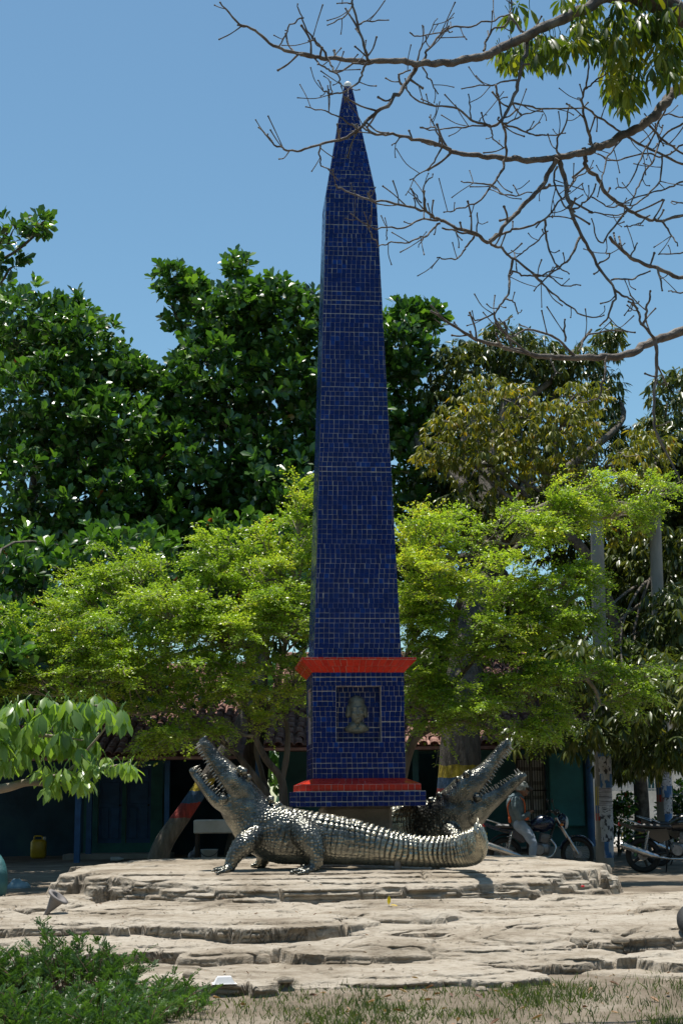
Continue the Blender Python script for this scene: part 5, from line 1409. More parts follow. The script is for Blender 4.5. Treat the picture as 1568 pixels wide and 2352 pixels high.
# ---- branch of broad hanging leaves reaching in at the left
fb = P(-520, 2350, 8.6); fb[2] = float(ground_z(fb[0:1], fb[1:2])[0]) - 0.05
ft = thing('broad_leaved_sapling', 'young tree with broad light green hanging compound leaves reaching in beside the veranda', 'tree', fb)
FB = []
def fbr(pts, r0, r1): FB.append(smooth_path([P(a, b_, Y) for a, b_, Y in pts], np.linspace(r0, r1, len(pts)), 6))
fbr([(-520, 2350, 8.6), (-480, 2100, 8.6), (-400, 1950, 8.5), (-300, 1880, 8.45), (-150, 1830, 8.4), (0, 1812, 8.35), (60, 1798, 8.3), (110, 1800, 8.3), (150, 1798, 8.3)], 0.06, 0.008)
fbr([(30, 1803, 8.35), (90, 1787, 8.3), (140, 1780, 8.3), (170, 1760, 8.3), (190, 1735, 8.3), (220, 1700, 8.3), (260, 1650, 8.3)], 0.014, 0.005)
fbr([(-400, 1950, 8.5), (-250, 1760, 8.5), (-100, 1680, 8.45), (40, 1640, 8.4), (140, 1630, 8.4), (230, 1620, 8.35)], 0.04, 0.006)
fbr([(-100, 1680, 8.45), (20, 1690, 8.4), (110, 1690, 8.35), (190, 1700, 8.3)], 0.02, 0.005)
fbr([(140, 1780, 8.3), (200, 1775, 8.3), (260, 1760, 8.3), (300, 1750, 8.3)], 0.01, 0.004)
bb = []
for p, r in FB: bb += tube(p, r, 8)
mk('stem', bb, MAT_TWIG, ft)
PF = palm_meshes(7, 5, 0.125, L_OVA, 0.62, MAT_FORE, 15, [0.2, 0.45, 0.7, 0.9, 0.35, 0.6, 0.8], 0.05)
PS = palm_meshes(4, 5, 0.095, L_OVA * np.array([1, 0.9, 1]), 0.6, MAT_FORE, 16, [0.6, 0.8, 1.0, 0.9], 0.05)
rl = np.random.default_rng(18)
def put(cx, cy, rx, ry, n, ms, s0=.8, s1=1.15):
    for _ in range(n):
        a = rl.uniform(0, 2 * math.pi); q = math.sqrt(rl.random())
        inst('leaf', ms[int(rl.integers(len(ms)))], ft, P(cx + rx * q * math.cos(a), cy + ry * q * math.sin(a), rl.uniform(8.05, 8.6)), (rl.uniform(-.35, .35), rl.uniform(-.35, .35), rl.uniform(0, 6.28)), (rl.uniform(s0, s1),) * 3)
put(40, 1640, 60, 35, 16, PF); put(140, 1630, 75, 32, 20, PF); put(225, 1625, 50, 28, 12, PF); put(270, 1640, 22, 25, 5, PF); put(60, 1700, 70, 30, 12, PF); put(160, 1690, 60, 35, 12, PF); put(15, 1720, 25, 40, 6, PF); put(200, 1690, 25, 30, 4, PF); put(-60, 1680, 60, 60, 12, PF)
put(120, 1770, 30, 25, 7, PS, .9, 1.3); put(180, 1780, 45, 28, 10, PS, .9, 1.3); put(250, 1755, 40, 18, 8, PS, .7, 1.0); put(292, 1760, 18, 14, 4, PS, .7, 1.0); put(215, 1740, 30, 20, 6, PS, .8, 1.1); put(130, 1800, 25, 18, 4, PS, .9, 1.2)
# ------------------------------------------------------------------ houses behind
MAT_TEAL = M('teal_wall_paint', (0.035, 0.15, 0.14), (0.02, 0.085, 0.085), 0.8, scale=2.2, bump=0.25, bscale=14)
MAT_TEALD = M('dark_teal_wall_paint', (0.022, 0.10, 0.10), (0.012, 0.05, 0.055), 0.8, scale=1.6, bump=0.25, bscale=14)
MAT_BLUEP = M('blue_door_paint', (0.025, 0.10, 0.24), (0.015, 0.06, 0.15), 0.6, scale=3, bump=0.2, bscale=20)
MAT_BLUEW = M('dark_blue_wall_paint', (0.018, 0.055, 0.085), (0.010, 0.030, 0.045), 0.85, scale=1.2, bump=0.3, bscale=12, c3=(0.03, 0.085, 0.10))
MAT_CLAY = M('clay_roof_tile', (0.24, 0.12, 0.09), (0.11, 0.06, 0.048), 0.85, scale=2.5, bump=0.4, bscale=25, c3=(0.38, 0.22, 0.18))
MAT_DARKW = M('dark_timber', (0.05, 0.035, 0.025), (0.025, 0.018, 0.013), 0.8, scale=5, bump=0.3)
MAT_WHITEP = M('dusty_white_paint', (0.56, 0.54, 0.50), (0.40, 0.38, 0.34), 0.7, scale=3, bump=0.2)
MAT_IRON = M('dark_iron', (0.03, 0.03, 0.03), (0.015, 0.015, 0.015), 0.5, 0.6, scale=8)
MAT_GREYW = M('grey_cement', (0.30, 0.28, 0.25), (0.20, 0.185, 0.165), 0.9, scale=2, bump=0.3)

def PX(px, Y): return float(P(px, 1839, Y)[0])
def PZ(py, Y): return float(P(784, py, Y)[2])
GZ = 0.24
def wall_with_holes(x0, x1, z0, z1, y, t, holes):
    """front wall as boxes round rectangular openings; holes sorted by x, not overlapping"""
    b = []; x = x0
    for (a, c, h0, h1) in sorted(holes):
        if a > x: b.append(bbox2(x, a, y, y + t, z0, z1))
        if h0 > z0: b.append(bbox2(a, c, y, y + t, z0, h0))
        if h1 < z1: b.append(bbox2(a, c, y, y + t, h1, z1))
        x = c
    if x < x1: b.append(bbox2(x, x1, y, y + t, z0, z1))
    return b
TILE_N = [0]
def barrel_mesh():
    n = 7; a = np.linspace(0, math.pi, n)
    pts = []
    for (yy, r) in ((0.0, 0.5), (1.0, 0.42)):
        for q in a: pts.append((r * math.cos(q), yy, r * math.sin(q) * 0.9))
    for (yy, r) in ((0.0, 0.43), (1.0, 0.36)):
        for q in a: pts.append((r * math.cos(q), yy, r * math.sin(q) * 0.9))
    Fc = []
    for i in range(n - 1):
        Fc.append([i, i + n, i + n + 1, i + 1]); Fc.append([2 * n + i, 2 * n + i + 1, 3 * n + i + 1, 3 * n + i]); Fc.append([i, i + 1, 2 * n + i + 1, 2 * n + i])
    return np.array(pts, float), np.array(Fc)
bt_v, bt_f = barrel_mesh()
_o = mk('roof_tile_src', [(bt_v, bt_f)], MAT_CLAY, None, True); BARREL = _o.data; bpy.data.objects.remove(_o)
def clay_roof(house, x0, x1, ye, ze, yr, zr, nsingle=300, seed=1):
    r = random.Random(seed)
    sl = math.atan2(zr - ze, yr - ye); L = math.hypot(zr - ze, yr - ye)
    deck = [(np.array([[x0, ye, ze - 0.05], [x1, ye, ze - 0.05], [x1, yr, zr - 0.05], [x0, yr, zr - 0.05], [x0, ye, ze - 0.11], [x1, ye, ze - 0.11], [x1, yr, zr - 0.11], [x0, yr, zr - 0.11]]),
             np.array([[0, 1, 2, 3], [7, 6, 5, 4], [0, 4, 5, 1], [1, 5, 6, 2], [2, 6, 7, 3], [3, 7, 4, 0]]))]
    # under-tiles: a rippled sheet just above the deck
    nx = int((x1 - x0) / 0.06); xs = np.linspace(x0, x1, nx)
    sh = np.array([[x, ye + (yr - ye) * f, ze + (zr - ze) * f - 0.02 + 0.02 * math.cos((x - x0) / 0.215 * 2 * math.pi)] for f in (0, 0.5, 1) for x in xs])
    roof = mk('roof', deck + [(sh, gridfaces(nx, 3))], MAT_CLAY, house, smooth=False)
    cols = int((x1 - x0) / 0.215); rows = int(L / 0.36)
    rest = []; cnt = 0
    for j in range(rows):
        for i in range(cols):
            x = x0 + (i + 0.5) * 0.215 + r.uniform(-.012, .012); s = j * 0.36 + r.uniform(-.02, .02)
            p = np.array([x, ye + math.cos(sl) * s - 0.06, ze + math.sin(sl) * s + 0.0 + r.uniform(0, .012)])
            sc = (0.185, 0.44, 0.15)
            rz = r.uniform(-.05, .05)
            if cnt < nsingle and j < 5:
                inst('roof_tile', BARREL, roof, p, (sl - 0.03, 0, rz), sc); cnt += 1
            else:
                rest.append((bt_v * np.array(sc) @ (rotx(sl - 0.03)).T + p, bt_f))
    if rest:
        q = mk('roof_tiles_above', rest, MAT_CLAY, house); q['kind'] = 'stuff'
    return roof

# left house
hl = thing('veranda_house', 'low house with clay tile roof, dark blue walls and blue veranda posts', 'house', (PX(240, 34), 34.0, GZ))
xa, xb = PX(-260, 34), PX(560, 34)
yw = 34.6
xd0, xd1 = PX(192, 33.6), PX(372, 33.6)
mk('wall', [bbox2(xa, xd0, 35.4, 35.6, GZ - 0.1, 3.1), bbox2(xd1, xb, 35.2, 35.4, GZ - 0.1, 3.1), bbox2(xa, xa + 0.2, 35.6, 40, GZ - 0.1, 3.1), bbox2(xb - 0.2, xb, 35.4, 40, GZ - 0.1, 3.1)], MAT_BLUEW, hl, smooth=False)
dz0, dz1 = PZ(1932, 33.7), 2.36
d1a, d1b, d2a, d2b = PX(226, 33.7), PX(281, 33.7), PX(290, 33.7), PX(347, 33.7)
mk('front_wall', wall_with_holes(xd0, xd1, GZ - 0.1, 2.85, 33.7, 0.18, [(d1a, d1b, dz0, dz1), (d2a, d2b, dz0, dz1)]) + [bbox2(xd0, xd0 + 0.15, 33.88, 35.4, GZ - 0.1, 2.85), bbox2(xd1 - 0.15, xd1, 33.88, 35.2, GZ - 0.1, 2.85)], MAT_TEAL, hl, smooth=False)
for (a, b_) in ((d1a, d1b), (d2a, d2b)):
    w = b_ - a
    dr = mk('door', [bbox2(a + 0.01, b_ - 0.01, 33.78, 33.83, dz0, dz1 - 0.01)], MAT_BLUEP, hl, smooth=False)
    zm = dz0 + (dz1 - dz0) * 0.48
    for (x0, x1, z0, z1) in ((a + 0.07, a + w / 2 - 0.03, dz0 + 0.1, zm - 0.04), (a + w / 2 + 0.03, b_ - 0.07, dz0 + 0.1, zm - 0.04), (a + 0.07, b_ - 0.07, zm + 0.04, dz0 + (dz1 - dz0) * 0.78), (a + 0.07, b_ - 0.07, dz0 + (dz1 - dz0) * 0.82, dz1 - 0.08)):
        mk('panel', rbox(((x0 + x1) / 2, 33.775, (z0 + z1) / 2), (x1 - x0, 0.03, z1 - z0), 0.01), MAT_BLUEP, dr, smooth=False)
    mk('handle', [sphere((b_ - 0.06, 33.75, zm), 0.025, 10, 6)], MAT_IRON, dr)
mk('step', rbox(((xd0 + xd1) / 2, 33.3, GZ + 0.05), (xd1 - xd0 + 0.6, 0.9, 0.16), 0.02), MAT_GREYW, hl, smooth=False)
for (px, Y, w) in ((181, 31.0, 0.12), (207, 33.0, 0.12), (592, 31.2, 0.10), (-40, 31.0, 0.12), (384, 31.6, 0.1)):
    x = PX(px, Y)
    p = mk('post', [bbox2(x - w / 2, x + w / 2, Y - w / 2, Y + w / 2, GZ - 0.1, 2.48)], MAT_BLUEP, hl, smooth=False)
mk('beam', [bbox2(xa, xb, 31.0, 31.12, 2.38, 2.50)], MAT_DARKW, hl, smooth=False)
# pierced blocks high in the blue wall
zz = PZ(1690, 35.3)
for i in range(7):
    x = PX(-6 + i * 22, 35.3)
    mk('vent_block', [bbox2(x - .1, x + .1, 35.36, 35.398, zz - .1, zz + .1)] + [bbox2(x - .105, x + .105, 35.34, 35.36, zz + q - .012, zz + q + .012) for q in (-.1, 0, .1)] + [bbox2(x + q - .012, x + q + .012, 35.338, 35.36, zz - .1, zz + .1) for q in (-.1, 0, .1)], MAT_BLUEW, hl, smooth=False)
clay_roof(hl, xa - 0.2, xb + 0.2, 30.7, 2.50, 37.6, 5.1, 300, 3)

# right house
hr = thing('teal_house', 'low teal-painted house with clay tile roof and a barred doorway', 'house', (PX(1200, 31), 32.0, GZ))
ya = 31.6
xa, xb = PX(640, ya), PX(1363, ya)
g0, g1 = PX(1186, ya), PX(1256, ya)
gz0, gz1 = PZ(1902, ya), PZ(1737, ya)
v0, v1 = PX(905, ya), PX(1100, ya)
mk('wall', wall_with_holes(xa, xb, GZ - 0.1, 3.05, ya, 0.2, [(g0, g1, gz0, gz1), (v0, v1, GZ - 0.1, 2.5)]) + [bbox2(xb - 0.2, xb, ya + 0.2, 37, GZ - 0.1, 3.05), bbox2(xa, xa + 0.2, ya + 0.2, 37, GZ - 0.1, 3.05), bbox2(xa, xb, 36.8, 37, GZ - 0.1, 3.05)], MAT_TEALD, hr, smooth=False)
x0, x1 = PX(1262, ya), PX(1340, ya)
mk('wall_panel', rbox(((x0 + x1) / 2, ya - 0.05, (gz1 + PZ(1895, ya)) / 2 - 0.02), (x1 - x0, 0.09, gz1 - PZ(1895, ya) + 0.1), 0.02), M('teal_shutter_paint', (0.03, 0.19, 0.19), (0.02, 0.12, 0.125), 0.6, scale=2, bump=0.15), hr, smooth=False)
xp = PX(1352, ya)
mk('corner_column', cyl((xp, ya - 0.12, GZ - 0.05), (xp, ya - 0.12, 2.7), 0.075), MAT_BLUEP, hr)
dr = mk('door', [bbox2(g0 + 0.01, g1 - 0.01, ya + 0.10, ya + 0.15, gz0, gz1)], MAT_GREYW, hr, smooth=False)
w = g1 - g0; hgt = gz1 - gz0
for i in range(2):
    for j in range(5):
        mk('panel', rbox((g0 + w * (0.27 + 0.46 * i), ya + 0.09, gz0 + hgt * (0.1 + 0.2 * j)), (w * 0.36, 0.03, hgt * 0.15), 0.012), MAT_WHITEP, dr, smooth=False)
gr = mk('grille', [bbox2(g0, g1, ya + 0.03, ya + 0.05, gz0 + hgt * 0.5 - 0.012, gz0 + hgt * 0.5 + 0.012)], MAT_IRON, hr, smooth=False)
for z in (gz0 + 0.1, gz1 - 0.1):
    mk('cross_bar', [bbox2(g0, g1, ya + 0.03, ya + 0.05, z - 0.012, z + 0.012)], MAT_IRON, gr, smooth=False)
for i in range(12):
    x = g0 + w * (i + 0.5) / 12
    mk('bar', cyl((x, ya + 0.04, gz0), (x, ya + 0.04, gz1), 0.008, nseg=6), MAT_IRON, gr)
for px in (955, 1098):
    x = PX(px, 30.4)
    mk('post', [bbox2(x - .06, x + .06, 30.34, 30.46, GZ - 0.1, 2.62)], MAT_TEALD, hr, smooth=False)
mk('beam', [bbox2(xa, xb, 30.36, 30.46, 2.52, 2.62)], MAT_DARKW, hr, smooth=False)
mk('plinth', [bbox2(v1, xb, ya - 0.3, ya - 0.02, GZ - 0.1, GZ + 0.25)], MAT_GREYW, hr, smooth=False)
clay_roof(hr, xa - 0.25, xb + 0.3, 30.0, 2.64, 37.0, 5.3, 300, 4)

# low white building, railing wall beyond the street
fw = thing('street_wall', 'low grey wall with white iron railing across the sunlit street', 'wall', (PX(1480, 46.8), 46.8, 0.25))
x0, x1 = PX(1395, 46.8), PX(1800, 46.8)
ztop = PZ(1822, 46.8)
mk('base_wall', [bbox2(x0, x1, 46.7, 46.9, 0.1, ztop)], MAT_WHITEP, fw, smooth=False)
zt2 = PZ(1775, 46.8)
for i in range(6):
    x = x0 + (x1 - x0) * i / 5
    mk('pillar', [bbox2(x - .12, x + .12, 46.64, 46.96, ztop, zt2 + 0.1)], MAT_WHITEP, fw, smooth=False)
for i in range(50):
    x = x0 + (x1 - x0) * (i + 0.5) / 50
    mk('railing_bar', [bbox2(x - .012, x + .012, 46.79, 46.81, ztop, zt2)], MAT_WHITEP, fw, smooth=False)
mk('rail', [bbox2(x0, x1, 46.78, 46.82, zt2 - .04, zt2), bbox2(x0, x1, 46.78, 46.82, ztop + .03, ztop + .07)], MAT_WHITEP, fw, smooth=False)
hb = thing('street_house', 'plain whitewashed house set back behind the railing wall', 'house', (PX(1560, 52), 52, 0.25))
bx0, bx1 = PX(1405, 52), PX(1900, 52)
mk('wall', wall_with_holes(bx0, bx1, 0.1, 4.2, 52, 0.2, [(bx0 + 1.2, bx0 + 2.2, 0.25, 2.4), (bx0 + 3.6, bx0 + 4.8, 1.2, 2.4)]) + [bbox2(bx0, bx0 + .2, 52.2, 58, .1, 4.2), bbox2(bx1 - .2, bx1, 52.2, 58, .1, 4.2)], MAT_WHITEP, hb, smooth=False)
mk('door', [bbox2(bx0 + 1.2, bx0 + 2.2, 52.1, 52.15, .25, 2.4)], MAT_TEALD, hb, smooth=False)
wn_ = mk('window', [bbox2(bx0 + 3.6, bx0 + 4.8, 52.12, 52.15, 1.2, 2.4)], MAT_DARKW, hb, smooth=False)
mk('frame', [bbox2(bx0 + 4.17, bx0 + 4.23, 52.06, 52.12, 1.2, 2.4), bbox2(bx0 + 3.6, bx0 + 4.8, 52.04, 52.06, 1.77, 1.83)], MAT_WHITEP, wn_, smooth=False)
mk('roof', [bbox2(bx0 - .3, bx1 + .3, 51.6, 58.3, 4.2, 4.4)], MAT_GREYW, hb, smooth=False)
# far wood closing the view between the houses
def far_wood():
    rng = np.random.default_rng(55)
    n = 15000
    x = rng.uniform(-42, 50, n); y = rng.uniform(60, 74, n)
    top = 7.0 + 1.8 * fbm2(x * 0.12, y * 0.05, 3, 5) + 0.8 * fbm2(x * 0.6, y * 0.3, 2, 6)
    z = 0.3 + (top - 0.3) * rng.random(n) ** 0.7
    pos = np.stack([x, y, z], -1)
    X = rnd_dir(n, rng); Z = nrm(rnd_dir(n, rng) + np.array([0, -0.3, 0.9]))
    V, Fc = place(L_ALM, T8, pos, X, Z, rng.uniform(0.6, 1.2, n))
    o = mk('far_wood', [(V, Fc)], MAT_ALM, None, True, np.repeat(rng.random(n), 8))
    o['kind'] = 'stuff'; o['label'] = 'distant dark green trees closing the view beyond the houses'; o['category'] = 'trees'
far_wood()
def unseen_ring_wood():
    """unseen trees added behind the viewer to cut low sky fill and darken reflections"""
    rng = np.random.default_rng(56)
    n = 15000
    a = rng.uniform(math.radians(158), math.radians(382), n); R = rng.uniform(20, 27, n)
    x = R * np.cos(a) * 1.15; y = 2 + R * np.sin(a)
    top = 10.0 + 2.5 * fbm2(a * 5, R * 0.1, 3, 8)
    z = 0.1 + top * rng.random(n) ** 0.8
    V, Fc = place(L_ALM, T8, np.stack([x, y, z], -1), rnd_dir(n, rng), nrm(rnd_dir(n, rng) + np.array([0, 0, 0.9])), rng.uniform(0.7, 1.3, n))
    o = mk('added_rear_wood', [(V, Fc)], MAT_ALM, None, True, np.repeat(rng.random(n), 8))  # out-of-view leaf mass, added to reduce fill light on the front faces
    o['kind'] = 'stuff'; o['label'] = 'added unseen green trees behind the viewer, dimming fill light and reflections'; o['category'] = 'trees'
unseen_ring_wood()

# leaning trunk with painted bands, to the left behind the rock
def banded_mat(name, z_y, z_b, z_r, z_end):
    """bark painted with yellow, blue and red rings at given heights above the object's base"""
    m, nt, out = newmat(name)
    b = nt.nodes.new('ShaderNodeBsdfPrincipled'); nt.links.new(b.outputs[0], out.inputs[0]); b.inputs['Roughness'].default_value = 0.85
    tc = nt.nodes.new('ShaderNodeTexCoord'); sp = nt.nodes.new('ShaderNodeSeparateXYZ'); nt.links.new(tc.outputs['Object'], sp.inputs[0])
    nz = noise_node(nt, 5, 3); ad = nt.nodes.new('ShaderNodeMath'); ad.operation = 'MULTIPLY_ADD'
    nt.links.new(nz.outputs[0], ad.inputs[0]); ad.inputs[1].default_value = 0.12; nt.links.new(sp.outputs[2], ad.inputs[2])
    mr = nt.nodes.new('ShaderNodeMapRange'); nt.links.new(ad.outputs[0], mr.inputs[0]); mr.inputs[1].default_value = 0.0; mr.inputs[2].default_value = 4.0
    r = nt.nodes.new('ShaderNodeValToRGB'); r.color_ramp.interpolation = 'CONSTANT'
    e = r.color_ramp.elements
    cols = [(0.0, (0.15, 0.128, 0.10)), (z_r / 4, (0.25, 0.028, 0.02)), (z_b / 4, (0.025, 0.075, 0.15)), (z_y / 4, (0.36, 0.27, 0.015)), (z_end / 4, (0.10, 0.085, 0.068))]
    while len(e) < len(cols): e.new(0.5)
    for i, (p_, c) in enumerate(cols): e[i].position = p_; e[i].color = (*c, 1)
    nt.links.new(mr.outputs[0], r.inputs[0])
    n2 = noise_node(nt, 3.5, 6, stretch=(3, 3, 0.6)); r2 = ramp(nt, [(0.3, (0.4, 0.4, 0.4)), (0.65, (1.15, 1.15, 1.15))]); nt.links.new(n2.outputs[0], r2.inputs[0])
    mx = nt.nodes.new('ShaderNodeMix'); mx.data_type = 'RGBA'; mx.blend_type = 'MULTIPLY'; mx.inputs['Factor'].default_value = 1
    nt.links.new(r.outputs[0], mx.inputs['A']); nt.links.new(r2.outputs[0], mx.inputs['B']); nt.links.new(mx.outputs['Result'], b.inputs['Base Color'])
    bp = nt.nodes.new('ShaderNodeBump'); bp.inputs['Strength'].default_value = 1.0; bp.inputs['Distance'].default_value = 0.06
    n3 = noise_node(nt, 9, 6, stretch=(3, 3, 0.5)); nt.links.new(n3.outputs[0], bp.inputs['Height']); nt.links.new(bp.outputs[0], b.inputs['Normal'])
    return m
def zrel(py, Y, base): return PZ(py, Y) - base
lb = P(352, 1985, 27.0)
lz = float(ground_z(lb[0:1], lb[1:2])[0]) - 0.1
lb[2] = lz
leaner = thing('leaning_tree', 'leaning tree trunk ringed with yellow, blue and red paint, behind the rock', 'tree', lb)
lm = banded_mat('banded_bark_leaning', zrel(1808, 27, lz), zrel(1835, 27, lz), zrel(1868, 27, lz), zrel(1780, 27, lz))
p, r = smooth_path([lb, P(375, 1940, 27), P(420, 1872, 27.1), P(465, 1805, 27.2), P(500, 1750, 27.3), P(560, 1650, 27.6), P(600, 1500, 28.2), P(560, 1300, 29)], [.21, .18, .16, .15, .14, .13, .11, .08], 7)
mk('trunk', tube(p, r, 16), lm, leaner)
rngl = np.random.default_rng(31)
el = [(560, 1250, 29, 120, 70, 1.2), (450, 1330, 29, 110, 60, 1.2), (650, 1380, 29, 90, 90, 1.2), (330, 1400, 29, 110, 70, 1.2), (200, 1590, 29, 150, 60, 1.2), (420, 1560, 29, 150, 60, 1.2)]
pt, out, E = crown_points(el, 620, rngl, 0.6)
lbuf = limb_set(P(600, 1480, 28.3), [e[0] for e in E], 0.07, 0.02, rngl)
mk('limbs', lbuf, MAT_BARK, leaner)
B_, X_, Z_, S_ = rosettes(pt, out, rngl, 8, .16, .28)
V, Fc = place(L_ALM, T8, B_, X_, Z_, S_)
f = mk('foliage', [(V, Fc)], MAT_ALM, leaner, True, np.repeat(rngl.random(len(B_)), 8)); f['kind'] = 'stuff'
# paint bands on the stout trunk at the right
for o in bpy.data.objects:
    if o.name.startswith('trunk') and o.parent and 'stout trunk' in o.parent.get('label', ''):
        bz = BASE[o.parent.name][2]
        o.data.materials[0] = banded_mat('banded_bark_stout', zrel(1783, 28.5, bz), zrel(1806, 28.5, bz), zrel(1835, 28.5, bz), zrel(1752, 28.5, bz))

# dark bushes between the poles and the street
def bush(label, ells, n, seed):
    rng = np.random.default_rng(seed)
    q = P(ells[0][0], 1960, ells[0][2]); q[2] = float(ground_z(q[0:1], q[1:2])[0])
    root = thing('bush', label, 'bush', q, 'dark bushes by the street')
    pt, out, E = crown_points(ells, n, rng, 0.7, 0.6, 0.3)
    mk('stems', limb_set(q, [e[0] for e in E], 0.03, 0.01, rng), MAT_BARK, root)['kind'] = 'stuff'
    B_, X_, Z_, S_ = rosettes(pt, out, rng, 6, .09, .17)
    V, Fc = place(L_OVA, T8, B_, X_, Z_, S_)
    f = mk('foliage', [(V, Fc)], MAT_ALM, root, True, np.repeat(rng.random(len(B_)), 8)); f['kind'] = 'stuff'
bush('dark leafy bush between the two postered poles', [(1420, 1900, 32, 26, 45, .5), (1435, 1850, 32, 22, 26, .4), (1450, 1925, 32, 40, 28, .5)], 260, 401)
bush('dark leafy bush right behind the second postered pole', [(1545, 1880, 33, 34, 45, .5), (1575, 1850, 33, 40, 50, .6), (1510, 1915, 33, 34, 30, .5)], 300, 402)
# ------------------------------------------------------------------ poles, motorcycles, rider
MAT_POLE = M('weathered_pole_concrete', (0.27, 0.255, 0.23), (0.17, 0.16, 0.14), 0.9, scale=1.5, bump=0.3, bscale=20, stretch=(2, 2, 0.6))
def poster_mat(name, paper, ink, sx, sz, thr=0.55):
    m, nt, out = newmat(name)
    b = nt.nodes.new('ShaderNodeBsdfPrincipled'); nt.links.new(b.outputs[0], out.inputs[0]); b.inputs['Roughness'].default_value = 0.75
    tc = nt.nodes.new('ShaderNodeTexCoord'); mp = nt.nodes.new('ShaderNodeMapping'); mp.inputs['Scale'].default_value = (sx, sx, sz)
    nt.links.new(tc.outputs['Object'], mp.inputs[0])
    n = nt.nodes.new('ShaderNodeTexNoise'); n.inputs['Scale'].default_value = 1.0; n.inputs['Detail'].default_value = 2; nt.links.new(mp.outputs[0], n.inputs[0])
    r = ramp(nt, [(thr - 0.02, paper), (thr + 0.02, ink)]); nt.links.new(n.outputs[0], r.inputs[0])
    n2 = noise_node(nt, 6, 5); r2 = ramp(nt, [(0.35, (0.55, 0.52, 0.47)), (0.55, (1, 1, 1))]); nt.links.new(n2.outputs[0], r2.inputs[0])
    mx = nt.nodes.new('ShaderNodeMix'); mx.data_type = 'RGBA'; mx.blend_type = 'MULTIPLY'; mx.inputs['Factor'].default_value = 0.8
    nt.links.new(r.outputs[0], mx.inputs['A']); nt.links.new(r2.outputs[0], mx.inputs['B']); nt.links.new(mx.outputs['Result'], b.inputs['Base Color'])
    return m
PO = [poster_mat('poster_print_small', (0.50, 0.50, 0.54), (0.10, 0.10, 0.12), 14, 40, 0.58), poster_mat('poster_print_large', (0.46, 0.46, 0.48), (0.05, 0.05, 0.06), 16, 11, 0.56), poster_mat('poster_print_blue', (0.42, 0.44, 0.48), (0.04, 0.14, 0.34), 9, 3.5, 0.50), poster_mat('poster_print_lines', (0.47, 0.46, 0.52), (0.22, 0.21, 0.25), 2, 60, 0.52)]
MAT_PBLUE = M('poster_blue', (0.05, 0.17, 0.36), (0.03, 0.10, 0.24), 0.7, scale=8)
def pole(label, bx, by, bY, tx, ty, r0, r1, sheets, bands):
    b = P(bx, by, bY); b[2] = float(surf_z(b[0], b[1])[0]) - 0.1
    t = P(tx, ty, bY)
    root = thing('utility_pole', label, 'pole', b, 'concrete utility poles')
    mk('shaft', cyl(b, t, r0, r1, 24), MAT_POLE, root)
    H = t[2] - b[2]
    def arc(py0, py1, a0, a1, dr, mat, name):
        z0, z1 = P(784, py0, bY)[2], P(784, py1, bY)[2]
        n = 14; V = []
        for z in np.linspace(z0, z1, 5):
            f = (z - b[2]) / H; c = b + (t - b) * f; rr = r0 + (r1 - r0) * f + dr
            for a in np.linspace(a0, a1, n):
                V.append((c[0] + rr * math.sin(a), c[1] - rr * math.cos(a), z))
        return mk(name, [(np.array(V), gridfaces(n, 5))], mat, root)
    for (p0, p1, mat) in bands: arc(p0, p1, -math.pi, math.pi, 0.003, mat, 'painted_band')
    for k, (p0, p1, a0, a1, mat) in enumerate(sheets): arc(p0, p1, a0, a1, 0.006 + 0.0025 * (k % 4), mat, 'poster')
    return root
MY = M('yellow_band_paint', (0.42, 0.33, 0.02), None, 0.7); MB = M('blue_band_paint', (0.02, 0.08, 0.22), None, 0.7); MR = M('red_band_paint', (0.30, 0.025, 0.02), None, 0.7)
pole('concrete utility pole covered with posters next to the teal house corner', 1388, 1985, 27.2, 1368, 1150, .165, .12,
     [(1722, 1706, -.7, 1.3, PO[1]), (1745, 1722, -.75, 1.35, MAT_PBLUE), (1785, 1743, -.65, 1.4, PO[1]), (1815, 1783, -.5, 1.3, PO[2]), (1858, 1812, -.75, 1.4, PO[3]), (1880, 1856, -.7, 1.35, PO[0]), (1905, 1878, -.6, 1.4, PO[1]), (1938, 1900, -.5, 1.35, PO[1]), (1975, 1935, -.2, 1.2, PO[2])],
     [(1855, 1812, MY), (1873, 1855, MB), (1890, 1873, MR)])
pole('concrete utility pole with blue and white posters behind the parked motorcycle', 1527, 1950, 29.5, 1500, 1100, .16, .115,
     [(1752, 1726, -.5, 1.2, PO[2]), (1795, 1750, -.7, 1.35, PO[3]), (1815, 1793, -.6, 1.3, PO[0]), (1838, 1812, -.4, 1.3, PO[2]), (1880, 1838, -.3, 1.2, PO[1]), (1905, 1875, -.2, 1.0, PO[2])],
     [(1815, 1800, MY), (1832, 1815, MB), (1848, 1832, MR)])
# slack cables
MAT_CABLE = M('black_cable', (0.02, 0.02, 0.02), (0.012, 0.012, 0.012), 0.6)

MAT_TYRE = M('black_rubber', (0.022, 0.022, 0.022), (0.012, 0.012, 0.012), 0.8, scale=20, bump=0.3, bscale=60)
MAT_CHROME = M('dull_chrome', (0.55, 0.55, 0.56), (0.38, 0.38, 0.39), 0.25, 0.9, scale=12)
MAT_ALLOY = M('grey_alloy', (0.28, 0.28, 0.29), (0.16, 0.16, 0.17), 0.45, 0.7, scale=10)
MAT_PLAST = M('black_plastic', (0.02, 0.02, 0.022), (0.012, 0.012, 0.013), 0.45, scale=10)
MAT_SEAT = M('black_vinyl', (0.028, 0.028, 0.03), (0.018, 0.018, 0.02), 0.5, scale=10, bump=0.2)
MAT_TANKB = M('dark_blue_lacquer', (0.006, 0.014, 0.05), (0.004, 0.010, 0.03), 0.25, scale=6, coat=0.4)
MAT_TANKK = M('black_lacquer', (0.015, 0.015, 0.018), (0.01, 0.01, 0.012), 0.18, scale=6, coat=0.6)
MAT_LENS = M('headlamp_glass', (0.6, 0.62, 0.64), (0.45, 0.46, 0.48), 0.12, scale=5)
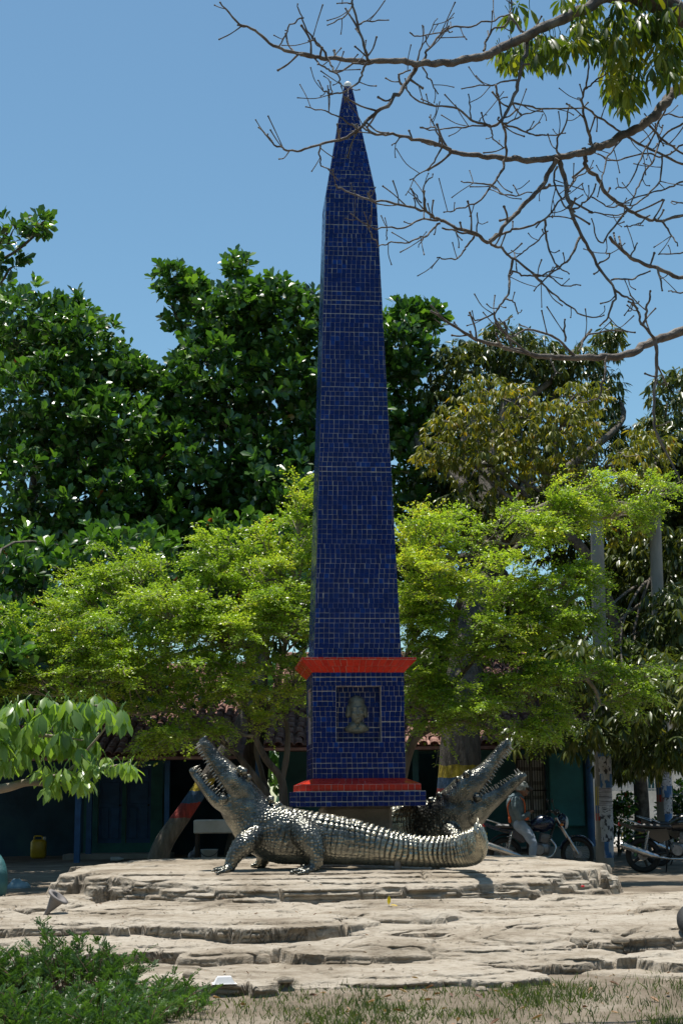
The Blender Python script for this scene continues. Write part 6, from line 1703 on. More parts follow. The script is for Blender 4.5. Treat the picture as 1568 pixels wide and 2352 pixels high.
MAT_AMBER = M('amber_lens', (0.6, 0.18, 0.02), (0.4, 0.1, 0.01), 0.25)
MAT_REDL = M('red_lens', (0.4, 0.02, 0.02), None, 0.25)
def motorcycle(label, loc, yaw, tank, wheel_style, R=0.30):
    """side-on motorcycle: x forward, rear axle at x = 0"""
    root = thing('motorcycle', label, 'motorcycle', loc, 'parked motorcycles')
    Rm = rotz(yaw); loc = np.array(loc, float)
    def A(name, bufs, mat, par=None, smooth=True): return mk(name, xf(bufs, Rm, loc), mat, par or root, smooth)
    WB = 1.28
    for (x, nm) in ((0.0, 'rear'), (WB, 'front')):
        w = A('wheel', [torus((x, 0, R), R - 0.035, 0.018, 36, 8, 'y', 1.3)], MAT_CHROME)
        A('tyre', [torus((x, 0, R), R - 0.048 if nm == 'rear' else R - 0.043, 0.05 if nm == 'rear' else 0.043, 40, 12)], MAT_TYRE, w)
        A('hub', cyl((x, -0.06, R), (x, 0.06, R), 0.07 if nm == 'front' else 0.085, nseg=18), MAT_ALLOY, w)
        sp_ = []
        if wheel_style == 'wire':
            for k in range(24):
                a = 2 * math.pi * k / 24; s = 0.035 if k % 2 else -0.035
                sp_ += cyl((x + 0.06 * math.cos(a + 0.5), s, R + 0.06 * math.sin(a + 0.5)), (x + (R - 0.05) * math.cos(a), 0, R + (R - 0.05) * math.sin(a)), 0.003, nseg=4)
        else:
            for k in range(5):
                a = 2 * math.pi * k / 5
                sp_ += tube([(x + 0.05 * math.cos(a), 0, R + 0.05 * math.sin(a)), (x + (R - 0.06) * math.cos(a), 0, R + (R - 0.06) * math.sin(a))], [0.03, 0.018], 8)
        A('spokes', sp_, MAT_CHROME if wheel_style == 'wire' else MAT_PLAST, w)
    # front fork, bars, lamp
    hx, hz = WB - 0.36, 0.93
    fk = []
    for s in (-1, 1):
        fk += cyl((WB, s * 0.085, R), (WB - 0.16, s * 0.085, R + 0.28), 0.024, nseg=10); fk += cyl((WB - 0.16, s * 0.085, R + 0.28), (hx, s * 0.085, hz), 0.017, nseg=10)
    fork = A('fork', fk, MAT_CHROME)
    bars = smooth_path([(hx - 0.12, -0.36, hz + 0.10), (hx - 0.05, -0.2, hz + 0.12), (hx, -0.06, hz + 0.05), (hx, 0.06, hz + 0.05), (hx - 0.05, 0.2, hz + 0.12), (hx - 0.12, 0.36, hz + 0.10)], [0.013] * 6, 5)
    hb_ = A('handlebar', tube(*bars, 8), MAT_PLAST)
    for s in (-1, 1):
        A('grip', cyl((hx - 0.12, s * 0.36, hz + 0.10), (hx - 0.08, s * 0.25, hz + 0.115), 0.02, nseg=10), MAT_TYRE, hb_)
        A('lever', cyl((hx - 0.02, s * 0.34, hz + 0.09), (hx - 0.0, s * 0.2, hz + 0.10), 0.006, nseg=6), MAT_CHROME, hb_)
        m_ = A('mirror', [sphere((hx - 0.10, s * 0.30, hz + 0.30), (0.02, 0.06, 0.04))], MAT_PLAST)
        A('mirror_stem', cyl((hx - 0.04, s * 0.24, hz + 0.11), (hx - 0.10, s * 0.30, hz + 0.29), 0.006, nseg=6), MAT_PLAST, m_)
        A('indicator', [sphere((hx + 0.08, s * 0.14, hz - 0.12), (0.035, 0.03, 0.025))], MAT_AMBER)
    lamp = A('headlamp', [sphere((hx + 0.11, 0, hz - 0.06), (0.10, 0.10, 0.14))], tank)
    A('lens', [sphere((hx + 0.165, 0, hz - 0.08), (0.055, 0.085, 0.12))], MAT_LENS, lamp)
    A('instruments', [sphere((hx + 0.02, 0, hz + 0.10), (0.06, 0.08, 0.05))], MAT_PLAST)
    # mudguards
    def guard(x, rr, a0, a1, wd):
        V = []
        for a in np.linspace(a0, a1, 16):
            for y in np.linspace(-wd, wd, 5):
                q = rr - 0.03 * (y / wd) ** 2; V.append((x + q * math.cos(a), y, R + q * math.sin(a)))
        V = np.array(V); return [(V, gridfaces(5, 16))]
    A('front_mudguard', guard(WB, R + 0.035, math.radians(25), math.radians(165), 0.06), tank)
    A('rear_mudguard', guard(0, R + 0.06, math.radians(35), math.radians(170), 0.075), MAT_PLAST)
    # tank, seat, side cover, tail
    tk, tr = smooth_path([(hx - 0.06, 0, 0.80), (hx - 0.16, 0, 0.83), (hx - 0.30, 0, 0.82), (hx - 0.44, 0, 0.78)], [0.08, 0.145, 0.14, 0.09], 5)
    TV = tube(tk, tr, 18); A('tank', [(np.asarray(v) * np.array([1, 0.85, 1]) + 0, f) for v, f in TV], tank)
    A('seat', rbox((0.18, 0, 0.775), (0.68, 0.22, 0.085), 0.035, roty(math.radians(3))), MAT_SEAT)
    A('side_cover', prism([(0.05, 0.72), (0.42, 0.74), (0.46, 0.56), (0.30, 0.50), (0.12, 0.60)], -0.12, 0.12), tank, smooth=False)
    A('tail', prism([(-0.36, 0.86), (-0.10, 0.76), (0.08, 0.72), (0.04, 0.66), (-0.22, 0.74), (-0.38, 0.82)], -0.09, 0.09), tank, smooth=False)
    A('tail_lamp', [sphere((-0.37, 0, 0.81), (0.035, 0.06, 0.035))], MAT_REDL)
    rk = []
    for s in (-1, 1): rk += tube(*smooth_path([(0.0, s * 0.11, 0.80), (-0.2, s * 0.12, 0.87), (-0.38, s * 0.08, 0.92)], [0.009] * 3, 4), 6)
    A('grab_rail', rk + cyl((-0.38, -0.08, 0.92), (-0.38, 0.08, 0.92), 0.009, nseg=6), MAT_CHROME)
    # frame, engine, exhaust, shocks, swingarm, stand
    fr = []
    for s in (-1, 1):
        fr += tube(*smooth_path([(hx, 0, hz - 0.06), (hx - 0.14, s * 0.05, 0.55), (hx - 0.30, s * 0.09, 0.28), (0.42, s * 0.10, 0.28), (0.36, s * 0.10, 0.62), (-0.1, s * 0.10, 0.72)], [0.018] * 6, 5), 8)
        fr += cyl((0.40, s * 0.09, 0.34), (0, s * 0.09, R), 0.022, nseg=8)
    A('frame', fr, MAT_PLAST)
    A('engine', rbox((0.62, 0, 0.40), (0.34, 0.24, 0.22), 0.05) + rbox((0.70, 0, 0.57), (0.17, 0.18, 0.18), 0.02, roty(math.radians(14))), MAT_ALLOY)
    A('fins', [q for k in range(5) for q in rbox((0.70 + 0.008 * k, 0, 0.50 + 0.034 * k), (0.21, 0.22, 0.010), 0.003, roty(math.radians(14)))], MAT_ALLOY, smooth=False)
    for s in (-1, 1): A('crankcase_cover', cyl((0.58, s * 0.12, 0.38), (0.58, s * 0.16, 0.38), 0.10, 0.085, nseg=20), MAT_ALLOY)
    ex = smooth_path([(0.80, -0.10, 0.56), (0.88, -0.13, 0.42), (0.78, -0.15, 0.26), (0.5, -0.16, 0.24), (0.25, -0.17, 0.27)], [0.02] * 5, 5)
    exh = A('exhaust', tube(*ex, 10) + tube([(0.27, -0.17, 0.27), (0.15, -0.175, 0.30), (-0.30, -0.18, 0.46), (-0.36, -0.18, 0.48)], [0.03, 0.052, 0.058, 0.04], 14), MAT_CHROME)
    for s in (-1, 1):
        A('shock_absorber', cyl((0.02, s * 0.13, R + 0.02), (0.12, s * 0.12, 0.70), 0.014, nseg=8) + [torus(np.array((0.04 + 0.006 * k, s * 0.13, R + 0.08 + 0.028 * k)), 0.028, 0.006, 12, 5, 'z') for k in range(10)], MAT_CHROME)
    A('foot_rest', cyl((0.46, -0.26, 0.30), (0.46, 0.26, 0.30), 0.014, nseg=8), MAT_TYRE)
    A('side_stand', cyl((0.40, 0.10, 0.28), (0.36, 0.30, 0.0), 0.012, nseg=8), MAT_PLAST)
    A('chain_guard', prism([(0.0, R + 0.06), (0.42, 0.40), (0.42, 0.36), (0.0, R - 0.0)], 0.085, 0.10), MAT_PLAST, smooth=False)
    A('number_plate', [box((-0.34, 0, 0.62), (0.012, 0.18, 0.12), roty(0.3))], M('yellow_number_plate', (0.55, 0.42, 0.05), None, 0.5), smooth=False)
    return root
b1 = P(1160, 1966, 26.0); g = float(surf_z(b1[0], b1[1])[0])
b1e = P(1323, 1969, 26.0)
motorcycle('dark blue motorcycle with wire wheels under the rider in the grey hooded jacket', (b1[0], 26.0, g), 0.0, MAT_TANKB, 'wire')
b2 = P(1476, 1967, 25.0); g2 = float(surf_z(b2[0], b2[1])[0])
motorcycle('black motorcycle with upswept silver exhaust, parked unattended by the postered poles', (b2[0], 25.0, g2), math.radians(-14), MAT_TANKK, 'cast', 0.295)

b3 = P(1512, 1960, 27.6); g3 = float(surf_z(b3[0], b3[1])[0])
motorcycle('dark motorcycle parked beyond the one with the upswept exhaust, by the second pole', (b3[0], 27.6, g3), math.radians(12), MAT_TANKK, 'wire', 0.29)

# rider
MAT_HOOD = M('grey_blue_fleece', (0.12, 0.165, 0.185), (0.06, 0.085, 0.10), 0.9, scale=6, bump=0.4, bscale=14)
MAT_JEAN = M('faded_denim', (0.30, 0.36, 0.45), (0.19, 0.235, 0.30), 0.9, scale=6, bump=0.35, bscale=18)
MAT_SKIN = M('brown_skin', (0.20, 0.095, 0.055), (0.16, 0.07, 0.042), 0.55, scale=12)
MAT_SHOE = M('dark_shoe', (0.03, 0.028, 0.026), None, 0.7)
MAT_ORNG = M('orange_harness', (0.62, 0.13, 0.03), (0.48, 0.09, 0.02), 0.6, scale=10)
MAT_HELM = M('patterned_helmet', (0.40, 0.42, 0.40), (0.04, 0.045, 0.045), 0.3, scale=16)
YR = 25.98
m_ = M_PER_PX(YR)
def rp(px, py, dy=0.0): return P(px, py, YR + dy)
ft_z = g + 0.0
segs = []
def limb(pts, rad, mi):
    p, r = smooth_path(pts, rad, 6); segs.append((p, r, mi))
head = rp(1197, 1816)
limb([rp(1190, 1893), rp(1187, 1878), rp(1184, 1860), rp(1183, 1845), rp(1186, 1832), rp(1190, 1826)], [.15, .15, .155, .165, .12, .07], 0)
limb([rp(1184, 1840, -.10), rp(1183, 1838, 0), rp(1184, 1840, .10)], [.11, .12, .11], 0)
for s in (-1, 1):
    limb([rp(1183, 1840, s * .16), rp(1184, 1858, s * .22), rp(1192, 1878, s * .20)], [.085, .068, .058], 0)
    limb([rp(1192, 1878, s * .20), rp(1203, 1875, s * .14), rp(1213, 1868, s * .07)], [.058, .05, .042], 0)
    hip = rp(1192, 1895, s * .09)
    knee = rp(1224, 1940, s * (.20)); ank = np.array([rp(1221, 1990)[0], YR + s * .26, g + 0.09])
    limb([hip, (hip + knee) / 2 + np.array([0.02, 0, 0.03]), knee], [.115, .10, .072], 1)
    limb([knee, (knee + ank) / 2 + np.array([-0.02, 0, 0]), ank], [.072, .066, .05], 1)
    limb([ank + np.array([-.04, 0, -.03]), ank + np.array([.06, 0, -.045]), ank + np.array([.17, 0, -.055])], [.052, .046, .032], 3)
    hand = rp(1215, 1866, s * .06)
    limb([rp(1211, 1869, s * .075), hand, rp(1218, 1863, s * .045)], [.034, .038, .03], 2)
    for k in range(4):
        b_ = hand + np.array([.025, (k - 1.5) * .016 - s * .01, .02 - .006 * k])
        limb([b_, b_ + np.array([.028, -s * .012, .012]), b_ + np.array([.04, -s * .032, .002])], [.0115, .0105, .009], 2)
    limb([hand + np.array([-.005, -s * .02, .025]), hand + np.array([.02, -s * .035, .042])], [.0125, .010], 2)
limb([rp(1190, 1830), rp(1193, 1823)], [.062, .058], 2)
def ellp(c, r, mi):
    segs.append((c, r, mi))
ellp(head, (.10, .08, .12), 2); ellp(head + np.array([.055, 0, -.05]), (.055, .052, .05), 2); ellp(head + np.array([.108, 0, -.012]), (.02, .016, .026), 2)
ellp(head + np.array([.095, 0, -.055]), (.018, .028, .012), 2)
for s in (-1, 1):
    ellp(head + np.array([.09, s * .032, .01]), (.014, .018, .012), 2); ellp(head + np.array([-.005, s * .083, -.01]), (.022, .014, .032), 2)
bufs = []
for q in segs:
    if np.ndim(q[0]) == 2:
        bufs += tube(q[0], q[1], 14); bufs.append(sphere(q[0][0], q[1][0], 12, 8)); bufs.append(sphere(q[0][-1], q[1][-1], 12, 8))
    else: bufs.append(sphere(q[0], q[1], 16, 12))
V, Fq = remesh(bufs, 0.0085, 2)
best = np.full(len(V), 9.9); mi = np.zeros(len(V), int)
for q in segs:
    if np.ndim(q[0]) == 2:
        for c, r in zip(q[0], q[1]):
            d = np.linalg.norm(V - c, axis=1) - r; k = d < best; best[k] = d[k]; mi[k] = q[2]
    else:
        d = (np.linalg.norm((V - q[0]) / np.array(q[1]), axis=1) - 1) * min(q[1]); k = d < best; best[k] = d[k]; mi[k] = q[2]
Nn = vnormals(V, Fq)
fold = (0.006 * fbm2(V[:, 0] * 14 + V[:, 1] * 9, V[:, 2] * 22, 3, 4)) * (mi < 2)
V = V + Nn * fold[:, None]
rider = thing('person', 'rider in patterned helmet, grey hooded jacket and pale jeans astride a motorcycle, looking down', 'person', (rp(1200, 1990)[0], YR, g))
ro = mk('body', [(V, Fq)], [MAT_HOOD, MAT_JEAN, MAT_SKIN, MAT_SHOE], rider)
fm = mi[Fq[:, 0]]; ro.data.polygons.foreach_set('material_index', fm.astype(np.int32)); ro.data.update()
hc_ = head + np.array([-.012, 0, .055])
hv, hf = sphere(hc_, (.145, .125, .135), 24, 16)
keep = [f for f in hf if hv[f][:, 2].mean() > hc_[2] - 0.055 and not (hv[f][:, 0].mean() > hc_[0] + 0.06 and hv[f][:, 2].mean() < hc_[2] - 0.01)]
hel = mk('helmet', [(hv, np.array(keep))], MAT_HELM, rider)
mk('peak', tube([hc_ + np.array([.10, 0, .01]), hc_ + np.array([.16, 0, -.02]), hc_ + np.array([.21, 0, -.05])], [.05, .045, .02], 10), MAT_PLAST, hel)
mk('hood', [torus(rp(1184, 1832) + np.array([0, 0, 0]), .095, .045, 20, 10, 'z')], MAT_HOOD, rider)
hs = []
for s in (-1, 1):
    hs += tube(*smooth_path([rp(1176, 1876, s * .12) + np.array([-.06, 0, 0]), rp(1172, 1850, s * .13) + np.array([-.05, 0, 0]), rp(1180, 1829, s * .12), rp(1193, 1836, s * .12) + np.array([.05, 0, 0]), rp(1200, 1855, s * .12) + np.array([.035, 0, 0]), rp(1203, 1880, s * .11)], [.013] * 6, 6), 8)
hs += rbox(rp(1171, 1882) + np.array([-.015, -.06, 0]), (.05, .09, .13), .02)
hs += [sphere(rp(1208, 1880, -.13), (.05, .035, .035))]
mk('safety_harness', hs, MAT_ORNG, rider)
# ------------------------------------------------------------------ small things
# painted half-buried tyre at the left edge
MAT_TTYRE = M('teal_painted_rubber', (0.035, 0.15, 0.16), (0.02, 0.09, 0.10), 0.6, scale=4, bump=0.4, bscale=30)
tp = P(-2, 2034, 20.6); tz = float(surf_z(tp[0], tp[1])[0])
V, Fq = torus((0, 0, 0), 0.30, 0.11, 44, 18, 'x', 1.0)
a = np.arctan2(V[:, 2], V[:, 1]); rr = np.hypot(V[:, 1], V[:, 2])
tread = (rr > 0.37) * 0.012 * (np.sin(a * 30) > 0)
V[:, 1] -= tread * np.cos(a); V[:, 2] -= tread * np.sin(a)
V = V @ rotz(math.radians(38)).T + np.array([tp[0] - 0.12, tp[1], tz + 0.20])
solo('painted_tyre', [(V, Fq)], MAT_TTYRE, 'teal painted car tyre standing half buried in the shaded soil', 'tyre', (tp[0] - 0.12, tp[1], tz))
# yellow jug by the blue wall
def ground_pt(px, Y):
    x = PX(px, Y); return np.array([x, Y, float(surf_z(x, Y)[0])])
MAT_YEL = M('yellow_plastic', (0.55, 0.36, 0.02), (0.42, 0.26, 0.015), 0.4, scale=6)
j = ground_pt(93, 33.4)
jg = thing('plastic_jug', 'yellow plastic jug standing against the dark blue wall', 'jug', j)
mk('body', rbox(j + np.array([0, 0, .23]), (.34, .24, .42), .05), MAT_YEL, jg)
mk('handle', tube(*smooth_path([j + np.array([-.11, 0, .44]), j + np.array([-.09, 0, .51]), j + np.array([.06, 0, .51]), j + np.array([.09, 0, .44])], [.018] * 4, 5), 8), MAT_YEL, jg)
mk('cap', cyl(j + np.array([.13, 0, .43]), j + np.array([.13, 0, .50]), .035, nseg=14), MAT_WHITEP, jg)
# clear bottle, crumpled sheet, crate and bucket
MAT_PET = M('cloudy_plastic', (0.55, 0.57, 0.56), (0.4, 0.42, 0.42), 0.2, scale=10)
b = ground_pt(268, 32.0)
solo('plastic_bottle', xf([lathe((0, 0, 0), [(0.0, 0), (.045, .005), (.05, .05), (.047, .1), (.05, .15), (.045, .2), (.02, .25), (.015, .29), (0.0, .29)], 16)], roty(math.pi / 2), b + np.array([-.1, 0, .05])), MAT_PET, 'clear plastic bottle lying on the soil beside a blue veranda post', 'bottle', b)
MAT_TARP = M('pale_blue_sheet', (0.22, 0.33, 0.38), (0.14, 0.22, 0.26), 0.5, scale=10)
b = on_surf(40, 2040)
V, Fq = sphere((0, 0, 0), (.17, .12, .13), 18, 10)
V = V * (1 + 0.35 * fbm2(V[:, 0] * 14, V[:, 1] * 14 + V[:, 2] * 11, 3, 6))[:, None]; V[:, 2] = np.maximum(V[:, 2], -0.02)
solo('crumpled_bag', [(V + b, Fq)], MAT_TARP, 'crumpled pale blue plastic bag on the soil near the painted tyre', 'bag', b)
b = ground_pt(492, 28.6)
tb_ = thing('work_table', 'low white trestle table behind the leaning trunk', 'table', b)
mk('top', rbox(b + np.array([.1, 0, .78]), (.95, .5, .26), .02), MAT_WHITEP, tb_, smooth=False)
for sx_ in (-1, 1):
    for sy_ in (-1, 1): mk('leg', [box(b + np.array([.1 + sx_ * .42, sy_ * .2, .32]), (.05, .05, .66))], MAT_DARKW, tb_, smooth=False)
b = ground_pt(482, 28.2)
bk = thing('bucket', 'pale grey bucket under the white trestle table', 'bucket', b)
mk('body', [lathe(b, [(0.0, 0.01), (.13, .01), (.165, .34), (.175, .35), (.165, .355), (.155, .33), (.12, .03), (0, .03)], 24)], M('pale_grey_plastic', (0.34, 0.36, 0.36), (0.26, 0.28, 0.28), 0.5), bk)
mk('handle', tube(*smooth_path([b + np.array([-.17, 0, .33]), b + np.array([-.12, -.12, .26]), b + np.array([0, -.17, .22]), b + np.array([.12, -.12, .26]), b + np.array([.17, 0, .33])], [.006] * 5, 5), 6), MAT_IRON, bk)
# pigeon on the rock
MAT_PIG = M('slate_pigeon_feathers', (0.10, 0.10, 0.12), (0.035, 0.035, 0.042), 0.6, scale=16, c3=(0.28, 0.27, 0.29))
pb_ = on_surf(446, 1962, 15, 30)
pg = thing('pigeon', 'dark mottled pigeon standing on the rock before the leaning trunk', 'pigeon', pb_)
bb = []
p, r = smooth_path([(.02, .12, .05), (.01, .08, .09), (0, .02, .15), (0, -.04, .2), (.005, -.07, .25), (.01, -.085, .30)], [.012, .05, .095, .085, .05, .042], 6)
bb += tube(p, r, 14); bb.append(sphere(p[-1], .045)); bb.append(sphere(p[0], .013))
bb += tube([(.0, .02, .16), (0.005, .14, .06), (.01, .20, .02)], [.05, .035, .018], 10)
for s in (-1, 1): bb.append(sphere((s * .075, .03, .15), (.03, .11, .065), 14, 10, rotx(-0.5)))
V, Fq = remesh(bb, .006, 3)
Rm = rotz(math.radians(25))
mk('body', xf([(V, Fq)], Rm, pb_, 1.05), MAT_PIG, pg)
mk('beak', xf(cyl((.01, -.12, .30), (.012, -.155, .285), .011, .003, 8), Rm, pb_, 1.05), MAT_IRON, pg)
for s in (-1, 1):
    mk('leg', xf(cyl((s * .03, .0, .08), (s * .03, -.005, .0), .007, nseg=6) + cyl((s * .03, -.005, .004), (s * .03, -.05, .004), .005, nseg=5), Rm, pb_, 1.05), M('pink_leg', (0.35, 0.10, 0.08), None, 0.6), pg)
# upturned grey cone caught in the rock
b = on_surf(118, 2098)
axis = nrm(np.array([.55, -.1, .75])); Rm = np.array(Vector(axis).to_track_quat('Z', 'Y').to_matrix())
MAT_CONE = M('sun_bleached_plastic', (0.22, 0.20, 0.19), (0.14, 0.125, 0.12), 0.7, scale=8)
solo('plastic_cone', xf([lathe((0, 0, 0), [(.012, -.10), (.03, .0), (.085, .16), (.088, .17), (.125, .172), (.125, .19), (.08, .19), (.02, .01)], 28)], Rm, b + np.array([-.03, 0, .03])), MAT_CONE, 'faded grey plastic cone lying wedged tip down in the rock', 'cone', b)
# white foam tray, wrapper, cap
b = on_surf(515, 2285)
def tray(c, L, W, Hh, R):
    V = np.array([[-L, -W, 0], [L, -W, 0], [L, W, 0], [-L, W, 0], [-L * .62, -W * .6, Hh], [L * .62, -W * .6, Hh], [L * .62, W * .6, Hh], [-L * .62, W * .6, Hh], [-L * 1.12, -W * 1.12, .004], [L * 1.12, -W * 1.12, .004], [L * 1.12, W * 1.12, .004], [-L * 1.12, W * 1.12, .004]])
    return [(V @ R.T + c, np.array([[0, 1, 5, 4], [1, 2, 6, 5], [2, 3, 7, 6], [3, 0, 4, 7], [4, 5, 6, 7], [8, 9, 1, 0], [9, 10, 2, 1], [10, 11, 3, 2], [11, 8, 0, 3]]))]
solo('foam_tray', tray(b + np.array([0, 0, .005]), .085, .06, .055, rotz(.15)), M('white_foam', (0.82, 0.82, 0.82), (0.74, 0.74, 0.75), 0.6), 'upturned white foam tray at the edge of the grass beside the shrub', 'tray', b, smooth=False)
MAT_YW = leafmat('yellow_leaf', [(0, (0.6, 0.42, 0.02)), (1, (0.7, 0.5, 0.03))], 0.3)
b = on_surf(892, 2082)
V, Fc = place(L_OVA, T8, np.array([b + np.array([0, 0, .003])]), np.array([[.1, -.2, 1.0]]), np.array([[.2, -1, .2]]), np.array([.10]))
V2, F2 = place(L_OVA, T8, np.array([b + np.array([.01, 0, .004])]), np.array([[1.0, -.3, .12]]), np.array([[0, -.2, 1]]), np.array([.09]))
solo('yellow_wrapper', [(V, Fc), (V2, F2)], MAT_YW, 'bright yellow torn wrapper on the pale rock below the tail', 'wrapper', b, var=[.5] * 16)
b = on_surf(1335, 2038)
solo('bottle_cap', [lathe(b, [(0, .018), (.03, .018), (.034, .014), (.035, 0)], 16)], M('red_plastic', (0.6, 0.02, 0.02), None, 0.4), 'small red bottle cap on the rock below the upper slab', 'bottle cap', b)
b = on_surf(1563, 2150)
V, Fq = torus((0, 0, 0), .17, .075, 36, 12, 'y')
solo('dark_tyre', [(V @ rotx(math.radians(-50)).T @ rotz(.2).T + b + np.array([.22, .05, .10]), Fq)], MAT_TYRE, 'small worn black tyre lying on the rock at its far right', 'tyre', b)

# loose stones
def stone(c, s, seed):
    V, Fq = sphere((0, 0, 0), 1, 14, 9)
    V = V * (1 + 0.28 * fbm2(V[:, 0] * 1.6 + seed * 3.1, V[:, 1] * 1.6 + V[:, 2] * 1.3, 3, seed))[:, None] * np.array(s)
    V[:, 2] = np.maximum(V[:, 2], -s[2] * 0.35)
    return [(V @ rotz(seed * 1.3).T + c, Fq)]
ST = [(1165, 2272, .055, .05, .04, 'round pale grey stone lying at the foot of the rock by the grass'), (652, 2262, .09, .06, .04, 'flat brown stone resting on the sandy rock near the foam tray'), (432, 2243, .05, .04, .035, 'small brown stone on the rock above the foam tray'),
      (1420, 2165, .09, .06, .04, 'rounded brown stone wedged under the overhanging rock swell'), (330, 1958, .16, .12, .1, 'smooth grey boulder at the foot of the leaning trunk'), (1105, 2275, .06, .05, .025, 'flat pale stone half sunk at the grass edge')]
for k, (px, py, a_, b_, c_s, lab) in enumerate(ST):
    q = on_surf(px, py) if k != 4 else ground_pt(332, 26.4)
    solo('stone', stone(q + np.array([0, 0, c_s * .3]), (a_, b_, c_s), 11 + k), MAT_ROCK, lab, 'stone', q, 'loose stones')

# grass, dry leaves, crumbs
rg = np.random.default_rng(91)
MAT_GRASS = leafmat('grass_blade', [(0.0, (0.045, 0.07, 0.018)), (0.5, (0.085, 0.115, 0.03)), (0.8, (0.13, 0.16, 0.045)), (1.0, (0.22, 0.19, 0.09))], 0.35, rough=0.55)
n = 34000
gx_ = rg.uniform(-3.4, 3.6, n); gy_ = rg.uniform(9.4, 12.6, n)
dens = (0.25 + 0.75 * sstep(-0.3, 0.25, fbm2(gx_ * 1.3, gy_ * 1.6, 3, 19))) * (1 - 0.9 * sstep(12.0, 12.5, gy_ + 0.25 * fbm2(gx_ * 1.5, gy_, 2, 23)))
rz_ = rock_h(gx_, gy_); gz_ = ground_z(gx_, gy_)
ok = (rg.random(n) < dens) & (rz_ < gz_ + 0.03)
gx_, gy_, gz_ = gx_[ok], gy_[ok], np.maximum(gz_, rz_)[ok]
n = len(gx_)
BL = np.array([[0, -.06, 0], [0, .06, 0], [.5, -.045, .02], [.5, .045, .02], [1, 0, -.06]], float)
TB = np.array([[0, 1, 3], [0, 3, 2], [2, 3, 4]])
d = nrm(np.stack([rg.normal(size=n) * .5, rg.normal(size=n) * .5, np.ones(n)], -1))
clump = 0.5 + 0.5 * fbm2(gx_ * 5, gy_ * 5, 2, 29)
V, Fc = place(BL, TB, np.stack([gx_, gy_, gz_ - 0.003], -1), d, rnd_dir(n, rg), rg.uniform(.025, .07, n) * (0.6 + 0.9 * clump))
o = mk('grass', [(V, Fc)], MAT_GRASS, None, True, np.repeat(np.clip(rg.random(n) * .7 + .35 * (fbm2(gx_ * .9, gy_ * .9, 2, 33)), 0, 1), 5)); o['kind'] = 'stuff'; o['label'] = 'sparse short grass tufts on sandy soil before the rock'; o['category'] = 'grass'
MAT_DRY = leafmat('dry_leaf', [(0, (0.10, 0.045, 0.025)), (0.5, (0.22, 0.11, 0.06)), (1, (0.40, 0.26, 0.15))], 0.1, rough=0.7)
n = 520
lx = rg.uniform(-4.2, 4.2, n); ly = rg.uniform(9.6, 17.0, n)
keep = rg.random(n) < np.where(ly < 12.1, 1.0, 0.30)
lx, ly = lx[keep], ly[keep]; n = len(lx)
lz = surf_z(lx, ly) + 0.006
DRY = leaf_t(0.15, 0.13, 0.4, 0.75, 0.16, -0.25)
ph = rg.uniform(0, 6.28, n)
V, Fc = place(DRY, T8, np.stack([lx, ly, lz], -1), np.stack([np.cos(ph), np.sin(ph), rg.normal(size=n) * .12], -1), np.stack([rg.normal(size=n) * .35, rg.normal(size=n) * .35, np.ones(n)], -1), np.where(ly < 12.2, rg.uniform(.03, .10, n), rg.uniform(.015, .05, n)))
o = mk('leaf_litter', [(V, Fc)], MAT_DRY, None, True, np.repeat(rg.random(n), 8)); o['kind'] = 'stuff'; o['label'] = 'scattered curled brown dry leaves on grass and rock'; o['category'] = 'leaves'
n = 2600
lx = rg.uniform(-4.6, 4.6, n); ly = rg.uniform(11.0, 18.0, n); lz = surf_z(lx, ly)
bufV, bufF = [], []
base_v = np.array([[1, 0, 0], [-.5, .8, 0], [-.5, -.8, 0], [0, 0, .8]], float); base_f = np.array([[0, 1, 3], [1, 2, 3], [2, 0, 3]])
sc = rg.uniform(.004, .016, n) * np.where(rg.random(n) < .05, 2.2, 1)
ph = rg.uniform(0, 6.28, n)
V, Fc = place(base_v, base_f, np.stack([lx, ly, lz - .001], -1), np.stack([np.cos(ph), np.sin(ph), 0 * ph], -1), np.tile(np.array([[0, 0, 1.0]]), (n, 1)), sc)
o = mk('gravel', [(V, Fc)], MAT_ROCK, None, False); o['kind'] = 'stuff'; o['label'] = 'fine crumbs of stone scattered over the rock'; o['category'] = 'gravel'

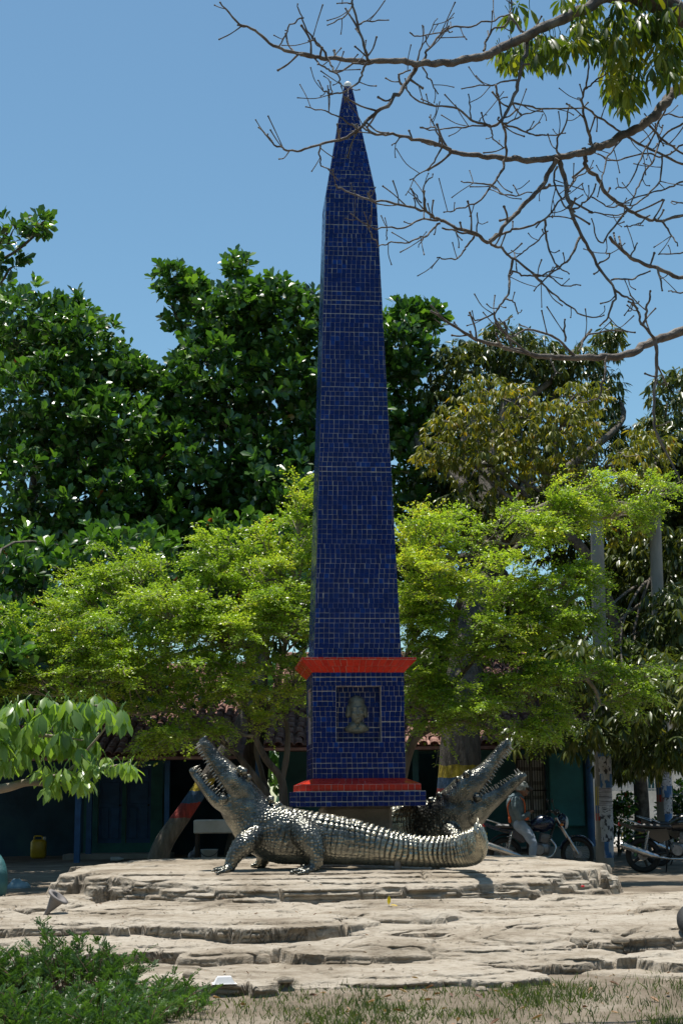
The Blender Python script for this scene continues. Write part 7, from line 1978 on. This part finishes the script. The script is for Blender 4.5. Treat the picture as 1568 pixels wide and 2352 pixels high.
# low feathery shrubs at the lower left
MAT_STEM = M('reddish_stem', (0.16, 0.10, 0.06), (0.09, 0.055, 0.035), 0.8, scale=10)
def low_shrub(label, regions, seed, n_spr, L, hmin, hmax, vb):
    rng = np.random.default_rng(seed)
    cs = []
    q0 = on_surf(regions[0][0], regions[0][1])
    root = thing('low_shrub', label, 'shrub', q0, 'low feathery shrubs before the rock')
    st_b, LB, LX, LZ, LS, LV = [], [], [], [], [], []
    w = np.array([a[2] * a[3] for a in regions], float); w /= w.sum()
    bases = [on_surf(a[0], a[1], 8, 16) for a in regions]
    for i in range(n_spr):
        k = rng.choice(len(regions), p=w); cx, cy, rx, rdep, hh = regions[k]
        base = bases[k]
        m = M_PER_PX(base[1])
        b_ = base + np.array([rng.normal() * rx * m * .45, rng.normal() * rdep * .45, 0]); b_[2] = base[2] - .03
        edge = min(1, np.hypot((b_[0] - base[0]) / (rx * m), (b_[1] - base[1]) / rdep))
        H = hh * rng.uniform(hmin, hmax) * (1 - .35 * edge)
        dr = np.array([rng.normal() * .45 + (b_[0] - base[0]) / (rx * m) * .5, rng.normal() * .4, 1.0]); dr = nrm(dr)
        p, r = smooth_path([b_, b_ + dr * H * .5, b_ + dr * H + np.array([dr[0] * .25, dr[1] * .25, -.10]) * H], [.006, .004, .002], 5)
        st_b += tube(p, r, 4, caps=False)
        T = nrm(np.gradient(p, axis=0))
        cv = rng.random()
        # side fronds of small leaflets
        for j in range(int(9 + 8 * rng.random())):
            u = rng.uniform(.2, 1.0) * (len(p) - 1); ki = int(min(u, len(p) - 2)); c = p[ki] + (p[ki + 1] - p[ki]) * (u - ki)
            az = rng.uniform(0, 6.28); fd = nrm(np.array([math.cos(az), math.sin(az), rng.uniform(-.1, .7)]) + T[ki] * .5)
            fl = rng.uniform(.05, .11)
            sd = nrm(np.cross(fd, np.array([0, 0, 1.0]) + rng.normal(size=3) * .4))
            nl = 7
            tt = np.repeat(np.linspace(.15, 1, nl), 2); sg = np.tile([-1, 1], nl)
            LB.append(c + fd * fl * tt[:, None]); LX.append(sd * sg[:, None] + fd * .55 + rng.normal(size=(2 * nl, 3)) * .12)
            LZ.append(np.tile(np.cross(sd, fd) * -1 + np.array([0, 0, .6]), (2 * nl, 1))); LS.append(rng.uniform(.7, 1.2, 2 * nl) * L); LV.append(np.clip(vb + .3 * cv + .3 * rng.random(2 * nl), 0, 1))
    f = mk('stems', st_b, MAT_STEM, root); f['kind'] = 'stuff'
    V, Fc = place(L_SM * np.array([1, .8, 1]), T_SM, np.vstack(LB), np.vstack(LX), np.vstack(LZ), np.concatenate(LS))
    f = mk('foliage', [(V, Fc)], MAT_LOW, root, True, np.repeat(np.concatenate(LV), 4)); f['kind'] = 'stuff'
low_shrub('taller dark green feathery shrub growing against the rock ledge', [(150, 2280, 110, .40, .46), (40, 2275, 110, .45, .40), (-40, 2290, 90, .5, .42), (265, 2280, 70, .3, .46)], 301, 190, .024, .45, 1.3, 0.0)
low_shrub('spreading pale green feathery shrub sprawling beside the foam tray', [(330, 2335, 110, .45, .36), (180, 2355, 150, .5, .38), (60, 2375, 120, .5, .38), (400, 2310, 60, .35, .28), (260, 2385, 150, .5, .30)], 302, 250, .023, .4, 1.25, 0.12)
